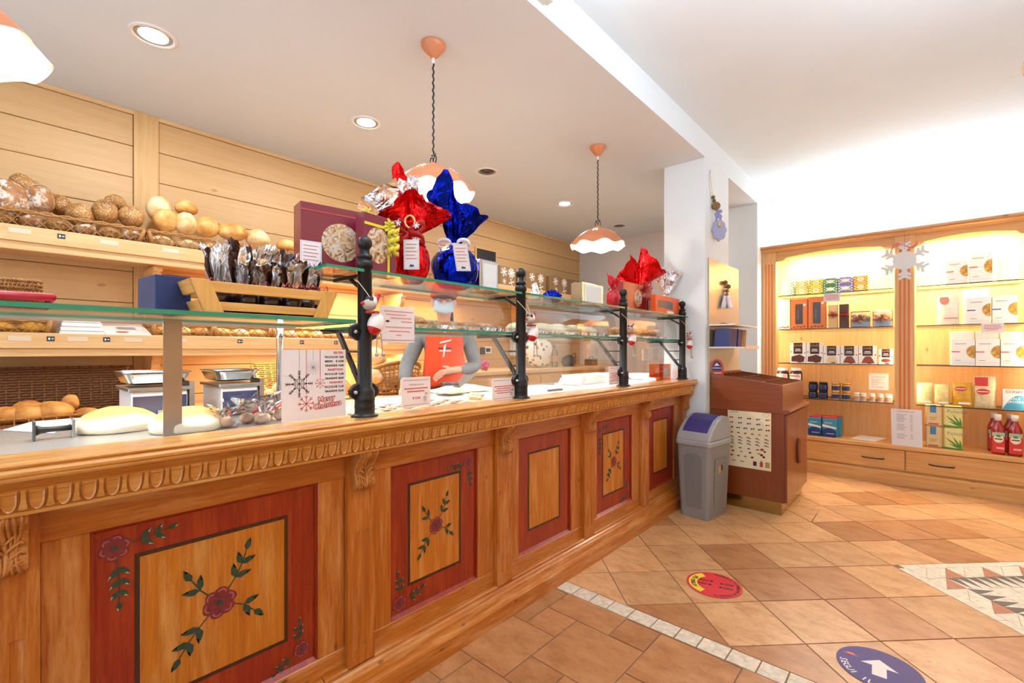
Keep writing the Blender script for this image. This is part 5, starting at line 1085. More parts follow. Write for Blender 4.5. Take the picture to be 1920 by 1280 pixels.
printed('red_logo', (x0, 5.533, SH[2]), U_, V_, [[(w*.1, h*.8), (w*.55, h*.8), (w*.5, h*.95), (w*.12, h*.95)], disc_pts(w*.33, h*.78, w*.2, h*.1, 12)], mat('faded_red', '#d58a72', .5), t); lines_print(t, (x0, 5.533, SH[2]), U_, V_, w, [(w*.3, w*.9, h*.22)], M_REDT, .006)
for nm, o_, w, h in (('shelf label card hanging under the violet and green tea cartons', onY(1544, 566, 5.503), .135, .085), ('shelf label card hanging under the blue-barred pasta cartons', onY(1840, 624, 5.503), .13, .08)):
    t = card('shelf_label', nm, o_, U_, V_, w, h, m=mat('pinkish_paper', '#e6d8d6', .6)); lines_print(t, o_, U_, V_, w, [(w*.12, w*.85, h*.78), (w*.1, w*.9, h*.62), (w*.1, w*.88, h*.46), (w*.2, w*.75, h*.30)], M_REDINK, .004)
# ---- snowflake ornament on the middle upright
c = onY(1696, 488, 5.44); t = thing('snowflake', 'white snowflake ornament with red ribbon on the striped cabinet upright', 'ornament', c); b = MB()
def bar(a, r0, r1, w):
    d = Vector((math.cos(a), 0, math.sin(a))); s_ = Vector((-math.sin(a), 0, math.cos(a))); return hexa(c+d*r0-s_*w/2+Vector((0, .0022, 0)), d*(r1-r0), s_*w, Vector((0, .006, 0)))
def addm(b, q): b.add(q.v, q.f)
RS = .158
addm(b, MB().prism([(c.x+.085*math.cos(PI/6*k), c.z+.085*math.sin(PI/6*k)) for k in range(12)], 'y', c.y, c.y+.006))
for k in range(6):
    a = PI/2+PI/3*k; d = Vector((math.cos(a), 0, math.sin(a))); addm(b, bar(a, .06, RS, .032))
    for r_ in (.10, .135):
        for sg in (-1, 1):
            d2 = Vector((math.cos(a+sg*.9), 0, math.sin(a+sg*.9))); s_ = Vector((-d2.z, 0, d2.x)); addm(b, hexa(c+d*r_-s_*.011+Vector((0, .0050+.0014*sg+(.0007 if r_ > .11 else 0), 0)), d2*.052, s_*.022, Vector((0, .006, 0))))
obj('flake', b, mat('white_foam', '#e4e2df', .7), t); obj('thread', MB().tube([c+Vector((0, 0, .10)), Vector((c.x, 5.40, 2.30))], .0012, 5), M_REDINK, t)
def rib(u, v): return c+Vector((-.10+.2*u, -.012-.01*math.sin(u*9), .115+.05*u+.035*math.sin(u*PI*2)-.04*v*(1-.8*abs(math.sin(u*PI)))))
obj('ribbon', MB().sheet(rib, 14, 3), mat('sheer_red_ribbon', '#d9776a', .5), t, smooth=True, solid=.001)
# ================================================================== SWEETS STAND BY THE PILLAR
SX0, SX1, SY0, SY1 = -1.285, -.762, 3.832, 4.60
std = thing('sweets_stand', 'cherry wood pick-and-mix sweets stand with sloped compartments', 'stand', (-1.02, 4.2, 0))
obj('kick_plate', MB().box(SX0, SX1-.022, SY0+.022, SY1, .0, .10), mat('brass_mirror', '#b39a63', .12, 1), std)
obj('body', MB().box(SX0, SX1, SY0, SY1, .10, .755), M_CHERRY, std, bevel=.002)
for k in range(2):
    y0 = SY0+.003+(SY1-SY0-.006)/2*k; d = obj('door', MB().box(SX1, SX1+.016, y0+.002, y0+(SY1-SY0-.006)/2-.002, .105, .745), M_CHERRY, std, bevel=.0015)
    yc = SY0+(SY1-SY0)/2+(.0)
    pts = [(yc-.004 if k == 0 else yc+.004, .42+.10*math.cos(PI*q/12)) for q in range(13)]
    poly = [((yc-.004-.045*math.sin(PI*q/12)) if k == 0 else (yc+.004+.045*math.sin(PI*q/12)), .43+.10*math.cos(PI*q/12)) for q in range(13)]
    obj('half_round_handle', MB().prism(poly, 'x', SX1+.016, SX1+.034), mat('dark_cherry', '#7a3d16', .35), d, bevel=.004)
obj('ledge', MB().prism([(SX0, .755), (SX1+.018, .755), (SX1+.034, .765), (SX1+.036, .775), (SX1+.028, .785), (SX0, .785)], 'y', SY0-.004, SY1), M_CHERRYX, std)
# sloped tray box: high at the back (low X)
TX1 = SX1-.012; ZBK, ZFR = 1.035, .965
def slope(x): return ZBK+(ZFR-ZBK)*(x-SX0)/(TX1-SX0)
def wallx(name, y0, y1, dz=0, m=None): return obj(name, MB().prism([(SX0+.014, .785), (TX1-.014, .785), (TX1-.014, slope(TX1-.014)+dz), (SX0+.014, slope(SX0+.014)+dz)], 'y', y0, y1), m or M_CHERRYX, std)
wallx('tray_side', SY0, SY0+.014); wallx('tray_side', SY1-.014, SY1)
obj('tray_front', MB().box(TX1-.014, TX1, SY0, SY1, .785, ZFR), M_CHERRYX, std); obj('tray_back', MB().box(SX0, SX0+.014, SY0, SY1, .785, ZBK+.01), M_CHERRYX, std)
obj('tray_floor', MB().prism([(SX0+.015, .786), (TX1-.015, .786), (TX1-.015, ZFR-.09), (SX0+.015, ZBK-.09)], 'y', SY0+.014, SY1-.014), M_CHERRYX, std)
for k in range(1, 6): y = SY0+(SY1-SY0)*k/6; obj('divider', MB().prism([(SX0+.014, ZBK-.09), (TX1-.014, ZFR-.09), (TX1-.014, slope(TX1)-.006), (SX0+.014, slope(SX0)-.006)], 'y', y-.004, y+.004), M_CHERRYX, std)
for k in (1, 2): x = SX0+(TX1-SX0)*k/3; obj('cross_divider', MB().box(x-.004, x+.004, SY0+.014, SY1-.014, slope(x)-.09, slope(x)-.008), M_CHERRYX, std)
r_ = random.Random(3)
for k, (px, py, col, lab) in enumerate(((1392, 712, '#2f7d58', 'green foil sweet left in a compartment of the stand'), (1434, 717, '#c23f2e', 'red foil sweet left in a compartment of the stand'), (1452, 714, '#dcd6cc', 'white wrapped sweet in a compartment of the stand'))):
    p = onZ(px, py, .955); tag(obj('wrapped_sweet', MB().ball((p.x, p.y, slope(p.x)-.09+.018), (.02, .02, .018), 10, 7).box(p.x-.004, p.x+.004, p.y-.032, p.y+.032, slope(p.x)-.076, slope(p.x)-.068), mat('sweet_'+str(k), col, .3, .3), smooth=True), lab, 'sweet', 'sweets left in the stand')
# poster on the side
o_ = onY(1364, 763, SY0); o_ = Vector((onY(1364.5, 872, SY0).x, SY0-.0015, onY(1364.5, 871, SY0).z)); w = onY(1446, 880, SY0).x-o_.x; h = onY(1364.5, 764, SY0).z-o_.z
t = thing('poster', 'cream assortment poster of sweets on the stand side', 'poster', (o_.x+w/2, SY0, o_.z)); U_, V_ = Vector((1, 0, 0)), Vector((0, 0, 1))
obj('sheet', hexa(o_, U_*w, V_*h, Vector((0, .0012, 0))), mat('cream_poster', '#ecdfb8', .45), t); text('Lindt', .028, o_+Vector((w*.06, 0, h*.925)), U_, V_, M_GREYINK, t)
cols = {'dk': '#3f1f16', 'rd': '#b53a2c', 'gn': '#4f8a4a', 'bl': '#3f6fb0', 'or': '#d98a35', 'gd': '#b98a45', 'gy': '#8f877c', 'pu': '#5a3f86'}; rows = {}
def dot(c, x, y, rx, ry): rows.setdefault(c, []).append(disc_pts(w*x, h*y, w*rx, h*ry, 8))
second = ['rd', 'bl', 'dk', 'gy', 'or', 'rd', 'rd', 'gy', 'bl', 'or', 'dk', 'gn', 'bl', 'gn', 'gn', 'pu', 'rd', 'rd', 'rd', 'rd', 'dk', 'dk']
for j in range(3):
    n = 5 if j < 2 else 6
    for i in range(n): x = .08+.84*i/(n-1); y = .84-.085*j; dot('dk', x-.02, y, .022, .013); dot(second[(j*5+i) % len(second)], x+.03, y+.004, .024, .016)
for i in range(6): dot('rd' if i < 4 else 'gd', .1+.16*i, .585, .034, .013)
for j in range(3):
    for i in range(5): dot('dk', .08+.2*i, .515-.052*j, .035, .008); dot('dk', .13+.2*i, .503-.052*j, .024, .007); dot(('bl', 'gn', 'dk', 'gd', 'dk')[(i+j) % 5], .10+.2*i, .522-.052*j, .012, .006)
for i in range(4): dot('dk', .1+.2*i, .33, .04, .009); dot('gd' if i % 2 else 'dk', .13+.2*i, .265, .034, .014); dot(('rd', 'gn', 'gd', 'dk')[i], .1+.16*i, .19, .036, .016)
dot('rd', .80, .34, .045, .022); dot('rd', .86, .31, .03, .02); dot('dk', .79, .25, .035, .022); dot('dk', .84, .22, .03, .02)
for i in range(2): dot('dk', .15+.2*i, .10, .06, .006)
rows.setdefault('dk', []).append([(w*.60, h*.055), (w*.68, h*.055), (w*.68, h*.13), (w*.60, h*.13)]); rows.setdefault('rd', []).append([(w*.75, h*.05), (w*.82, h*.05), (w*.82, h*.12), (w*.785, h*.16), (w*.75, h*.12)]); rows.setdefault('gd', []).append([(w*.87, h*.05), (w*.97, h*.05), (w*.97, h*.14), (w*.87, h*.14)])
for c, pl_ in rows.items(): printed('sweet_print', o_, U_, V_, pl_, mat('print_'+c, cols[c], .5), t, .001)['kind'] = 'stuff'
b = MB(); cx, cy = w*.89, h*.93
for k in range(16):
    a = 2*PI*k/16; b.add(quad_on(o_, U_, V_, [(cx+w*.07*math.cos(a+d)*f, cy+h*.035*math.sin(a+d)*f) for d, f in ((0, 1), (.25, 1), (.25, .85), (0, .85))], .001), [(0, 1, 2, 3)])
obj('wreath_print', b, M_GREYINK, t)
# small half-oval topper sign on the stand
c = onY(1343, 700, SY0+.03); t = thing('topper_sign', 'small red and navy arched sign on the back of the sweets stand', 'sign', (c.x, c.y, slope(c.x)-.02)); uS = Vector((.93, .36, 0)).normalized(); o_ = Vector((c.x-.045, SY0+.02, slope(c.x)-.012)); 
def arch(w, h, i): return [(i, i*.3), (w-i, i*.3)]+[(w/2+(w/2-i)*math.cos(PI*q/12), h*.45+(h*.55-i)*math.sin(PI*q/12)) for q in range(13)]
b = MB(); A = arch(.10, .135, 0); nrm = uS.cross(V_); vs_ = [o_+uS*p[0]+V_*p[1] for p in A]; n = len(A); b.add(vs_+[v-nrm*.004 for v in vs_], [tuple(range(n)), tuple(range(2*n-1, n-1, -1))]+[(i, (i+1) % n, n+(i+1) % n, n+i) for i in range(n)]); obj('board', b, mat('red_board', '#c2402f', .4), t)
printed('navy_field', o_, uS, V_, [[(.018, .04), (.082, .04), (.082, .07)]+[(.05+.032*math.cos(PI*q/10), .07+.05*math.sin(PI*q/10)) for q in range(1, 10)]+[(.018, .07)]], M_NAVY, t, .001); lines_print(t, o_, uS, V_, .1, [(.02, .08, .062), (.015, .085, .022)], M_PAPER, .006, .0016); printed('peak_print', o_, uS, V_, [[(.03, .08), (.05, .105), (.06, .092), (.07, .08)]], M_PAPER, t, .0016)
# gilt mirror board and little shelves on the pillar
t = thing('gilt_board', 'pale gilt mirrored backboard fixed to the pillar above the stand', 'board', (-1.29, 4.2, 1.0)); y0, y1 = onX(1329, 500, -1.292).y, onX(1384, 500, -1.292).y
zt = onX(1332, 484, -1.292).z
obj('panel', MB().prism([(y0, .2), (y1, .2), (y1, onX(1384, 506, -1.292).z)]+[(y1-(y1-y0)*q, onX(1384, 506, -1.292).z+(zt-onX(1384, 506, -1.292).z)*math.sin(q*PI/2)) for q in (.2, .4, .6, .8)]+[(y0, zt)], 'x', -1.298, -1.288), mat('pale_gilt_mirror', '#d9d0b6', .25, .6), t)
def small_shelf(label, px0, py0, py1, z0):
    t = thing('bar_shelf', label, 'shelf', (-1.2, 4.2, z0)); obj('board', MB().box(-1.288, -1.10, 3.80, 4.50, z0, z0+.012), mat('white_acrylic', '#e8e2da', .3), t); return t
za = onX(1345, 588, -1.25).z; zb_ = onX(1342, 648, -1.25).z
s1 = small_shelf('upper thin shelf on the gilt board', 0, 0, 0, 1.42); s2 = small_shelf('lower thin shelf on the gilt board with chocolate bars', 0, 0, 0, 1.24)
obj('price_lip', MB().box(-1.102, -1.095, 4.1, 4.5, 1.235, 1.262), mat('pinkish_lip', '#e2b49a', .4), s2); obj('black_lip', MB().box(-1.20, -1.16, 3.795, 4.05, 1.434, 1.438), M_BLACK, s1)
r_ = random.Random(9)
for k in range(16):
    y = 3.815+.0235*k+(.03 if k > 7 else 0)+(.04 if k > 11 else 0); navy = k < 12
    b = hexa((-1.255, y, 1.2525), (.115, 0, 0), (0, .016, 0), (.0, .03, .145)); o = obj('chocolate_bar', b, mat('navy_wrapper', '#22346f', .35, var=.15, vscale=60) if navy else (M_DKC if k % 2 else mat('peach_wrapper', '#c98a55', .4))); tag(o, (f'navy wrapped chocolate bar, {ORD[k]} from left on the lower thin shelf' if navy else f'brown wrapped chocolate bar, {ORD[k-12]} after the navy ones on the lower thin shelf'), 'chocolate bar', 'chocolate bars on the thin shelf')
# ================================================================== BIN
bn = thing('waste_bin', 'grey plastic swing bin with a purple flap between counter and stand', 'bin', (-1.235, 3.53, 0)); bn.rotation_euler = (0, 0, 0)
def rr(w, d, r, z, n=5): 
    out = []
    for (cx, cy, a0) in ((w-r, d-r, 0), (-w+r, d-r, PI/2), (-w+r, -d+r, PI), (w-r, -d+r, 1.5*PI)):
        for k in range(n+1): a = a0+PI/2*k/n; out.append((cx+r*math.cos(a), cy+r*math.sin(a), z))
    return out
def loft(rings): 
    n = len(rings[0]); b = MB(); vs_ = [v for r in rings for v in r]; fs = [(k*n+i, k*n+(i+1) % n, (k+1)*n+(i+1) % n, (k+1)*n+i) for k in range(len(rings)-1) for i in range(n)]+[tuple(range(n-1, -1, -1)), tuple(range((len(rings)-1)*n, len(rings)*n))]; return b.add(vs_, fs)
MBn = Matrix.Translation((-1.235, 3.53, 0)) @ Matrix.Rotation(-.12, 4, 'Z')
M_BINB = mat('speckled_grey_plastic', '#8c8984', .5, var=.12, vscale=160); M_BINL = mat('silver_plastic', '#a9a9a7', .38, .15)
obj('body', loft([rr(.105, .150, .03, 0), rr(.108, .153, .03, .03), rr(.108, .153, .03, .034), rr(.112, .156, .03, .06), rr(.128, .172, .03, .535), rr(.130, .174, .03, .54)]).xf(MBn), M_BINB, bn, smooth=False, bevel=.002)
b = MB(); 
def pnl(u, v): a = -.06+.12*u; return MBn @ Vector((a*(1+.16*v), -(.1545+.017*v)-.0012, .075+.40*v-.03*(abs(u-.5)*2)**3*(v > .98)))
obj('recess_panel', b.sheet(pnl, 6, 6), mat('bin_recess', '#7b7873', .55, var=.1, vscale=160), bn, solid=.003)
b = MB()
def pnl2(u, v): a = -.08+.16*u; return MBn @ Vector(((.1135+.0155*v)+.0012, a*(1+.1*v), .075+.36*v))
obj('recess_panel', b.sheet(pnl2, 6, 6), mat('bin_recess2', '#87847f', .55, var=.1, vscale=160), bn, solid=.003)
obj('lid_rim', loft([rr(.134, .178, .03, .532), rr(.136, .18, .03, .536), rr(.136, .18, .03, .560), rr(.132, .176, .03, .568)]).xf(MBn), M_BINL, bn)
def lidring(q): z = .566+.168*math.sin(q*PI/2); return rr(.131-.03*q**3, .175*(1-.62*q**2.2), .03-.004*q, z)
# lid rises to a ridge; the swing flap lies on the sloping side that faces the shop (+X,-Y)
prof = [(-.178, .566), (-.176, .64), (-.165, .69), (-.13, .725), (-.08, .737), (-.02, .734), (.05, .705), (.115, .655), (.155, .61), (.176, .566)]
lid = MB().prism([(p[0], p[1]) for p in prof], 'x', -.128, .128)
M2 = MBn @ Matrix.Rotation(-PI/2-.15, 4, 'Z') @ Matrix.Rotation(0, 4, 'Z')
M2 = MBn
lid.xf(MBn @ Matrix.Rotation(PI, 4, 'Z')); obj('lid', lid, M_BINL, bn, bevel=.012, seg=3)
fp = [(.135-.03, .617), (.10, .668+.002), (.05, .709), (-.02, .738), (-.07, .7405)]
fl = MB(); pts = [(-.10, .7335), (-.06, .741), (-.02, .7375), (.05, .7085), (.112, .6605), (.14, .632)]
poly = [(p[0], p[1]+.0015) for p in pts]+[(p[0], p[1]-.01) for p in pts[::-1]]
fl.prism(poly, 'x', -.095, .095).xf(MBn @ Matrix.Rotation(PI, 4, 'Z')); obj('swing_flap', fl, mat('purple_flap', '#3b3572', .4), bn, bevel=.003)
o_ = MBn @ Vector((.1195, -.02, .34)); t2 = obj('sticker', MB().add([MBn @ Vector((.1262+.0009*k, y, z)) for y, z, k in ((-.03, .33, 0), (.05, .33, 0), (.05, .40, 2), (-.03, .40, 2))], [(0, 1, 2, 3)]), M_PAPER, bn, solid=.001)
obj('sticker_print', MB().add([MBn @ Vector((.1275+.0009*k, y, z)) for y, z, k in ((-.03, .33, 0), (.0, .33, 0), (.0, .38, 2), (-.03, .38, 2))], [(0, 1, 2, 3)]), mat('sticker_orange', '#d59a3a', .5), t2, solid=.001)
obj('sticker_print', MB().add([MBn @ Vector((.1275+.0009*k, y, z)) for y, z, k in ((.005, .345, 0), (.03, .345, 0), (.03, .385, 2), (.005, .385, 2))], [(0, 1, 2, 3)]), M_BLACK, t2, solid=.001)
# ================================================================== PILLAR ORNAMENTS
def ornament(label, px, pys, x, s=1, hook=True):
    """cord, three wicker balls, ruffled bow, scalloped lilac board, gilt leaf"""
    P = lambda px_, py_: onX(px_, py_, x); t = thing('hanging_ornament', label, 'ornament', P(px, pys[-1])); return t, P
t, P = ornament('lilac scalloped board with wicker balls hanging on the pillar', 1338, (318, 450), XB+.012)
obj('cord', MB().tube([P(1331, 326), P(1334, 350), P(1336.5, 368)], .0022, 5).tube([P(1331, 326), P(1330, 348), P(1334, 368)], .0022, 5), mat('jute_cord', '#d6c29c', .8), t); obj('hook', MB().tube([P(1331, 318), P(1331.5, 326), P(1329.5, 327)], .003, 5), M_STEEL, t)
M_WBALL = mat('wicker_ball', '#9b7442', .7, var=.5, vscale=90, bump=1, bscale=120)
for px, py, r in ((1336.3, 370, .0155), (1338.3, 376.5, .0145), (1338, 387, .034)): c = P(px, py); c.x = XB+r*.8+.004; obj('wicker_ball', MB().ball(c, r, 14, 10), M_WBALL, t, smooth=True)
c = P(1340, 402)+Vector((.028, 0, 0)); r_ = random.Random(4); b = MB()
for k in range(16): b.ball(c+RT*r_.uniform(-.024, .024)-FW*.006+Vector((0, 0, r_.uniform(-.03, .03))), (.012, .012, .014), 7, 5)
b.tube([c, c-RT*.028-FW*.012+Vector((0, 0, -.075))], .008, 5).tube([c, c+RT*.024-FW*.012+Vector((0, 0, -.075))], .008, 5); obj('lilac_bow', b, mat('lilac_fabric', '#9b97c4', .7, var=.15, vscale=40), t, smooth=True)
c = P(1339, 433); pts = []
for k in range(40): a = 2*PI*k/40; rr_ = 1+.07*math.cos(8*a); pts.append((.056*rr_*math.cos(a), .083*rr_*math.sin(a)))
MO = Matrix.Translation((XB+.052, c.y, c.z)) @ Matrix.Rotation(YAW, 4, 'Z')      # board twisted on its cord towards the shop
obj('scalloped_board', MB().prism(pts, 'y', -.006, .004).xf(MO), mat('lilac_board', '#a9accb', .6), t); pts2 = [(p[0]*1.06-.003, p[1]*1.04-.002) for p in pts]; obj('backing_board', MB().prism(pts2, 'y', .004, .009).xf(MO), mat('beige_board', '#cdbfae', .6), t)
c2 = P(1341.5, 424); obj('gilt_leaf', MB().ball((0, -.012, c2.z-c.z), (.016, .007, .028), 10, 8).xf(MO), mat('gilt_leaf', '#cdb083', .4, .3), t, smooth=True)
t, P = ornament('lilac ribbon and wicker balls hanging on the gilt board', 1362, (527, 580), -1.27)
for px, py, r in ((1360, 530, .022), (1366, 537, .02), (1363, 545, .018), (1363, 552, .014)): obj('wicker_ball', MB().ball(P(px, py), r, 12, 9), M_WBALL, t, smooth=True)
b = MB()
for sg in (-1, 1):
    def rbn(u, v, sg=sg): c = P(1363+sg*(2+5*v)+(u-.5)*9, 554+24*v); return (c.x+.006*math.sin(u*6), c.y, c.z)
    b.sheet(rbn, 4, 5)
obj('lilac_ribbon', b, mat('lilac_ribbon', '#c5c8de', .5), t, smooth=True, solid=.001)
# ================================================================== GOODS ON AND IN THE GLASS DISPLAY
ZU1, ZM1, ZL1, ZDK, ZLG = 1.501, 1.310, 1.325, .963, .9925
def Pq(px, X, z): d = ray(px, 600); t = X/d.x; return Vector((X, d.y*t, z))
def faced_box(name, label, cat, pl_, Xl, pr_, Xr, z0, ytop, depth, m, group=None, bev=.002, h=None):
    """box whose front face spans two measured verticals at real distances; returns root, corner, u, v, w, h"""
    a, b_ = Pq(pl_, Xl, z0), Pq(pr_, Xr, z0); u = (b_-a); w = u.length; u.normalize(); n = Vector((-u.y, u.x, 0)); n = n if n.dot(FW) > 0 else -n
    if h is None: h = onX((pl_+pr_)/2, ytop, (Xl+Xr)/2).z-z0
    t = thing(name, label, cat, (a+b_)/2+n*depth/2, group); obj('box', hexa(a, u*w, n*depth, Vector((0, 0, h))), m, t, bevel=bev)
    return t, a, u, Vector((0, 0, 1)), w, h
def hangcard(parent, o, u, v, w, h, rows=5, badge=True):
    n = Vector(u).cross(Vector(v)); c = obj('tag_card', hexa(Vector(o)+n*.001, Vector(u)*w, Vector(v)*h, n*.001), M_PAPER, parent)
    o2 = Vector(o)+n*.002; lines_print(c, o2, u, v, w, [(w*.14, w*(.86-.1*(i % 2)), h*(.84-.12*i)) for i in range(rows)], M_REDINK, h*.022)
    b = MB()
    for (x0, x1, y0, y1) in ((.05, .95, .03, .04), (.05, .95, .96, .97), (.05, .07, .03, .97), (.93, .95, .03, .97)): b.add(quad_on(o2, u, v, [(w*x0, h*y0), (w*x1, h*y0), (w*x1, h*y1), (w*x0, h*y1)]), [(0, 1, 2, 3)])
    obj('tag_border', b, mat('pale_blue_ink', '#aab4cf', .5), c)
    if badge: printed('peak_logo', o2, u, v, [[(w*.34, h*.09), (w*.46, h*.19), (w*.54, h*.14), (w*.6, h*.18), (w*.68, h*.09)]], M_BLUE, c)
# --- burgundy gift boxes
M_BURG = mat('burgundy_card', '#74182a', .3, coat=.3); M_XMAS = None; M_YRIB = mat('yellow_ribbon', '#dccb2e', .35)
def biscuits_mat():
    m, nt, b = newmat('window_biscuits'); L = nt.links.new; tc = N(nt, 'ShaderNodeTexCoord'); n = N(nt, 'ShaderNodeTexNoise', Scale=26.0, Detail=3.0, Distortion=2.5); L(tc.outputs['Object'], n.inputs['Vector'])
    L(ramp(nt, n.outputs['Fac'], [(.3, C('#5d3a24')), (.42, C('#b98a58')), (.52, C('#d9b98c')), (.6, C('#cfd0d6')), (.7, C('#a8784a'))]), b.inputs['Base Color']); b.inputs['Roughness'].default_value = .35
    bp = N(nt, 'ShaderNodeBump', Strength=.8, Distance=.01); L(n.outputs['Fac'], bp.inputs['Height']); L(bp.outputs[0], b.inputs['Normal']); return m
M_XMAS = biscuits_mat()
def curls(parent, c, s, m, seed, n=4, down=.12):
    r = random.Random(seed); b = MB()
    for k in range(n):
        x = r.uniform(-1, 1)*s*.4; L = down*r.uniform(.6, 1.1)
        def fn(u, v, x=x, L=L, ph=r.uniform(0, 6)): a = v*3*2*PI+ph; rad = s*.17; q = Vector(c)+RT*(x+rad*math.cos(a))+(-FW)*(.012+rad*.6*math.sin(a))+Vector((0, 0, -L*v-.017*u)); return q
        b.sheet(fn, 1, 34)
    for k in range(8):
        a = 2*PI*k/8; d = RT*math.cos(a)+Vector((0, 0, 1))*math.sin(a)-FW*.5
        def fn2(u, v, d=d): an = v*PI*2; return Vector(c)+d*(s*.28*math.sin(an/2))+RT*(s*.08*math.sin(an))+Vector((0, 0, s*.12*(u-.5)))
        b.sheet(fn2, 1, 8)
    return obj('ribbon_curls', b, m, parent, smooth=True, solid=.0008)
t, o_, u, v, w, h = faced_box('gift_box', 'large burgundy biscuit gift box with round window and yellow ribbon', 'gift box', 563, -1.635, 704, -1.595, ZU1, 389, .085, M_BURG)
printed('round_window', o_, u, v, [disc_pts(w*.52, h*.48, h*.285, h*.285, 32)], M_XMAS, t)
obj('lid_line', hexa(o_+v*(h*.88)-u.cross(v)*0+u.cross(v)*.0005, u*w, v*.004, u.cross(v)*.001), M_REDINK, t); nn = u.cross(v); obj('red_band', hexa(o_+u*(w*.80)+nn*.0004, u*.005, v*h, nn*.0008), mat('crimson_band', '#b31d3a', .4), t)
hangcard(t, o_-u*.002+nn*.004+v*.004, u, v, .073, .105); curls(t, o_+u*(w*.86)+v*(h*.97)+nn*.01, .075, M_YRIB, 2, 4, .15)
t, o_, u, v, w, h = faced_box('gift_box', 'smaller burgundy gift box with yellow ribbon cross beside the post', 'gift box', 683, -1.512, 743, -1.535, ZU1, 405, .05, M_BURG)
nn = u.cross(v); printed('window', o_, u, v, [disc_pts(w*.42, h*.5, w*.36, h*.3, 28)], M_XMAS, t); obj('ribbon', hexa(o_+u*(w*.70)+nn*.0012, u*.011, v*h, nn*.001), M_YRIB, t); obj('ribbon', hexa(o_+v*(h*.80)+nn*.0014, u*w, v*.010, nn*.001), M_YRIB, t); curls(t, o_+u*(w*.72)+v*(h*.84)+nn*.012, .075, M_YRIB, 5, 2, .10)
# --- foil-wrapped festive cakes
def flare(c, ctrl, m_seed, crump=.018, nv=12, na=80, r0=.022, shift=0):
    """gathered foil spreading from a tied neck; ctrl = (azimuth deg, reach, height) with 0 = picture right, 90 = away from the camera"""
    c = Vector(c); ctrl = sorted(ctrl); b = MB(); off = Vector((m_seed*2.3, m_seed, 0))
    def at_(a):
        a %= 360; L = ctrl+[(ctrl[0][0]+360, *ctrl[0][1:])]
        if a < ctrl[0][0]: a += 360
        for p, q in zip(L[:-1], L[1:]):
            if p[0] <= a <= q[0]: f = (a-p[0])/(q[0]-p[0]); return p[1]+(q[1]-p[1])*f, p[2]+(q[2]-p[2])*f
        return ctrl[0][1:]
    def fn(uu, vv):
        a = uu*360; Rr, Hh = at_(a); ar = math.radians(a); d = RT*math.cos(ar)+FW*math.sin(ar); f = vv
        p = c+d*(r0+(Rr-r0)*f**1.25)+Vector((0, 0, Hh*f)); nz = noise.noise(Vector((math.cos(ar)*2.2, math.sin(ar)*2.2, vv*3))+off); nz2 = noise.noise(Vector((math.cos(ar)*6, math.sin(ar)*6, vv*6))+off)
        pl_ = .010*math.cos(ar*9)*math.sin(PI*min(1, vv*1.3))
        return p+d*(crump*(1.4*nz+.7*nz2)*vv+pl_)+Vector((0, 0, crump*.8*nz2*vv))
    b.sheet(fn, na, nv); return b
def bulb(c, rx, ry, h, seed, sq=2.4, crump=.05):
    b = MB(); off = Vector((seed*1.7, 0, seed))
    def fn(v):
        z = v.z; k = 1+crump*noise.noise(v*2.6+off)+crump*.5*noise.noise(v*7+off); q = Vector((v.x, v.y, v.z)); rad = math.hypot(q.x, q.y)
        if z > .55: f = 1-(z-.55)*.5; q.x *= f; q.y *= f
        q = q*k; q.z = max(q.z, -.86); return q
    b.ball((c[0], c[1], c[2]+h*.46), (rx, ry, h*.54), 32, 20, fn=fn); return b
def foil_cake(label, px, X, z0, ybot_r, h, rx, m, ctrl, seed, lining=None, ry=None, neck=.02):
    p = Pq(px, X, z0); t = thing('festive_cake', label, 'wrapped cake', p, 'foil-wrapped festive cakes'); obj('wrapped_body', bulb(p, rx, ry or rx, h, seed), m, t, smooth=False)
    nk = p+Vector((0, 0, h*.97)); obj('foil_flare', flare(nk, ctrl, seed), m, t, smooth=False, solid=.0008)
    if lining: obj('foil_lining', flare(nk, [(a, r*.93, hh*.95) for a, r, hh in ctrl], seed, .02), lining, t, smooth=False)
    return t, p, nk
M_FRED = foil('red_foil', '#cf1a1c', .22, 7, .55); M_FBLUE = foil('blue_foil', '#0b1f9c', .18, 6, .45); M_FSIL = foil('silver_foil', '#e6e6e8', .25, 10, .8)
t, p, nk = foil_cake('blue foil-wrapped festive cake with white bow and tag', 853, -1.60, ZU1, 533, .205, .108, M_FBLUE, [(0, .15, .13), (25, .12, .16), (60, .08, .2), (110, .06, .25), (160, .08, .27), (190, .135, .215), (212, .10, .28), (235, .05, .345), (258, .03, .28), (285, .04, .18), (310, .09, .17), (335, .14, .14)], 3)
M_WRIB = mat('white_ribbon', '#dcdcdf', .45); nn = -FW; uu = RT; vv = Vector((0, 0, 1))
b = MB()
for sg in (-1, 1):
    def fnb(a, q, sg=sg): an = a*2*PI; return nk+nn*(.035+.008*math.sin(an))+uu*(sg*(.012+.03*(1-math.cos(an))))+vv*(.018*math.sin(an)+.018*(q-.5))
    b.sheet(fnb, 14, 1)
    def fnt(a, q, sg=sg): return nk+nn*(.035+.05*a)+uu*(sg*.03*a+.02*(q-.5)+.012)+vv*(-.075*a)
    b.sheet(fnt, 6, 1)
b.tube([nk+(uu*math.cos(a*PI/8)+FW*math.sin(a*PI/8))*.033 for a in range(16)], .006, 5, closed=True); obj('white_bow', b, M_WRIB, t, smooth=True, solid=.001)
tilt = (vv*.96+uu*-.12+nn*.28).normalized(); hangcard(t, nk+nn*.118+uu*.022+vv*-.135, (uu*.98-nn*.05).normalized(), tilt, .062, .115)
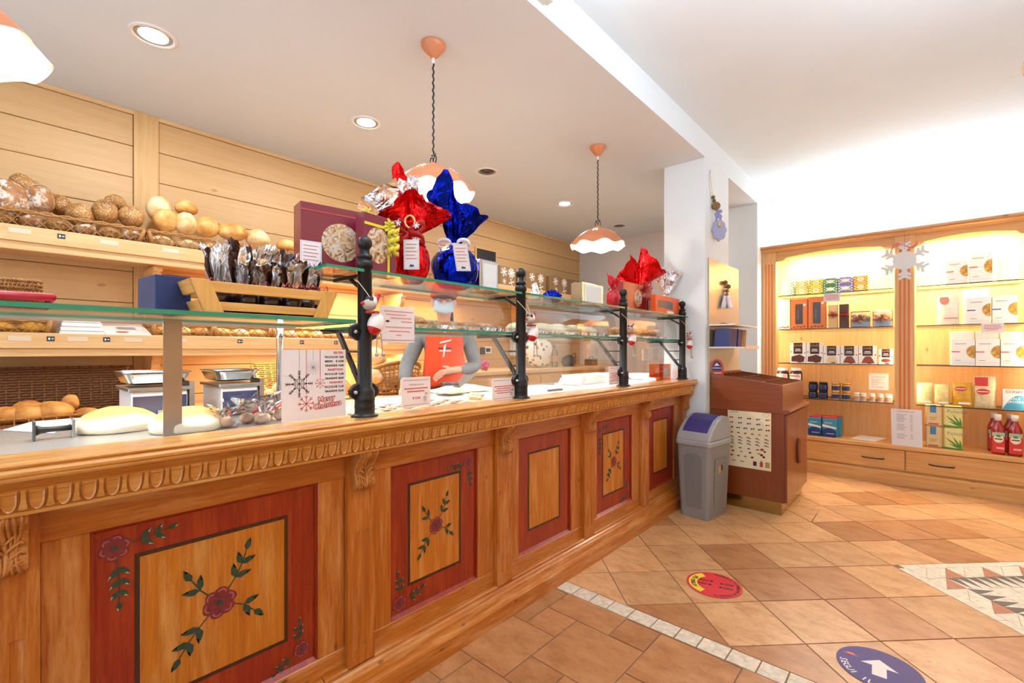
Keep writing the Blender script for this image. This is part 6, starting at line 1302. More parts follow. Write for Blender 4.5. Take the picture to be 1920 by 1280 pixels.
t, p, nk = foil_cake('red foil-wrapped festive cake with snowflake ribbon and tag', 772, -1.60, ZU1, 520, .20, .075, M_FRED, [(0, .155, .08), (20, .15, .12), (60, .08, .2), (100, .06, .2), (140, .1, .18), (175, .16, .07), (200, .14, .06), (230, .1, .12), (255, .03, .19), (280, .04, .2), (310, .09, .14), (340, .14, .1)], 8)
obj('tall_peak', flare(nk+Vector((0, 0, .05))-RT*.05, [(0, .03, .20), (60, .03, .22), (110, .05, .29), (175, .035, .24), (250, .03, .2)], 11, .006, 10, 40, .012), M_FRED, t, solid=.0008); obj('silver_fold', flare(nk+Vector((0, 0, .02))-RT*.03+FW*.03, [(0, .05, .2), (40, .06, .26), (90, .07, .28), (140, .11, .22), (178, .22, .11), (210, .17, .13), (245, .07, .22), (300, .04, .2)], 15, .010), M_FSIL, t, solid=.0008)
M_SRIB = mat('red_white_ribbon', '#c22a2a', .5); b = MB()
for (a, L) in ((2.2, .07), (.6, .08), (-.4, .07), (3.6, .06)):
    def fnl(q, s_, a=a, L=L): an = q*2*PI; return nk+nn*(.05+.012*math.sin(an))+(uu*math.cos(a)+vv*math.sin(a))*(L*.5*(1-math.cos(an)))+(vv*math.cos(a)-uu*math.sin(a))*(.012*math.sin(an))+nn*.016*(s_-.5)+vv*.02*(s_-.5)
    b.sheet(fnl, 12, 1)
bo = obj('snowflake_bow', b, M_SRIB, t, smooth=True, solid=.001)
for k, (x, z) in enumerate(((-.04, .04), (.035, .03), (.03, -.03))): printed('flake_print', nk+nn*.075+uu*x+vv*z, uu, vv, flakepolys(0, 0, .014), M_PAPER, bo)
obj('gold_loop', MB().tube([nk+nn*.055+uu*(.005+.02*math.cos(a*PI/8))+vv*(.05+.025*math.sin(a*PI/8)) for a in range(16)], .005, 6, closed=True), M_GOLDR, t, smooth=True)
hangcard(t, nk+nn*.088+uu*-.012+vv*-.15, uu, (vv+nn*.06).normalized(), .062, .118)
# --- right group on the upper shelf
t, p, nk = foil_cake('silver foil-wrapped festive cake at the far end of the upper shelf', 1250, -1.58, ZU1, 590, .19, .058, M_FSIL, [(0, .115, .13), (30, .08, .19), (70, .07, .2), (110, .08, .2), (150, .11, .17), (190, .12, .12), (215, .09, .19), (240, .05, .22), (265, .05, .16), (290, .05, .21), (320, .10, .15), (345, .11, .19)], 21)
t, o_, u, v, w, h = faced_box('gift_box', 'red gift box with round window under a red foil fan', 'gift box', 1168, -1.56, 1222, -1.56, ZU1, 532, .05, mat('crimson_card', '#8f0f1c', .3, coat=.3)); nn2 = u.cross(v)
printed('round_window', o_, u, v, [disc_pts(w*.5, h*.5, h*.30, h*.30, 28)], M_XMAS, t); obj('ribbon', hexa(o_+u*(w*.78)+nn2*.001, u*.016, v*h, nn2*.001), M_REDT, t); bow(t, o_+u*(w*.78)+v*(h*.93)+nn2*.01, .07, M_REDT, 8, 3); hangcard(t, o_+u*(w*.85)+nn2*.004+v*.01, u, v, .055, .09)
p = o_+u*(w*.45)+v*h-nn2*.05; t2, pp, nk = foil_cake('red foil-wrapped cake fanning out behind the far red gift box', 1197, -1.695, ZU1, 585, .205, .07, M_FRED, [(0, .22, .14), (20, .2, .2), (50, .10, .33), (85, .06, .22), (120, .09, .31), (150, .1, .20), (175, .21, .07), (200, .18, .12), (225, .10, .26), (250, .05, .20), (275, .06, .33), (300, .10, .30), (330, .17, .17)], 27)
p = Pq(1150, -1.56, ZU1); t = thing('sweet_bag', 'small red tied sweet bag beside the far napkin dispenser', 'sweet bag', p); obj('bag_body', bulb(p, .048, .045, .14, 31), mat('red_satin', '#c01420', .35, bump=.3, bscale=30), t, smooth=True); nk = p+Vector((0, 0, .135)); obj('bag_mouth', flare(nk, [(0, .05, .06), (90, .03, .09), (180, .045, .11), (270, .04, .07)], 33, .01, 8, 40, .014), mat('red_satin', '#c01420', .35), t, smooth=True, solid=.001); bow(t, nk+nn*.02, .04, M_REDT, 6, 4)
t, o_, u, v, w, h = faced_box('chocolate_box', 'orange box with dark window at the far end of the upper shelf', 'box', 1229, -1.472, 1274, -1.472, ZU1, 556, .04, mat('bright_orange_card', '#e2591a', .4)); printed('window', o_, u, v, [[(w*.08, h*.30), (w*.70, h*.30), (w*.70, h*.74), (w*.08, h*.74)]], M_DKWIN, t); printed('badge', o_, u, v, [disc_pts(w*.6, h*.12, w*.16, h*.08, 16)], M_PAPER, t)
def dispenser(label, pl_, pr_, X, ytop, z0=ZU1):
    t, o_, u, v, w, h = faced_box('napkin_dispenser', label, 'napkin dispenser', pl_, X, pr_, X, z0, ytop, .085, M_CHROME, 'napkin dispensers', .004); n2 = u.cross(v)
    obj('front_lip', hexa(o_+u*(w*.08)+v*.008+n2*.001, u*(w*.84), v*(h*.9), n2*.001), mat('satin_front', '#d3d6d6', .3, .6), t); obj('napkins', hexa(o_+u*(w*.14)+v*.014+n2*.002, u*(w*.72), v*(h*.78), n2*.002), mat('napkin_paper', '#e9edea', .7), t, bevel=.002); return t
dispenser('chrome napkin dispenser beside the blue foil cake', 900, 935, -1.56, 488); dispenser('chrome napkin dispenser farther along the upper shelf', 1092, 1131, -1.56, 532)
p = Pq(1035, -1.62, ZU1); t = thing('foil_bundle', 'small blue foil bundle on the upper shelf by the second post', 'wrapped sweet', p); obj('body', bulb(p, .06, .05, .075, 41, crump=.15), M_FBLUE, t); p = Pq(1003, -1.60, ZU1); t = thing('foil_cone', 'small silver foil cone beside the second post', 'wrapped sweet', p); obj('cone', MB().lathe([(.03, ZU1), (.026, ZU1+.03), (.012, ZU1+.085), (.004, ZU1+.10)], (p.x, p.y, 0), 12), M_FSIL, t, smooth=True)
# --- wooden crate with chocolate bags
CX0, CX1, CY0, CY1, CH = -1.70, -1.462, .372, .715, .088
M_CRATE = wood('crate_pine', '#d6ab63', '#c2924a', 'y', 1.4, .5); M_CRATEX = wood('crate_pine_x', '#cfa25c', '#bb8a44', 'x', 1.4, .5); M_CRATEZ = wood('crate_pine_z', '#d6ab63', '#c2924a', 'z', 1.4, .5)
cr = thing('wooden_crate', 'slatted pine crate of chocolate bags on the left glass shelf', 'crate', ((CX0+CX1)/2, (CY0+CY1)/2, ZL1)); fl_ = .035
def fy(v, s_): return (CY0-fl_*v) if s_ < 0 else (CY1+fl_*v)
for X0, X1 in ((CX1-.008, CX1), (CX0, CX0+.008)):
    for v0, v1 in ((.02, .36), (.66, 1.0)): obj('slat', MB().prism([(fy(v0, -1), ZL1+CH*v0), (fy(v0, 1), ZL1+CH*v0), (fy(v1, 1), ZL1+CH*v1), (fy(v1, -1), ZL1+CH*v1)], 'x', X0, X1), M_CRATE, cr, bevel=.0015)
for s_ in (-1, 1):
    for X0, X1 in ((CX1, CX1+.010), (CX0-.01, CX0)):
        w_ = .045; obj('end_post', MB().prism([(fy(0, s_), ZL1), (fy(0, s_)-s_*w_, ZL1), (fy(1, s_)-s_*w_, ZL1+CH+.002), (fy(1, s_), ZL1+CH+.002)], 'x', X0, X1), M_CRATEZ, cr, bevel=.0015)
    for v0, v1 in ((0, .40), (.62, 1.02)):
        a0, a1 = fy(v0, s_), fy(v1, s_); obj('end_slat', MB().add([(x, y, z) for x in (CX0, CX1) for (y, z) in ((a0, ZL1+CH*v0), (a0-s_*.01, ZL1+CH*v0), (a1-s_*.01, ZL1+CH*v1), (a1, ZL1+CH*v1))], [(0, 1, 2, 3), (7, 6, 5, 4), (0, 4, 5, 1), (1, 5, 6, 2), (2, 6, 7, 3), (3, 7, 4, 0)]), M_CRATEX, cr)
obj('crate_floor', MB().box(CX0, CX1, CY0, CY1, ZL1+.001, ZL1+.008), M_CRATEX, cr)
M_BURR = mat('burgundy_ribbon', '#8c2340', .4); M_DCEL = mat('dark_printed_film', '#3d241c', .15, coat=.5)
M_CELLO2 = glassmat('crinkled_cellophane', (.93, .92, .91, 1), 2.6, 1.5, .16)
bagp = [(405, 548, 455, -1.525), (440, 548, 455, -1.56), (462, 550, 486, -1.522), (482, 548, 462, -1.56), (505, 552, 497, -1.522), (520, 545, 462, -1.61), (545, 552, 490, -1.522), (570, 552, 492, -1.56), (590, 550, 493, -1.61), (430, 552, 500, -1.63)]
for k, (px, yn, yt, X) in enumerate(bagp):
    p = onX(px, 560, X); nk = onX(px, 541, X); nk.z = max(nk.z, ZL1+.085); top = onX(px, yt, X).z
    t = thing('chocolate_bag', f'cellophane chocolate bag with burgundy ribbon, {ORD[k]} from left in the crate', 'chocolate bag', (p.x, p.y, ZL1+.008), 'chocolate bags in the crate')
    b = MB().ball((p.x, p.y, ZL1+.048), (.036, .032, .04), 14, 9, fn=lambda v, k=k: v*(1+.2*noise.noise(v*2.4+Vector((k, 0, 0))))); mz_ = min(v.z for v in b.v); b.xf(Matrix.Translation((0, 0, ZL1+.0085-mz_))); obj('chocolates', b, mat('dark_chocolate', '#2c1a14', .25, coat=.5, var=.4, vscale=40), t, smooth=True)
    Hh = top-nk.z; r = random.Random(50+k); ct = [(a*60+r.uniform(-15, 15), r.uniform(.025, .06), Hh*r.uniform(.75, 1.05)) for a in range(6)]
    b = flare(nk, ct, 60+k, .016, 8, 48, .012); b.m = [1 if (i % 48) in range(32+5*(k % 3), 37+5*(k % 3)) else 0 for i in range(len(b.f))]; obj('film_ruff', b, [M_CELLO2, M_DCEL], t, smooth=False)
    obj('ribbon_tie', MB().tube([nk+Vector((.016*math.cos(a*PI/5), .016*math.sin(a*PI/5), 0)) for a in range(10)], .004, 5, closed=True).tube([nk+Vector((.016, 0, 0)), nk+Vector((.03, .015, -.02)), nk+Vector((.026, .03, .01)), nk+Vector((.034, .04, -.03))], .0025, 5).tube([nk+Vector((.016, 0, 0)), nk+Vector((.03, -.02, .015)), nk+Vector((.03, -.035, -.01))], .0025, 5), M_BURR, t, smooth=True)
# --- blue box, red tray and flat basket on the left shelf
t, o_, u, v, w, h = faced_box('blue_box', 'plain navy blue box beside the wooden crate', 'box', 291, -1.58, 358, -1.59, ZL1, 517, .14, M_BLUE); obj('edge_label', hexa(o_+u*(w*.93)+v*(h*.80)+u.cross(v)*.001, u*.012, v*.01, u.cross(v)*.001), M_PAPER, t)
y0, y1 = onX(-140, 560, -1.55).y, onX(97, 560, -1.55).y; t = thing('red_tray', 'shallow red tray at the left end of the glass shelf', 'tray', (-1.62, (y0+y1)/2, ZL1)); obj('base', MB().box(-1.74, -1.53, y0, y1, ZL1, ZL1+.006), mat('red_plastic', '#b3142a', .35), t); obj('rim', MB().tube([(-1.745, y0, ZL1+.02), (-1.525, y0, ZL1+.02), (-1.525, y1, ZL1+.02), (-1.745, y1, ZL1+.02)], .009, 8, closed=True), mat('red_plastic', '#b3142a', .35), t, smooth=True)
t = thing('flat_basket', 'flat woven basket sitting in the red tray', 'basket', (-1.64, (y0+y1)/2, ZL1+.006)); obj('front_weave', weave_wall(lambda u, v: (Vector((-1.565, y0+.02+(y1-y0-.04)*u, ZL1+.008+.055*v)), Vector((1, 0, 0))), 22, 6, .0042, .004), M_WICK, t, smooth=True); obj('end_weave', weave_wall(lambda u, v: (Vector((-1.565-.15*u, y1-.02, ZL1+.008+.055*v)), Vector((0, 1, 0))), 10, 6, .0042, .004), M_WICK, t, smooth=True); obj('floor', MB().box(-1.715, -1.565, y0+.02, y1-.02, ZL1+.0065, ZL1+.010), M_WICKD, t)
# ------------------------------------------------------------------ signs
YU = Vector((0, 1, 0)); ZV = Vector((0, 0, 1))
def ledge_sign(name, label, px0, px1, y0p, y1p, X, cat='sign', m=None, lean=0):
    a, b_ = onX(px0, y1p, X), onX(px1, y1p, X); zt = onX(px0, y0p, X).z; zb = max(a.z, ZLG) if X > -1.475 and y1p > 700 else a.z; w, h = b_.y-a.y, zt-zb
    t = thing(name, label, cat, (X, (a.y+b_.y)/2, zb)); o_ = Vector((X, a.y, zb)); obj('sheet', hexa(o_, YU*w, ZV*h, Vector((-.0015, 0, 0))), m or mat('sign_paper', '#e9e0de', .35), t); return t, o_, w, h
t, o_, w, h = ledge_sign('menu_sign', 'white Christmas cake price sign with snowflakes leaning on the glass', 528, 648, 655, 793, -1.462)
rowsT = [('ZELTEN', None, 1), ('PICCOLO', '€  5,00', 0), ('MEDIO', '€ 10,00', 0), ('GRANDE', '€ 14,00', 0), ('PANETTONI', None, 1), ('PICCOLO', '€ 12,00', 0), ('GRANDE', '€ 20,00', 0), ('PANDORO', None, 1), ('PICCOLO', '€ 12,00', 0), ('GRANDE', '€ 20,00', 0)]
for k, (a, b_, hd) in enumerate(rowsT):
    z = h*(.94-.0625*k)
    if hd: text(a, h*.042, o_+YU*(w*.95)+ZV*z, YU, ZV, M_REDINK, t, align='RIGHT', lift=.0008, bold=.0003)
    else: text(a, h*.04, o_+YU*(w*.65)+ZV*z, YU, ZV, M_BLACK, t, lift=.0008, bold=.0003); text(b_, h*.04, o_+YU*(w*.965)+ZV*z, YU, ZV, M_BLACK, t, align='RIGHT', lift=.0008, bold=.0003)
def snow_outline(cx, cy, r, n, m, nm, wd=.0016, kind=0):
    b = MB()
    def seg(p, q): p, q = Vector(p), Vector(q); d = (q-p).normalized(); s_ = Vector((-d.y, d.x))*wd/2; b.add(quad_on(o_, YU, ZV, [p-s_, q-s_, q+s_, p+s_], .0009), [(0, 1, 2, 3)])
    for k in range(n):
        a = 2*PI*k/n+PI/2; d = Vector((math.cos(a), math.sin(a))); c = Vector((cx, cy)); seg(c, c+d*r)
        if kind == 0:
            for f in (.72, .86, 1.0):
                for sg in (-1, 1): e = Vector((math.cos(a+sg*.8), math.sin(a+sg*.8))); seg(c+d*r*f*.92, c+d*r*f*.92+e*r*.14)
            a2 = a+PI/n; d2 = Vector((math.cos(a2), math.sin(a2))); seg(c+d*r*.62, c+d2*r*.30); a3 = a-PI/n; d3 = Vector((math.cos(a3), math.sin(a3))); seg(c+d*r*.62, c+d3*r*.30)
        elif kind == 1:
            for sg in (-1, 1): e = Vector((math.cos(a+sg*.7), math.sin(a+sg*.7))); seg(c+d*r*.65, c+d*r*.65+e*r*.3)
    obj(nm, b, m, t)
snow_outline(w*.255, h*.52, w*.20, 8, M_BLACK, 'black_snowflake'); snow_outline(w*.36, h*.235, w*.13, 8, M_REDINK, 'red_snowflake', .0016, 1); snow_outline(w*.465, h*.745, w*.12, 16, mat('pale_grey_ink', '#c4bcbe', .5), 'grey_snowflake', .0013, 2); snow_outline(w*.575, h*.515, w*.085, 8, mat('pale_red_ink', '#dc8f92', .5), 'pale_red_snowflake', .0014, 1)
b = MB()
for x, z0_, m_ in ((.255, .72, M_BLACK), (.465, .86, M_GREYINK)): b.add(quad_on(o_, YU, ZV, [(w*x-.0005, h*z0_), (w*x+.0005, h*z0_), (w*x+.0005, h), (w*x-.0005, h)], .0007), [(0, 1, 2, 3)])
obj('hanging_line', b, M_GREYINK, t); b = MB()
for x, z0_ in ((.36, .37), (.575, .6)): b.add(quad_on(o_, YU, ZV, [(w*x-.0008, h*z0_), (w*x+.0008, h*z0_), (w*x+.0008, h), (w*x-.0008, h)], .0007), [(0, 1, 2, 3)])
obj('red_hanging_line', b, M_REDINK, t)
for s_, x, z in (('Merry', .68, .255), ('Christmas', .70, .165)): text(s_, h*.10, o_+YU*(w*x)+ZV*(h*z), (YU+ZV*.10), (ZV-YU*.10), M_REDINK, t, align='CENTER', lift=.0008, bold=.0022); text(s_, h*.10, o_+YU*(w*x)+ZV*(h*z), (YU+ZV*.10), (ZV-YU*.10), M_PAPER, t, align='CENTER', lift=.0013, bold=-.0002)
def cake_card(label, px0, px1, y0p, y1p, X, head=None, price=None, figure=True, rows=2, seed=0):
    t, o_, w, h = ledge_sign('price_card', label, px0, px1, y0p, y1p, X); lines_print(t, o_, YU, ZV, w, [(w*.06, w*.94, h*.90), (w*.06, w*.94, h*.07)], mat('dark_red_ink', '#8d2a2f', .5), h*.012, .0008)
    if head: text(head, h*.075, o_+YU*(w*.5)+ZV*(h*.72), YU, ZV, M_REDINK, t, align='CENTER', lift=.0008)
    lines_print(t, o_, YU, ZV, w, [(w*(.08+.1*(i % 2)), w*(.9-.12*(i % 2)), h*(.62-.10*i)) for i in range(rows)], M_REDINK, h*.032, .0008)
    if price: text(price, h*.10, o_+YU*(w*.5)+ZV*(h*.26), YU, ZV, M_REDINK, t, align='CENTER', lift=.0008, bold=.0003)
    if figure: printed('sketch', o_, YU, ZV, [disc_pts(w*.84, h*.42, w*.05, h*.05, 10), disc_pts(w*.80, h*.26, w*.06, h*.09, 10), [(w*.74, h*.12), (w*.77, h*.12), (w*.8, h*.2), (w*.78, h*.2)], [(w*.84, h*.12), (w*.87, h*.12), (w*.83, h*.2), (w*.81, h*.2)]], mat('sketch_grey', '#b7afae', .5), t, .0008)
cake_card('price card reading tortine sacher between the first two posts', 753, 807, 708, 765, -1.464, 'TORTINE SACHER', '€ 12,00'); cake_card('small grey-framed price card left of the second post', 923, 967, 710, 752, -1.464, None, None, True, 4); cake_card('price card beside the third post', 1142, 1166, 687, 722, -1.464, None, None, True, 5)
t, o_, w, h = ledge_sign('hanging_notice', 'white paper notice hanging on the glass right of the first post', 713, 777, 572, 641, -1.468, 'notice'); lines_print(t, o_, YU, ZV, w, [(w*.1, w*.95, h*.86), (w*.15, w*.75, h*.77), (w*.3, w*.9, h*.68), (w*.6, w*.92, h*.58), (w*.15, w*.93, h*.42), (w*.25, w*.85, h*.31), (w*.45, w*.6, h*.20)], mat('faint_red_ink', '#d48d8f', .5), h*.03, .0008); lines_print(t, o_, YU, ZV, w, [(0, w, h*.06)], mat('dark_red_ink', '#8d2a2f', .5), h*.012, .0008); printed('black_mark', o_, YU, ZV, [disc_pts(w*.2, h*.58, w*.06, h*.03, 8)], M_BLACK, t, .0008)  # the last print is a small black oval on the sheet
# ------------------------------------------------------------------ hanging mouse ornaments on the posts
M_FELT = mat('grey_felt', '#b9aa9c', .9, var=.1, vscale=80); M_EGGW = mat('white_gloss', '#efe8e0', .25); M_EGGR = mat('red_gloss', '#c01a1c', .2); M_TWINE = mat('twine', '#b89d78', .9)
def mouse(label, y, dz=0, dy=0, s=1.0):
    c = Vector((XPOST+.052, y+dy, 1.272+dz)); t = thing('mouse_ornament', label, 'ornament', c, 'hanging mouse ornaments')
    b = MB().ball(c, (.024*s, .026*s, .036*s), 16, 14); b.m = [1 if sum(b.v[i].z for i in f)/len(f) < c.z-.012*s else 0 for f in b.f]; R_ = Matrix.Translation(c) @ Matrix.Rotation(-.35, 4, 'X') @ Matrix.Translation(-c); b.xf(R_); obj('egg_body', b, [M_EGGW, M_EGGR], t, smooth=True)
    hd = c+Vector((0, -.022*s, .058*s)); obj('head', MB().ball(hd, (.018*s, .023*s, .018*s), 14, 10), M_FELT, t, smooth=True); obj('nose', MB().ball(hd+Vector((.004, -.026*s, .003)), .006*s, 8, 6), M_EGGR, t, smooth=True)
    hb = hd+Vector((0, .012*s, .010*s)); ap = hd+Vector((.004, .034*s, .034*s)); b = MB(); dn = (ap-hb).normalized(); b.tube([hb, hb+(ap-hb)*.5, ap], .016*s, 10, r1=.003*s); obj('santa_hat', b, M_EGGR, t, smooth=True); obj('hat_brim', MB().ball(hb, (.019*s, .010*s, .019*s), 10, 8), M_EGGW, t, smooth=True)
    obj('ears', MB().ball(hd+Vector((.012, .0, .018*s)), (.004, .008*s, .009*s), 8, 6).ball(hd+Vector((-.012, .0, .018*s)), (.004, .008*s, .009*s), 8, 6), mat('dark_felt', '#4a3a34', .9), t, smooth=True)
    obj('scarf', MB().tube([c+Vector((.02*math.cos(a*PI/6), -.012*s+.02*math.sin(a*PI/6), .036*s)) for a in range(12)], .004*s, 5, closed=True), mat('check_scarf', '#b4473c', .8), t, smooth=True)
    for sg in (-1, 1):
        k = c+Vector((.006, .008*s+.007*sg, -.03*s)); obj('leg', MB().tube([k, k+Vector((.002, .003*sg, -.035*s)), k+Vector((.002, .005*sg, -.062*s))], .0022*s, 5), M_TWINE, t); obj('foot', MB().ball(k+Vector((.006, .006*sg, -.066*s)), (.008*s, .006*s, .006*s), 8, 6), M_FELT, t, smooth=True)
    obj('hanging_twine', MB().tube([hd+Vector((0, .01, .015)), Vector((XPOST+.03, y-.02, 1.43)), Vector((XPOST, y-.027, 1.46))], .0013, 5).tube([hd+Vector((0, .01, .015)), Vector((XPOST+.03, y+.02, 1.43)), Vector((XPOST, y+.027, 1.46))], .0013, 5), mat('white_twine', '#d9cbb2', .9), t); return t
for k, y in enumerate(PY): mouse(f'little mouse ornament with red hat hanging on the {ORD[k]} iron post', y, (.04, .03, .02, .0)[k], (.012, .03, .02, .02)[k], 1.1)
# ------------------------------------------------------------------ inside the display, on the deck
# scales
def scale(label, px0, px1, X, sticker):
    a, b_ = Pq(px0, X, ZDK), Pq(px1, X, ZDK); y0, y1 = a.y, b_.y; w = y1-y0; t = thing('shop_scale', label, 'scale', (X-.12, (y0+y1)/2, ZDK), 'shop scales'); zb = ZDK+.02
    for x in (X-.02, X-.2):
        for y in (y0+.03, y1-.03): obj('foot', MB().lathe([(.018, ZDK), (.018, ZDK+.012), (.012, zb)], (x, y, 0), 10), M_BLACK, t)
    obj('housing', MB().box(X-.24, X, y0, y1, zb, zb+.095), mat('white_housing', '#d9dbdf', .3, .2), t, bevel=.004); obj('front_panel', MB().box(X, X+.003, y0+.004, y1-.004, zb+.004, zb+.078), mat('navy_panel', '#2d3557', .15, coat=.8), t)
    obj('top_plate', MB().box(X-.25, X+.012, y0-.01, y1+.01, zb+.095, zb+.108), M_STEEL, t, bevel=.003)
    zt = zb+.116; b = loft([[(X-.13+p[0], (y0+y1)/2+p[1], z) for p in rr(.10*f, (w/2)*f*1.02, .03, 0)] for f, z in ((.85, zt), (1.0, zt+.006), (1.16, zt+.038), (1.22, zt+.042), (1.22, zt+.045), (1.12, zt+.038), (.97, zt+.012), (.84, zt+.008))]); b.f = b.f[:-2]+[b.f[-1]] if False else b.f; b.m = b.m[:len(b.f)]; obj('weighing_tray', b, mat('polished_steel', '#c9c9c6', .14, 1), t, smooth=False)
    if sticker: obj('green_sticker', MB().box(X+.003, X+.004, y0+w*.55, y0+w*.78, zb+.035, zb+.072), mat('green_note', '#1f9a66', .5), t)
    d = obj('display_strip', MB().box(X+.003, X+.005, y0+w*.45, y0+w*.85, zb+.008, zb+.026), mat('silver_strip', '#b6b8ba', .3, .6), t); obj('display_window', MB().box(X+.005, X+.006, y0+w*.56, y0+w*.74, zb+.012, zb+.022), M_BLACK, d)
    obj('side_bracket', MB().box(X-.1, X+.006, y1+.004, y1+.02, zb, zb+.125), M_STEEL, t)
    return t
scale('steel shop scale with green sticker behind the two loaves', 246, 352, -2.02, True); scale('second steel shop scale right of the steel upright', 415, 484, -2.02, False)
# focaccia loaves: pale floury sides, browned crust on top
def flat_crust():
    m, nt, b = newmat('browned_white_crust'); L = nt.links.new; tc = N(nt, 'ShaderNodeTexCoord'); sp = N(nt, 'ShaderNodeSeparateXYZ'); L(tc.outputs['Generated'], sp.inputs[0]); n = N(nt, 'ShaderNodeTexNoise', Scale=9.0, Detail=5.0); L(tc.outputs['Object'], n.inputs['Vector'])
    a = N(nt, 'ShaderNodeMath', _operation='MULTIPLY_ADD'); a.inputs[1].default_value = .5; L(n.outputs['Fac'], a.inputs[0]); L(sp.outputs['Z'], a.inputs[2])
    L(ramp(nt, a.outputs[0], [(.72, C('#eadfc6')), (.86, C('#e0bf86')), (1.0, C('#cf9a55'))]), b.inputs['Base Color']); b.inputs['Roughness'].default_value = .6; return m
M_FLAT = flat_crust()
for k, (px, w_, lab) in enumerate(((222, .25, 'left'), (350, .23, 'right'))):
    p = onZ(px, 806, ZDK); b = MB(); 
    def fn(v, k=k): q = v*(1+.08*noise.noise(v*2+Vector((k*5, 0, 0)))); q.z = max(q.z, -.35) if q.z < 0 else q.z*(.8+.25*math.cos(q.x*2.6+.4)); return q
    b.ball((p.x, p.y, ZDK+.03), (.10, w_/2*.85, .055), 28, 14, fn=fn); mz_ = min(v.z for v in b.v); b.xf(Matrix.Translation((0, 0, ZDK-mz_))); tag(obj('flat_loaf', b, M_FLAT, smooth=True), f'{lab} of the two broad white loaves behind the glass', 'bread', 'broad white loaves')
# cutter / stamp
p = onZ(100, 822, ZDK); t = thing('bread_cutter', 'black-handled steel dough tool lying at the left behind the glass', 'utensil', (p.x, p.y, ZDK)); y0, y1 = onX(66, 810, p.x).y, onX(134, 810, p.x).y
obj('handle', MB().lathe([(.016, y0), (.010, y0+.012), (.008, y0+.03), (.008, y1)], (p.x, 0, ZDK+.028), 12, 'y'), M_BLACK, t, smooth=True); obj('toothed_head', MB().box(p.x-.028, p.x+.028, y0-.006, y0, ZDK, ZDK+.058), mat('gunmetal', '#5d6268', .3, .8), t, bevel=.002); obj('steel_plate', MB().box(p.x-.026, p.x+.026, y1, y1+.008, ZDK, ZDK+.056), M_STEEL, t, bevel=.002)
b = MB().add([onZ(5, 806, ZDK+.002), onZ(100, 812, ZDK+.002), onZ(150, 783, ZDK+.004), onZ(60, 790, ZDK+.002)], [(0, 1, 2, 3)]); tag(obj('paper_sheet', b, M_PAPER, solid=.0008), 'loose white paper on the steel deck at left', 'paper')
# clear bags with red ribbon
for k, (px, py, s_) in enumerate(((425, 782, .055), (465, 770, .06), (500, 778, .06), (492, 760, .055), (525, 770, .05))):
    p = Pq(px, -1.74-.05*(k % 3), ZDK); t = thing('sweet_bag', f'clear bag of sweets with red ribbon, {ORD[k]} from left behind the glass', 'sweet bag', (p.x, p.y, ZDK), 'clear red-ribboned bags'); b = MB().ball((p.x, p.y, ZDK+.02), (s_*.48, s_*.48, .018), 12, 8, fn=lambda v, k=k: v*(1+.3*noise.noise(v*2+Vector((k*3, 1, 0))))); mz_ = min(v.z for v in b.v); b.xf(Matrix.Translation((0, 0, ZDK-mz_))); obj('sweets', b, mat('pale_biscuits', '#d9b9a2', .5, var=.3, vscale=50), t, smooth=True)
    r = random.Random(70+k); nk = Vector((p.x, p.y, ZDK+.035)); obj('film', flare(nk, [(a*72+r.uniform(-20, 20), s_*r.uniform(.8, 1.4), r.uniform(.02, .075)) for a in range(5)], 80+k, .014, 6, 36, .012), M_CELLO, t, smooth=False)
    a_ = r.uniform(0, 3); d = RT*math.cos(a_)+FW*math.sin(a_); obj('red_ribbon', MB().sheet(lambda u, v, d=d: nk+d*((u-.5)*s_*1.7)+Vector((.01, 0, .012*math.sin(u*PI)+.004+.012*v)), 8, 1), M_REDT, t, smooth=True, solid=.001)
# pastry trays
def cookie_mesh():
    b = MB().ball((0, 0, 0), (.015, .032, .009), 12, 6); return b
def tray(name, label, x0, x1, y0, y1, z=ZDK, m=None):
    t = thing(name, label, 'tray', ((x0+x1)/2, (y0+y1)/2, z)); m = m or mat('white_tray', '#e9e7e4', .35); obj('base', MB().box(x0, x1, y0, y1, z, z+.004), m, t)
    for q in ((x0, x0+.004, y0, y1), (x1-.004, x1, y0, y1), (x0, x1, y0, y0+.004), (x0, x1, y1-.004, y1)): obj('rim', MB().box(q[0], q[1], q[2], q[3], z+.004, z+.018), m, t)
    return t
tray('pastry_tray', 'white tray of small iced biscuits right of the first post', -1.80, -1.54, .90, 1.62); tray('pastry_tray', 'white tray left of the second post with stacked wafers', -2.05, -1.83, 1.15, 1.75)
M_CK = [mat('choc_biscuit', '#6b4a34', .5, var=.4, vscale=90), mat('iced_biscuit', '#c8a57a', .5, var=.4, vscale=70), mat('pale_biscuit', '#dcc08e', .5, var=.2, vscale=60)]
pro = [obj('biscuit', cookie_mesh(), m, smooth=True) for m in M_CK]; cnt = [0, 0, 0]; r = random.Random(12)
for i in range(6):
    for j in range(12):
        y = .925+.058*j+r.uniform(-.006, .006); x = -1.565-.04*i+r.uniform(-.005, .005); kind = 2 if j < 2 or j > 9 else (0 if (i+j) % 2 else 1); src = pro[kind]
        o = src if cnt[kind] == 0 else src.copy()
        if cnt[kind]: COL.objects.link(o)
        o.location = (x, y, ZDK+.0045); o.rotation_euler = (0, 0, r.uniform(-.5, .5)); cnt[kind] += 1
        tag(o, f'{["dark chocolate", "iced nut", "pale butter"][kind]} biscuit on the tray, row {ORD[i]} from the glass, {ORD[j]} from left', 'biscuit', 'biscuits on the tray')
for k in range(6):
    o = pro[2].copy(); COL.objects.link(o); o.location = (-1.60-.03*(k % 3), 1.545+.012*(k//3), ZDK+.0235+.012*(k//3)); o.rotation_euler = (0, 0, 1.2); o['label'] = f'pale wafer stacked on the biscuits, {ORD[k]} of the little pile'
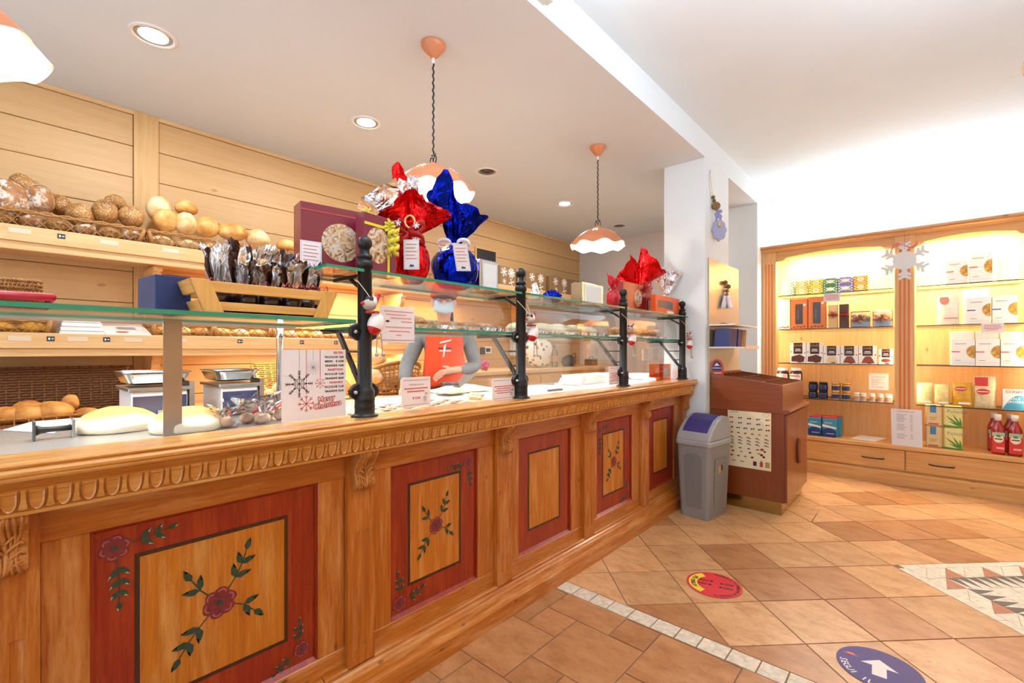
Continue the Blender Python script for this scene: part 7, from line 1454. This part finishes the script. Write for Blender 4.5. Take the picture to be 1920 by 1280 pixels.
# paper bag with spatula, boards, cartons, bowls
p0 = Pq(860, -2.05, ZDK); t = thing('paper_bag', 'cream paper bag lying open on the deck before the shop worker', 'paper bag', (p0.x, p0.y, ZDK)); 
def pb(u, v): return (p0.x-.14+.26*v, p0.y-.18+.42*u, ZDK+.022+.035*math.sin(PI*u)*math.sin(PI*v)+.006*noise.noise(Vector((u*6, v*6, 0))))
obj('sheet', MB().sheet(pb, 14, 8), mat('cream_paper', '#d8c5a0', .7), t, smooth=True, solid=.002)
p1 = Pq(858, -1.92, ZDK+.075); t = thing('spatula', 'steel cake spatula with black handle on the paper bag', 'utensil', (p1.x, p1.y, ZDK+.05)); obj('handle', MB().tube([p1, p1+Vector((0, -.11, .004))], .011, 8), M_BLACK, t, smooth=True); obj('blade', MB().add([p1+Vector((.03, -.01, -.02)), p1+Vector((-.03, -.01, -.02)), p1+Vector((-.05, .09, .045)), p1+Vector((.05, .09, .045))], [(0, 1, 2, 3)]), M_STEEL, t, solid=.002)
for k, (y0, y1, x0, x1, lab) in enumerate(((1.80, 2.60, -2.05, -1.62, 'white marble-like cutting board between the second and third posts'), (2.75, 3.6, -2.05, -1.60, 'white board behind the third post'))): tag(obj('cutting_board', MB().box(x0, x1, y0, y1, ZDK, ZDK+.014), mat('white_board', '#eceae6', .35), bevel=.003), lab, 'board', 'white boards on the deck')
for k in range(3): y0, y1 = Pq(1090, -1.80, 0).y, Pq(1160, -1.80, 0).y; tag(obj('cake_carton', MB().box(-2.0+.01*k, -1.80+.004*k, y0+.006*k, y1-.004*k, ZDK+.0145+.022*k, ZDK+.036+.022*k), M_PAPER, bevel=.002), f'flat white cake carton, {["bottom", "middle", "top"][k]} of the pile by the third post', 'box', 'flat cake cartons')
p = Pq(1203, -1.78, 0); t = thing('white_bowl', 'white round dish near the far post', 'dish', (p.x, p.y, ZDK+.0145)); obj('dish', MB().lathe([(.085, ZDK+.0145), (.105, ZDK+.03), (.11, ZDK+.065), (.104, ZDK+.065), (.098, ZDK+.032)], (p.x, p.y, 0), 28), mat('white_ceramic', '#eef0f0', .2), t, smooth=True)
p = Pq(1226, -1.62, 0); t = thing('white_bowl', 'low white oblong dish beside the orange box', 'dish', (p.x, p.y, ZDK+.0145)); obj('dish', MB().box(p.x-.05, p.x+.06, p.y-.10, p.y+.06, ZDK+.0145, ZDK+.045), mat('white_ceramic', '#eef0f0', .2), t, bevel=.01)
p = Pq(1046, -1.66, 0); t = thing('cake_knife', 'dark-handled knife lying on the white board', 'knife', (p.x, p.y, ZDK+.0145)); obj('handle', MB().box(p.x-.009, p.x+.009, p.y-.10, p.y+.04, ZDK+.0145, ZDK+.028), mat('dark_handle', '#3b3a3c', .4), t, bevel=.003); obj('blade', MB().box(p.x-.012, p.x+.012, p.y+.04, p.y+.22, ZDK+.0145, ZDK+.017), M_STEEL, t)
y0, y1 = Pq(1238, -1.53, 0).y, 3.63; t = thing('orange_box', 'transparent orange acrylic box at the far end of the display', 'box', (-1.56, (y0+y1)/2, ZDK)); zt = onX(1250, 682, -1.55).z; M_ORG = glassmat('orange_acrylic', (1, .55, .26, 1), .5)
for q in ((-1.62, -1.616, y0, y1-.004), (-1.534, -1.53, y0, y1-.004), (-1.62, -1.53, y0-.004, y0), (-1.62, -1.53, y1-.004, y1)): obj('acrylic_wall', MB().box(*q, ZDK+.0, zt), M_ORG, t)
obj('note_card', MB().box(-1.5295, -1.5285, y0+(y1-y0)*.3, y0+(y1-y0)*.85, ZDK+.05, zt-.03), mat('sage_card', '#b5b08a', .6), t)
# middle shelf: foil-lined strudels and wrapped loaves
def foiltray(label, y0, y1): t = tray('foil_tray', label, -1.74, -1.50, y0, y1, ZM1, M_FSIL); return t
foiltray('foil-lined tray of strudels on the middle glass shelf', .95, 1.62); foiltray('foil-lined tray of wrapped loaves between second and third posts', 1.76, 2.60); foiltray('foil-lined tray near the far post', 2.78, 3.5)
for k in range(6): loaf('strudel', f'golden strudel, {ORD[k]} from left on the middle glass shelf', (-1.60, 1.03+.105*k, ZM1+.0045), (.09, .048, .022 if k != 1 else .032), M_STRU, 200+k, 'strudels on the middle shelf', cat='pastry', rz=.3)
for k in range(5):
    loaf('wrapped_loaf', f'pale wrapped loaf, {ORD[k]} from left on the middle glass shelf', (-1.60, 1.85+.155*k, ZM1+.0045), (.09, .072, .035), mat('waxed_wrap', '#d8d3b4', .35, var=.1, vscale=20, bump=.2, bscale=30), 210+k, 'wrapped loaves on the middle shelf', cat='bread')
for k in range(4): loaf('seed_roll', f'dark seeded roll, {ORD[k]} from left on the far middle shelf', (-1.60, 2.88+.16*k, ZM1+.0045), (.07, .06, .04), M_SEED, 220+k, 'seeded rolls on the far middle shelf')
# ================================================================== SHOP WORKER BEHIND THE COUNTER
def skinned(name, V, E, root, m, parent, sub=2, tf=None):
    keys = list(V); idx = {k: i for i, k in enumerate(keys)}; me = bpy.data.meshes.new('s'); me.from_pydata([tuple(V[k][0]) for k in keys], [(idx[a], idx[b]) for a, b in E], [])
    o = bpy.data.objects.new('s', me); COL.objects.link(o); sk = o.modifiers.new('skin', 'SKIN'); sk.use_smooth_shade = True; sk.branch_smoothing = .3
    for k in keys:
        d = me.skin_vertices[0].data[idx[k]]; r = V[k][1]; d.radius = r if hasattr(r, '__len__') else (r, r); d.use_root = (k == root)
    sb_ = o.modifiers.new('sub', 'SUBSURF'); sb_.levels = sub; sb_.render_levels = sub
    dg = bpy.context.evaluated_depsgraph_get(); me2 = bpy.data.meshes.new_from_object(o.evaluated_get(dg)); bpy.data.objects.remove(o)
    b = MB().add([v.co.copy() for v in me2.vertices], [tuple(p.vertices) for p in me2.polygons]); bpy.data.meshes.remove(me2)
    if tf is not None: b.xf(tf)
    return obj(name, b, m, parent, smooth=True)
PC = Vector((-2.62, 2.17, 0)); PROT = Matrix.Translation(PC) @ Matrix.Rotation(math.radians(52), 4, 'Z') @ Matrix.Scale(.965, 4)     # local front = -Y, turned to the customers
pr = thing('person', 'shop worker in orange apron, grey hooded jacket, cap and face mask behind the counter', 'person', PC)
M_SKIN = mat('skin', '#d9a58c', .55, sss=.1); M_HOOD = mat('grey_jersey', '#7d8186', .9, var=.12, vscale=60, bump=.15, bscale=90); M_APR = mat('orange_apron', '#e0491c', .75, var=.06, vscale=10); M_TROU = mat('black_trousers', '#26282a', .85); M_HAIR = mat('brown_hair', '#3d2619', .6, var=.3, vscale=40); M_MASK = mat('pale_blue_mask', '#bcd3dd', .7); M_CAP = mat('orange_cap', '#d84a22', .7)
V = {'pel': ((0, 0, .96), (.135, .10)), 'wst': ((0, 0, 1.08), (.115, .088)), 'che': ((0, 0, 1.26), (.14, .10)), 'ub': ((0, .01, 1.37), (.12, .075)), 'nk': ((0, .005, 1.455), .052), 'nk2': ((0, -.01, 1.51), .05), 'hd1': ((0, -.025, 1.57), (.066, .082)), 'hd2': ((0, -.015, 1.65), (.074, .092)), 'hd3': ((0, -.01, 1.715), (.055, .07)),
     'hipL': ((.09, 0, .90), .085), 'knL': ((.10, -.01, .48), .058), 'anL': ((.10, .02, .09), .042), 'toL': ((.11, -.13, .04), .035), 'hipR': ((-.09, 0, .90), .085), 'knR': ((-.10, -.01, .48), .058), 'anR': ((-.10, .02, .09), .042), 'toR': ((-.11, -.13, .04), .035),
     'shL': ((.17, .01, 1.375), .055), 'elL': ((.25, .05, 1.135), .042), 'wrL': ((.075, -.175, 1.125), .028), 'paL': ((.015, -.205, 1.115), (.036, .02)),
     'shR': ((-.17, .01, 1.375), .055), 'elR': ((-.27, -.04, 1.16), .042), 'wrR': ((-.285, -.23, 1.03), .028), 'paR': ((-.285, -.285, 1.005), (.034, .02))}
E = [('pel', 'wst'), ('wst', 'che'), ('che', 'ub'), ('ub', 'nk'), ('nk', 'nk2'), ('nk2', 'hd1'), ('hd1', 'hd2'), ('hd2', 'hd3'), ('pel', 'hipL'), ('hipL', 'knL'), ('knL', 'anL'), ('anL', 'toL'), ('pel', 'hipR'), ('hipR', 'knR'), ('knR', 'anR'), ('anR', 'toR'), ('ub', 'shL'), ('shL', 'elL'), ('elL', 'wrL'), ('wrL', 'paL'), ('ub', 'shR'), ('shR', 'elR'), ('elR', 'wrR'), ('wrR', 'paR')]
for sd, pa, d, sp in (('L', Vector((.015, -.205, 1.115)), Vector((-.9, -.25, -.3)), Vector((.1, -.3, .95))), ('R', Vector((-.285, -.285, 1.005)), Vector((.05, -.9, -.35)), Vector((1, .05, 0)))):
    d.normalize(); sp.normalize()
    for k, L in enumerate((.062, .070, .066, .052)):
        off = sp*(.022-.0148*k); a = pa+d*.038+off; b_ = a+d*L*.55+Vector((0, 0, -.006)); c = b_+d*L*.45+Vector((0, 0, -.016)); n = f'f{sd}{k}'
        V[n+'a'] = (a, .0088); V[n+'b'] = (b_, .0082); V[n+'c'] = (c, .0068); E += [('pa'+sd, n+'a'), (n+'a', n+'b'), (n+'b', n+'c')]
    th = pa+d*.006+sp*.040; V['t'+sd+'a'] = (th, .0105); V['t'+sd+'b'] = (th+d*.034+sp*.012, .0088); E += [('pa'+sd, 't'+sd+'a'), ('t'+sd+'a', 't'+sd+'b')]
body = skinned('body', V, E, 'pel', M_SKIN, pr, 2, PROT)
# clothing
VH = {'b': ((0, 0, .90), (.165, .125)), 'w': ((0, 0, 1.08), (.15, .115)), 'c': ((0, 0, 1.26), (.165, .122)), 'u': ((0, .012, 1.375), (.14, .092)), 'n': ((0, .02, 1.435), .075), 'sL': ((.175, .012, 1.372), .072), 'eL': ((.255, .052, 1.135), .058), 'wL': ((.095, -.15, 1.127), .042), 'sR': ((-.175, .012, 1.372), .072), 'eR': ((-.275, -.04, 1.16), .058), 'wR': ((-.285, -.205, 1.045), .042)}
skinned('hooded_jacket', VH, [('b', 'w'), ('w', 'c'), ('c', 'u'), ('u', 'n'), ('u', 'sL'), ('sL', 'eL'), ('eL', 'wL'), ('u', 'sR'), ('sR', 'eR'), ('eR', 'wR')], 'b', M_HOOD, pr, 2, PROT)
skinned('trousers', {'p': ((0, 0, .95), (.145, .108)), 'l': ((.092, 0, .88), .098), 'lk': ((.102, -.01, .48), .072), 'la': ((.102, .02, .10), .06), 'r': ((-.092, 0, .88), .098), 'rk': ((-.102, -.01, .48), .072), 'ra': ((-.102, .02, .10), .06)}, [('p', 'l'), ('l', 'lk'), ('lk', 'la'), ('p', 'r'), ('r', 'rk'), ('rk', 'ra')], 'p', M_TROU, pr, 2, PROT)
for sx in (1, -1): obj('shoe', MB().ball((0, 0, 0), (.048, .13, .05), 14, 9, fn=lambda v: Vector((v.x, v.y, max(v.z, -.7)))).xf(PROT @ Matrix.Translation((.108*sx, -.05, .036))), M_BLACK, pr, smooth=True)
def apr(u, v):
    a = (u-.5); z = 1.40-.40*v; wd = (.20 if v < .25 else .20+.06*(v-.25)); x = a*wd*1.35; front = -(.135+.012*math.sin(v*PI))*math.sqrt(max(.05, 1-(x/.21)**2)); return PROT @ Vector((x, front-.018+.004*math.sin(u*9+v*5), z-.012*math.cos(u*PI*2)))
ap = obj('apron', MB().sheet(apr, 14, 16), M_APR, pr, smooth=True, solid=.004)
uA = (PROT.to_3x3() @ Vector((1, 0, 0))).normalized(); vA = Vector((0, 0, 1)); oA = PROT @ Vector((0, -.166, 1.27))
printed('stroke_logo', oA, uA, vA, [[(-.012, -.05), (-.004, -.05), (.012, .045), (-.004, .03)], [(-.035, .055), (.05, .075), (.04, .062), (-.03, .045)]], M_PAPER, ap, .004); lines_print(ap, oA, uA, vA, 0, [(-.045, -.01, .01), (.01, .05, .012)], M_NAVY, .008, .004); lines_print(ap, oA, uA, vA, 0, [(-.035, .045, -.006)], M_PAPER, .007, .004)
obj('neck_strap', MB().tube([PROT @ Vector(p) for p in ((-.10, -.125, 1.39), (-.075, -.05, 1.46), (0, .06, 1.475), (.075, -.05, 1.46), (.10, -.125, 1.39))], .008, 6), M_APR, ap, smooth=True)
# head: hair, cap, mask, eyes, ears
hc = Vector((0, -.015, 1.635))
def hairfn(v): q = v.copy(); return q
b = MB().ball((0, 0, 0), (.088, .105, .115), 20, 14, fn=lambda v: Vector((v.x, max(v.y, -.25+.5*(1-max(0, v.z))) if v.y < 0 and v.z < .55 else v.y, v.z))); b.xf(PROT @ Matrix.Translation(hc+Vector((0, .012, .015)))); obj('hair', b, M_HAIR, pr, smooth=True)
obj('ponytail', MB().tube([PROT @ Vector(p) for p in ((.02, .10, 1.66), (.05, .15, 1.60), (.06, .15, 1.50), (.05, .13, 1.42))], .032, 10, r1=.014), M_HAIR, pr, smooth=True)
cp = obj('cap', MB().lathe([(.097, 1.668), (.101, 1.675), (.100, 1.71), (.092, 1.745), (.066, 1.772), (.02, 1.782)], (0, -.005, 0), 24, sy=1.14).xf(PROT), M_CAP, pr, smooth=True); obj('cap_brim', MB().sheet(lambda u, v: PROT @ Vector(((u-.5)*.17*(1-.25*v*v), -.10-.075*v*(1-.9*(u-.5)**2*2), 1.672-.018*v-.02*(u-.5)**2*4)), 10, 4), M_BLACK, cp, smooth=True, solid=.004)
b = MB().sheet(lambda u, v: PROT @ Vector((math.sin((u-.5)*2.3)*.078, -.022-math.cos((u-.5)*2.3)*(.085+.014*math.sin(v*PI)), 1.545+.085*v-.008*math.cos((u-.5)*6))), 14, 6); obj('face_mask', b, M_MASK, pr, smooth=True, solid=.003)
b = MB()
for sx in (-1, 1): b.tube([PROT @ Vector((sx*.07, -.06, 1.61)), PROT @ Vector((sx*.082, -.005, 1.628)), PROT @ Vector((sx*.07, -.06, 1.565))], .0018, 5)
obj('mask_loops', b, M_PAPER, pr)
for sx in (-1, 1):
    e = obj('eye', MB().ball(PROT @ Vector((sx*.03, -.096, 1.648)), (.011, .011, .007), 12, 8), mat('eye_white', '#e6e0da', .3), pr, smooth=True); obj('iris', MB().ball(PROT @ Vector((sx*.03, -.1045, 1.648)), (.005, .005, .0052), 8, 6), M_HAIR, e, smooth=True)
    obj('eyebrow', MB().tube([PROT @ Vector((sx*.015, -.105, 1.664)), PROT @ Vector((sx*.032, -.105, 1.668)), PROT @ Vector((sx*.047, -.095, 1.662))], .0032, 5), M_HAIR, pr, smooth=True); obj('ear', MB().ball(PROT @ Vector((sx*.08, .0, 1.625)), (.010, .018, .030), 10, 8), M_SKIN, pr, smooth=True)
obj('nose', MB().ball(PROT @ Vector((0, -.112, 1.622)), (.013, .018, .022), 10, 8), M_SKIN, pr, smooth=True)
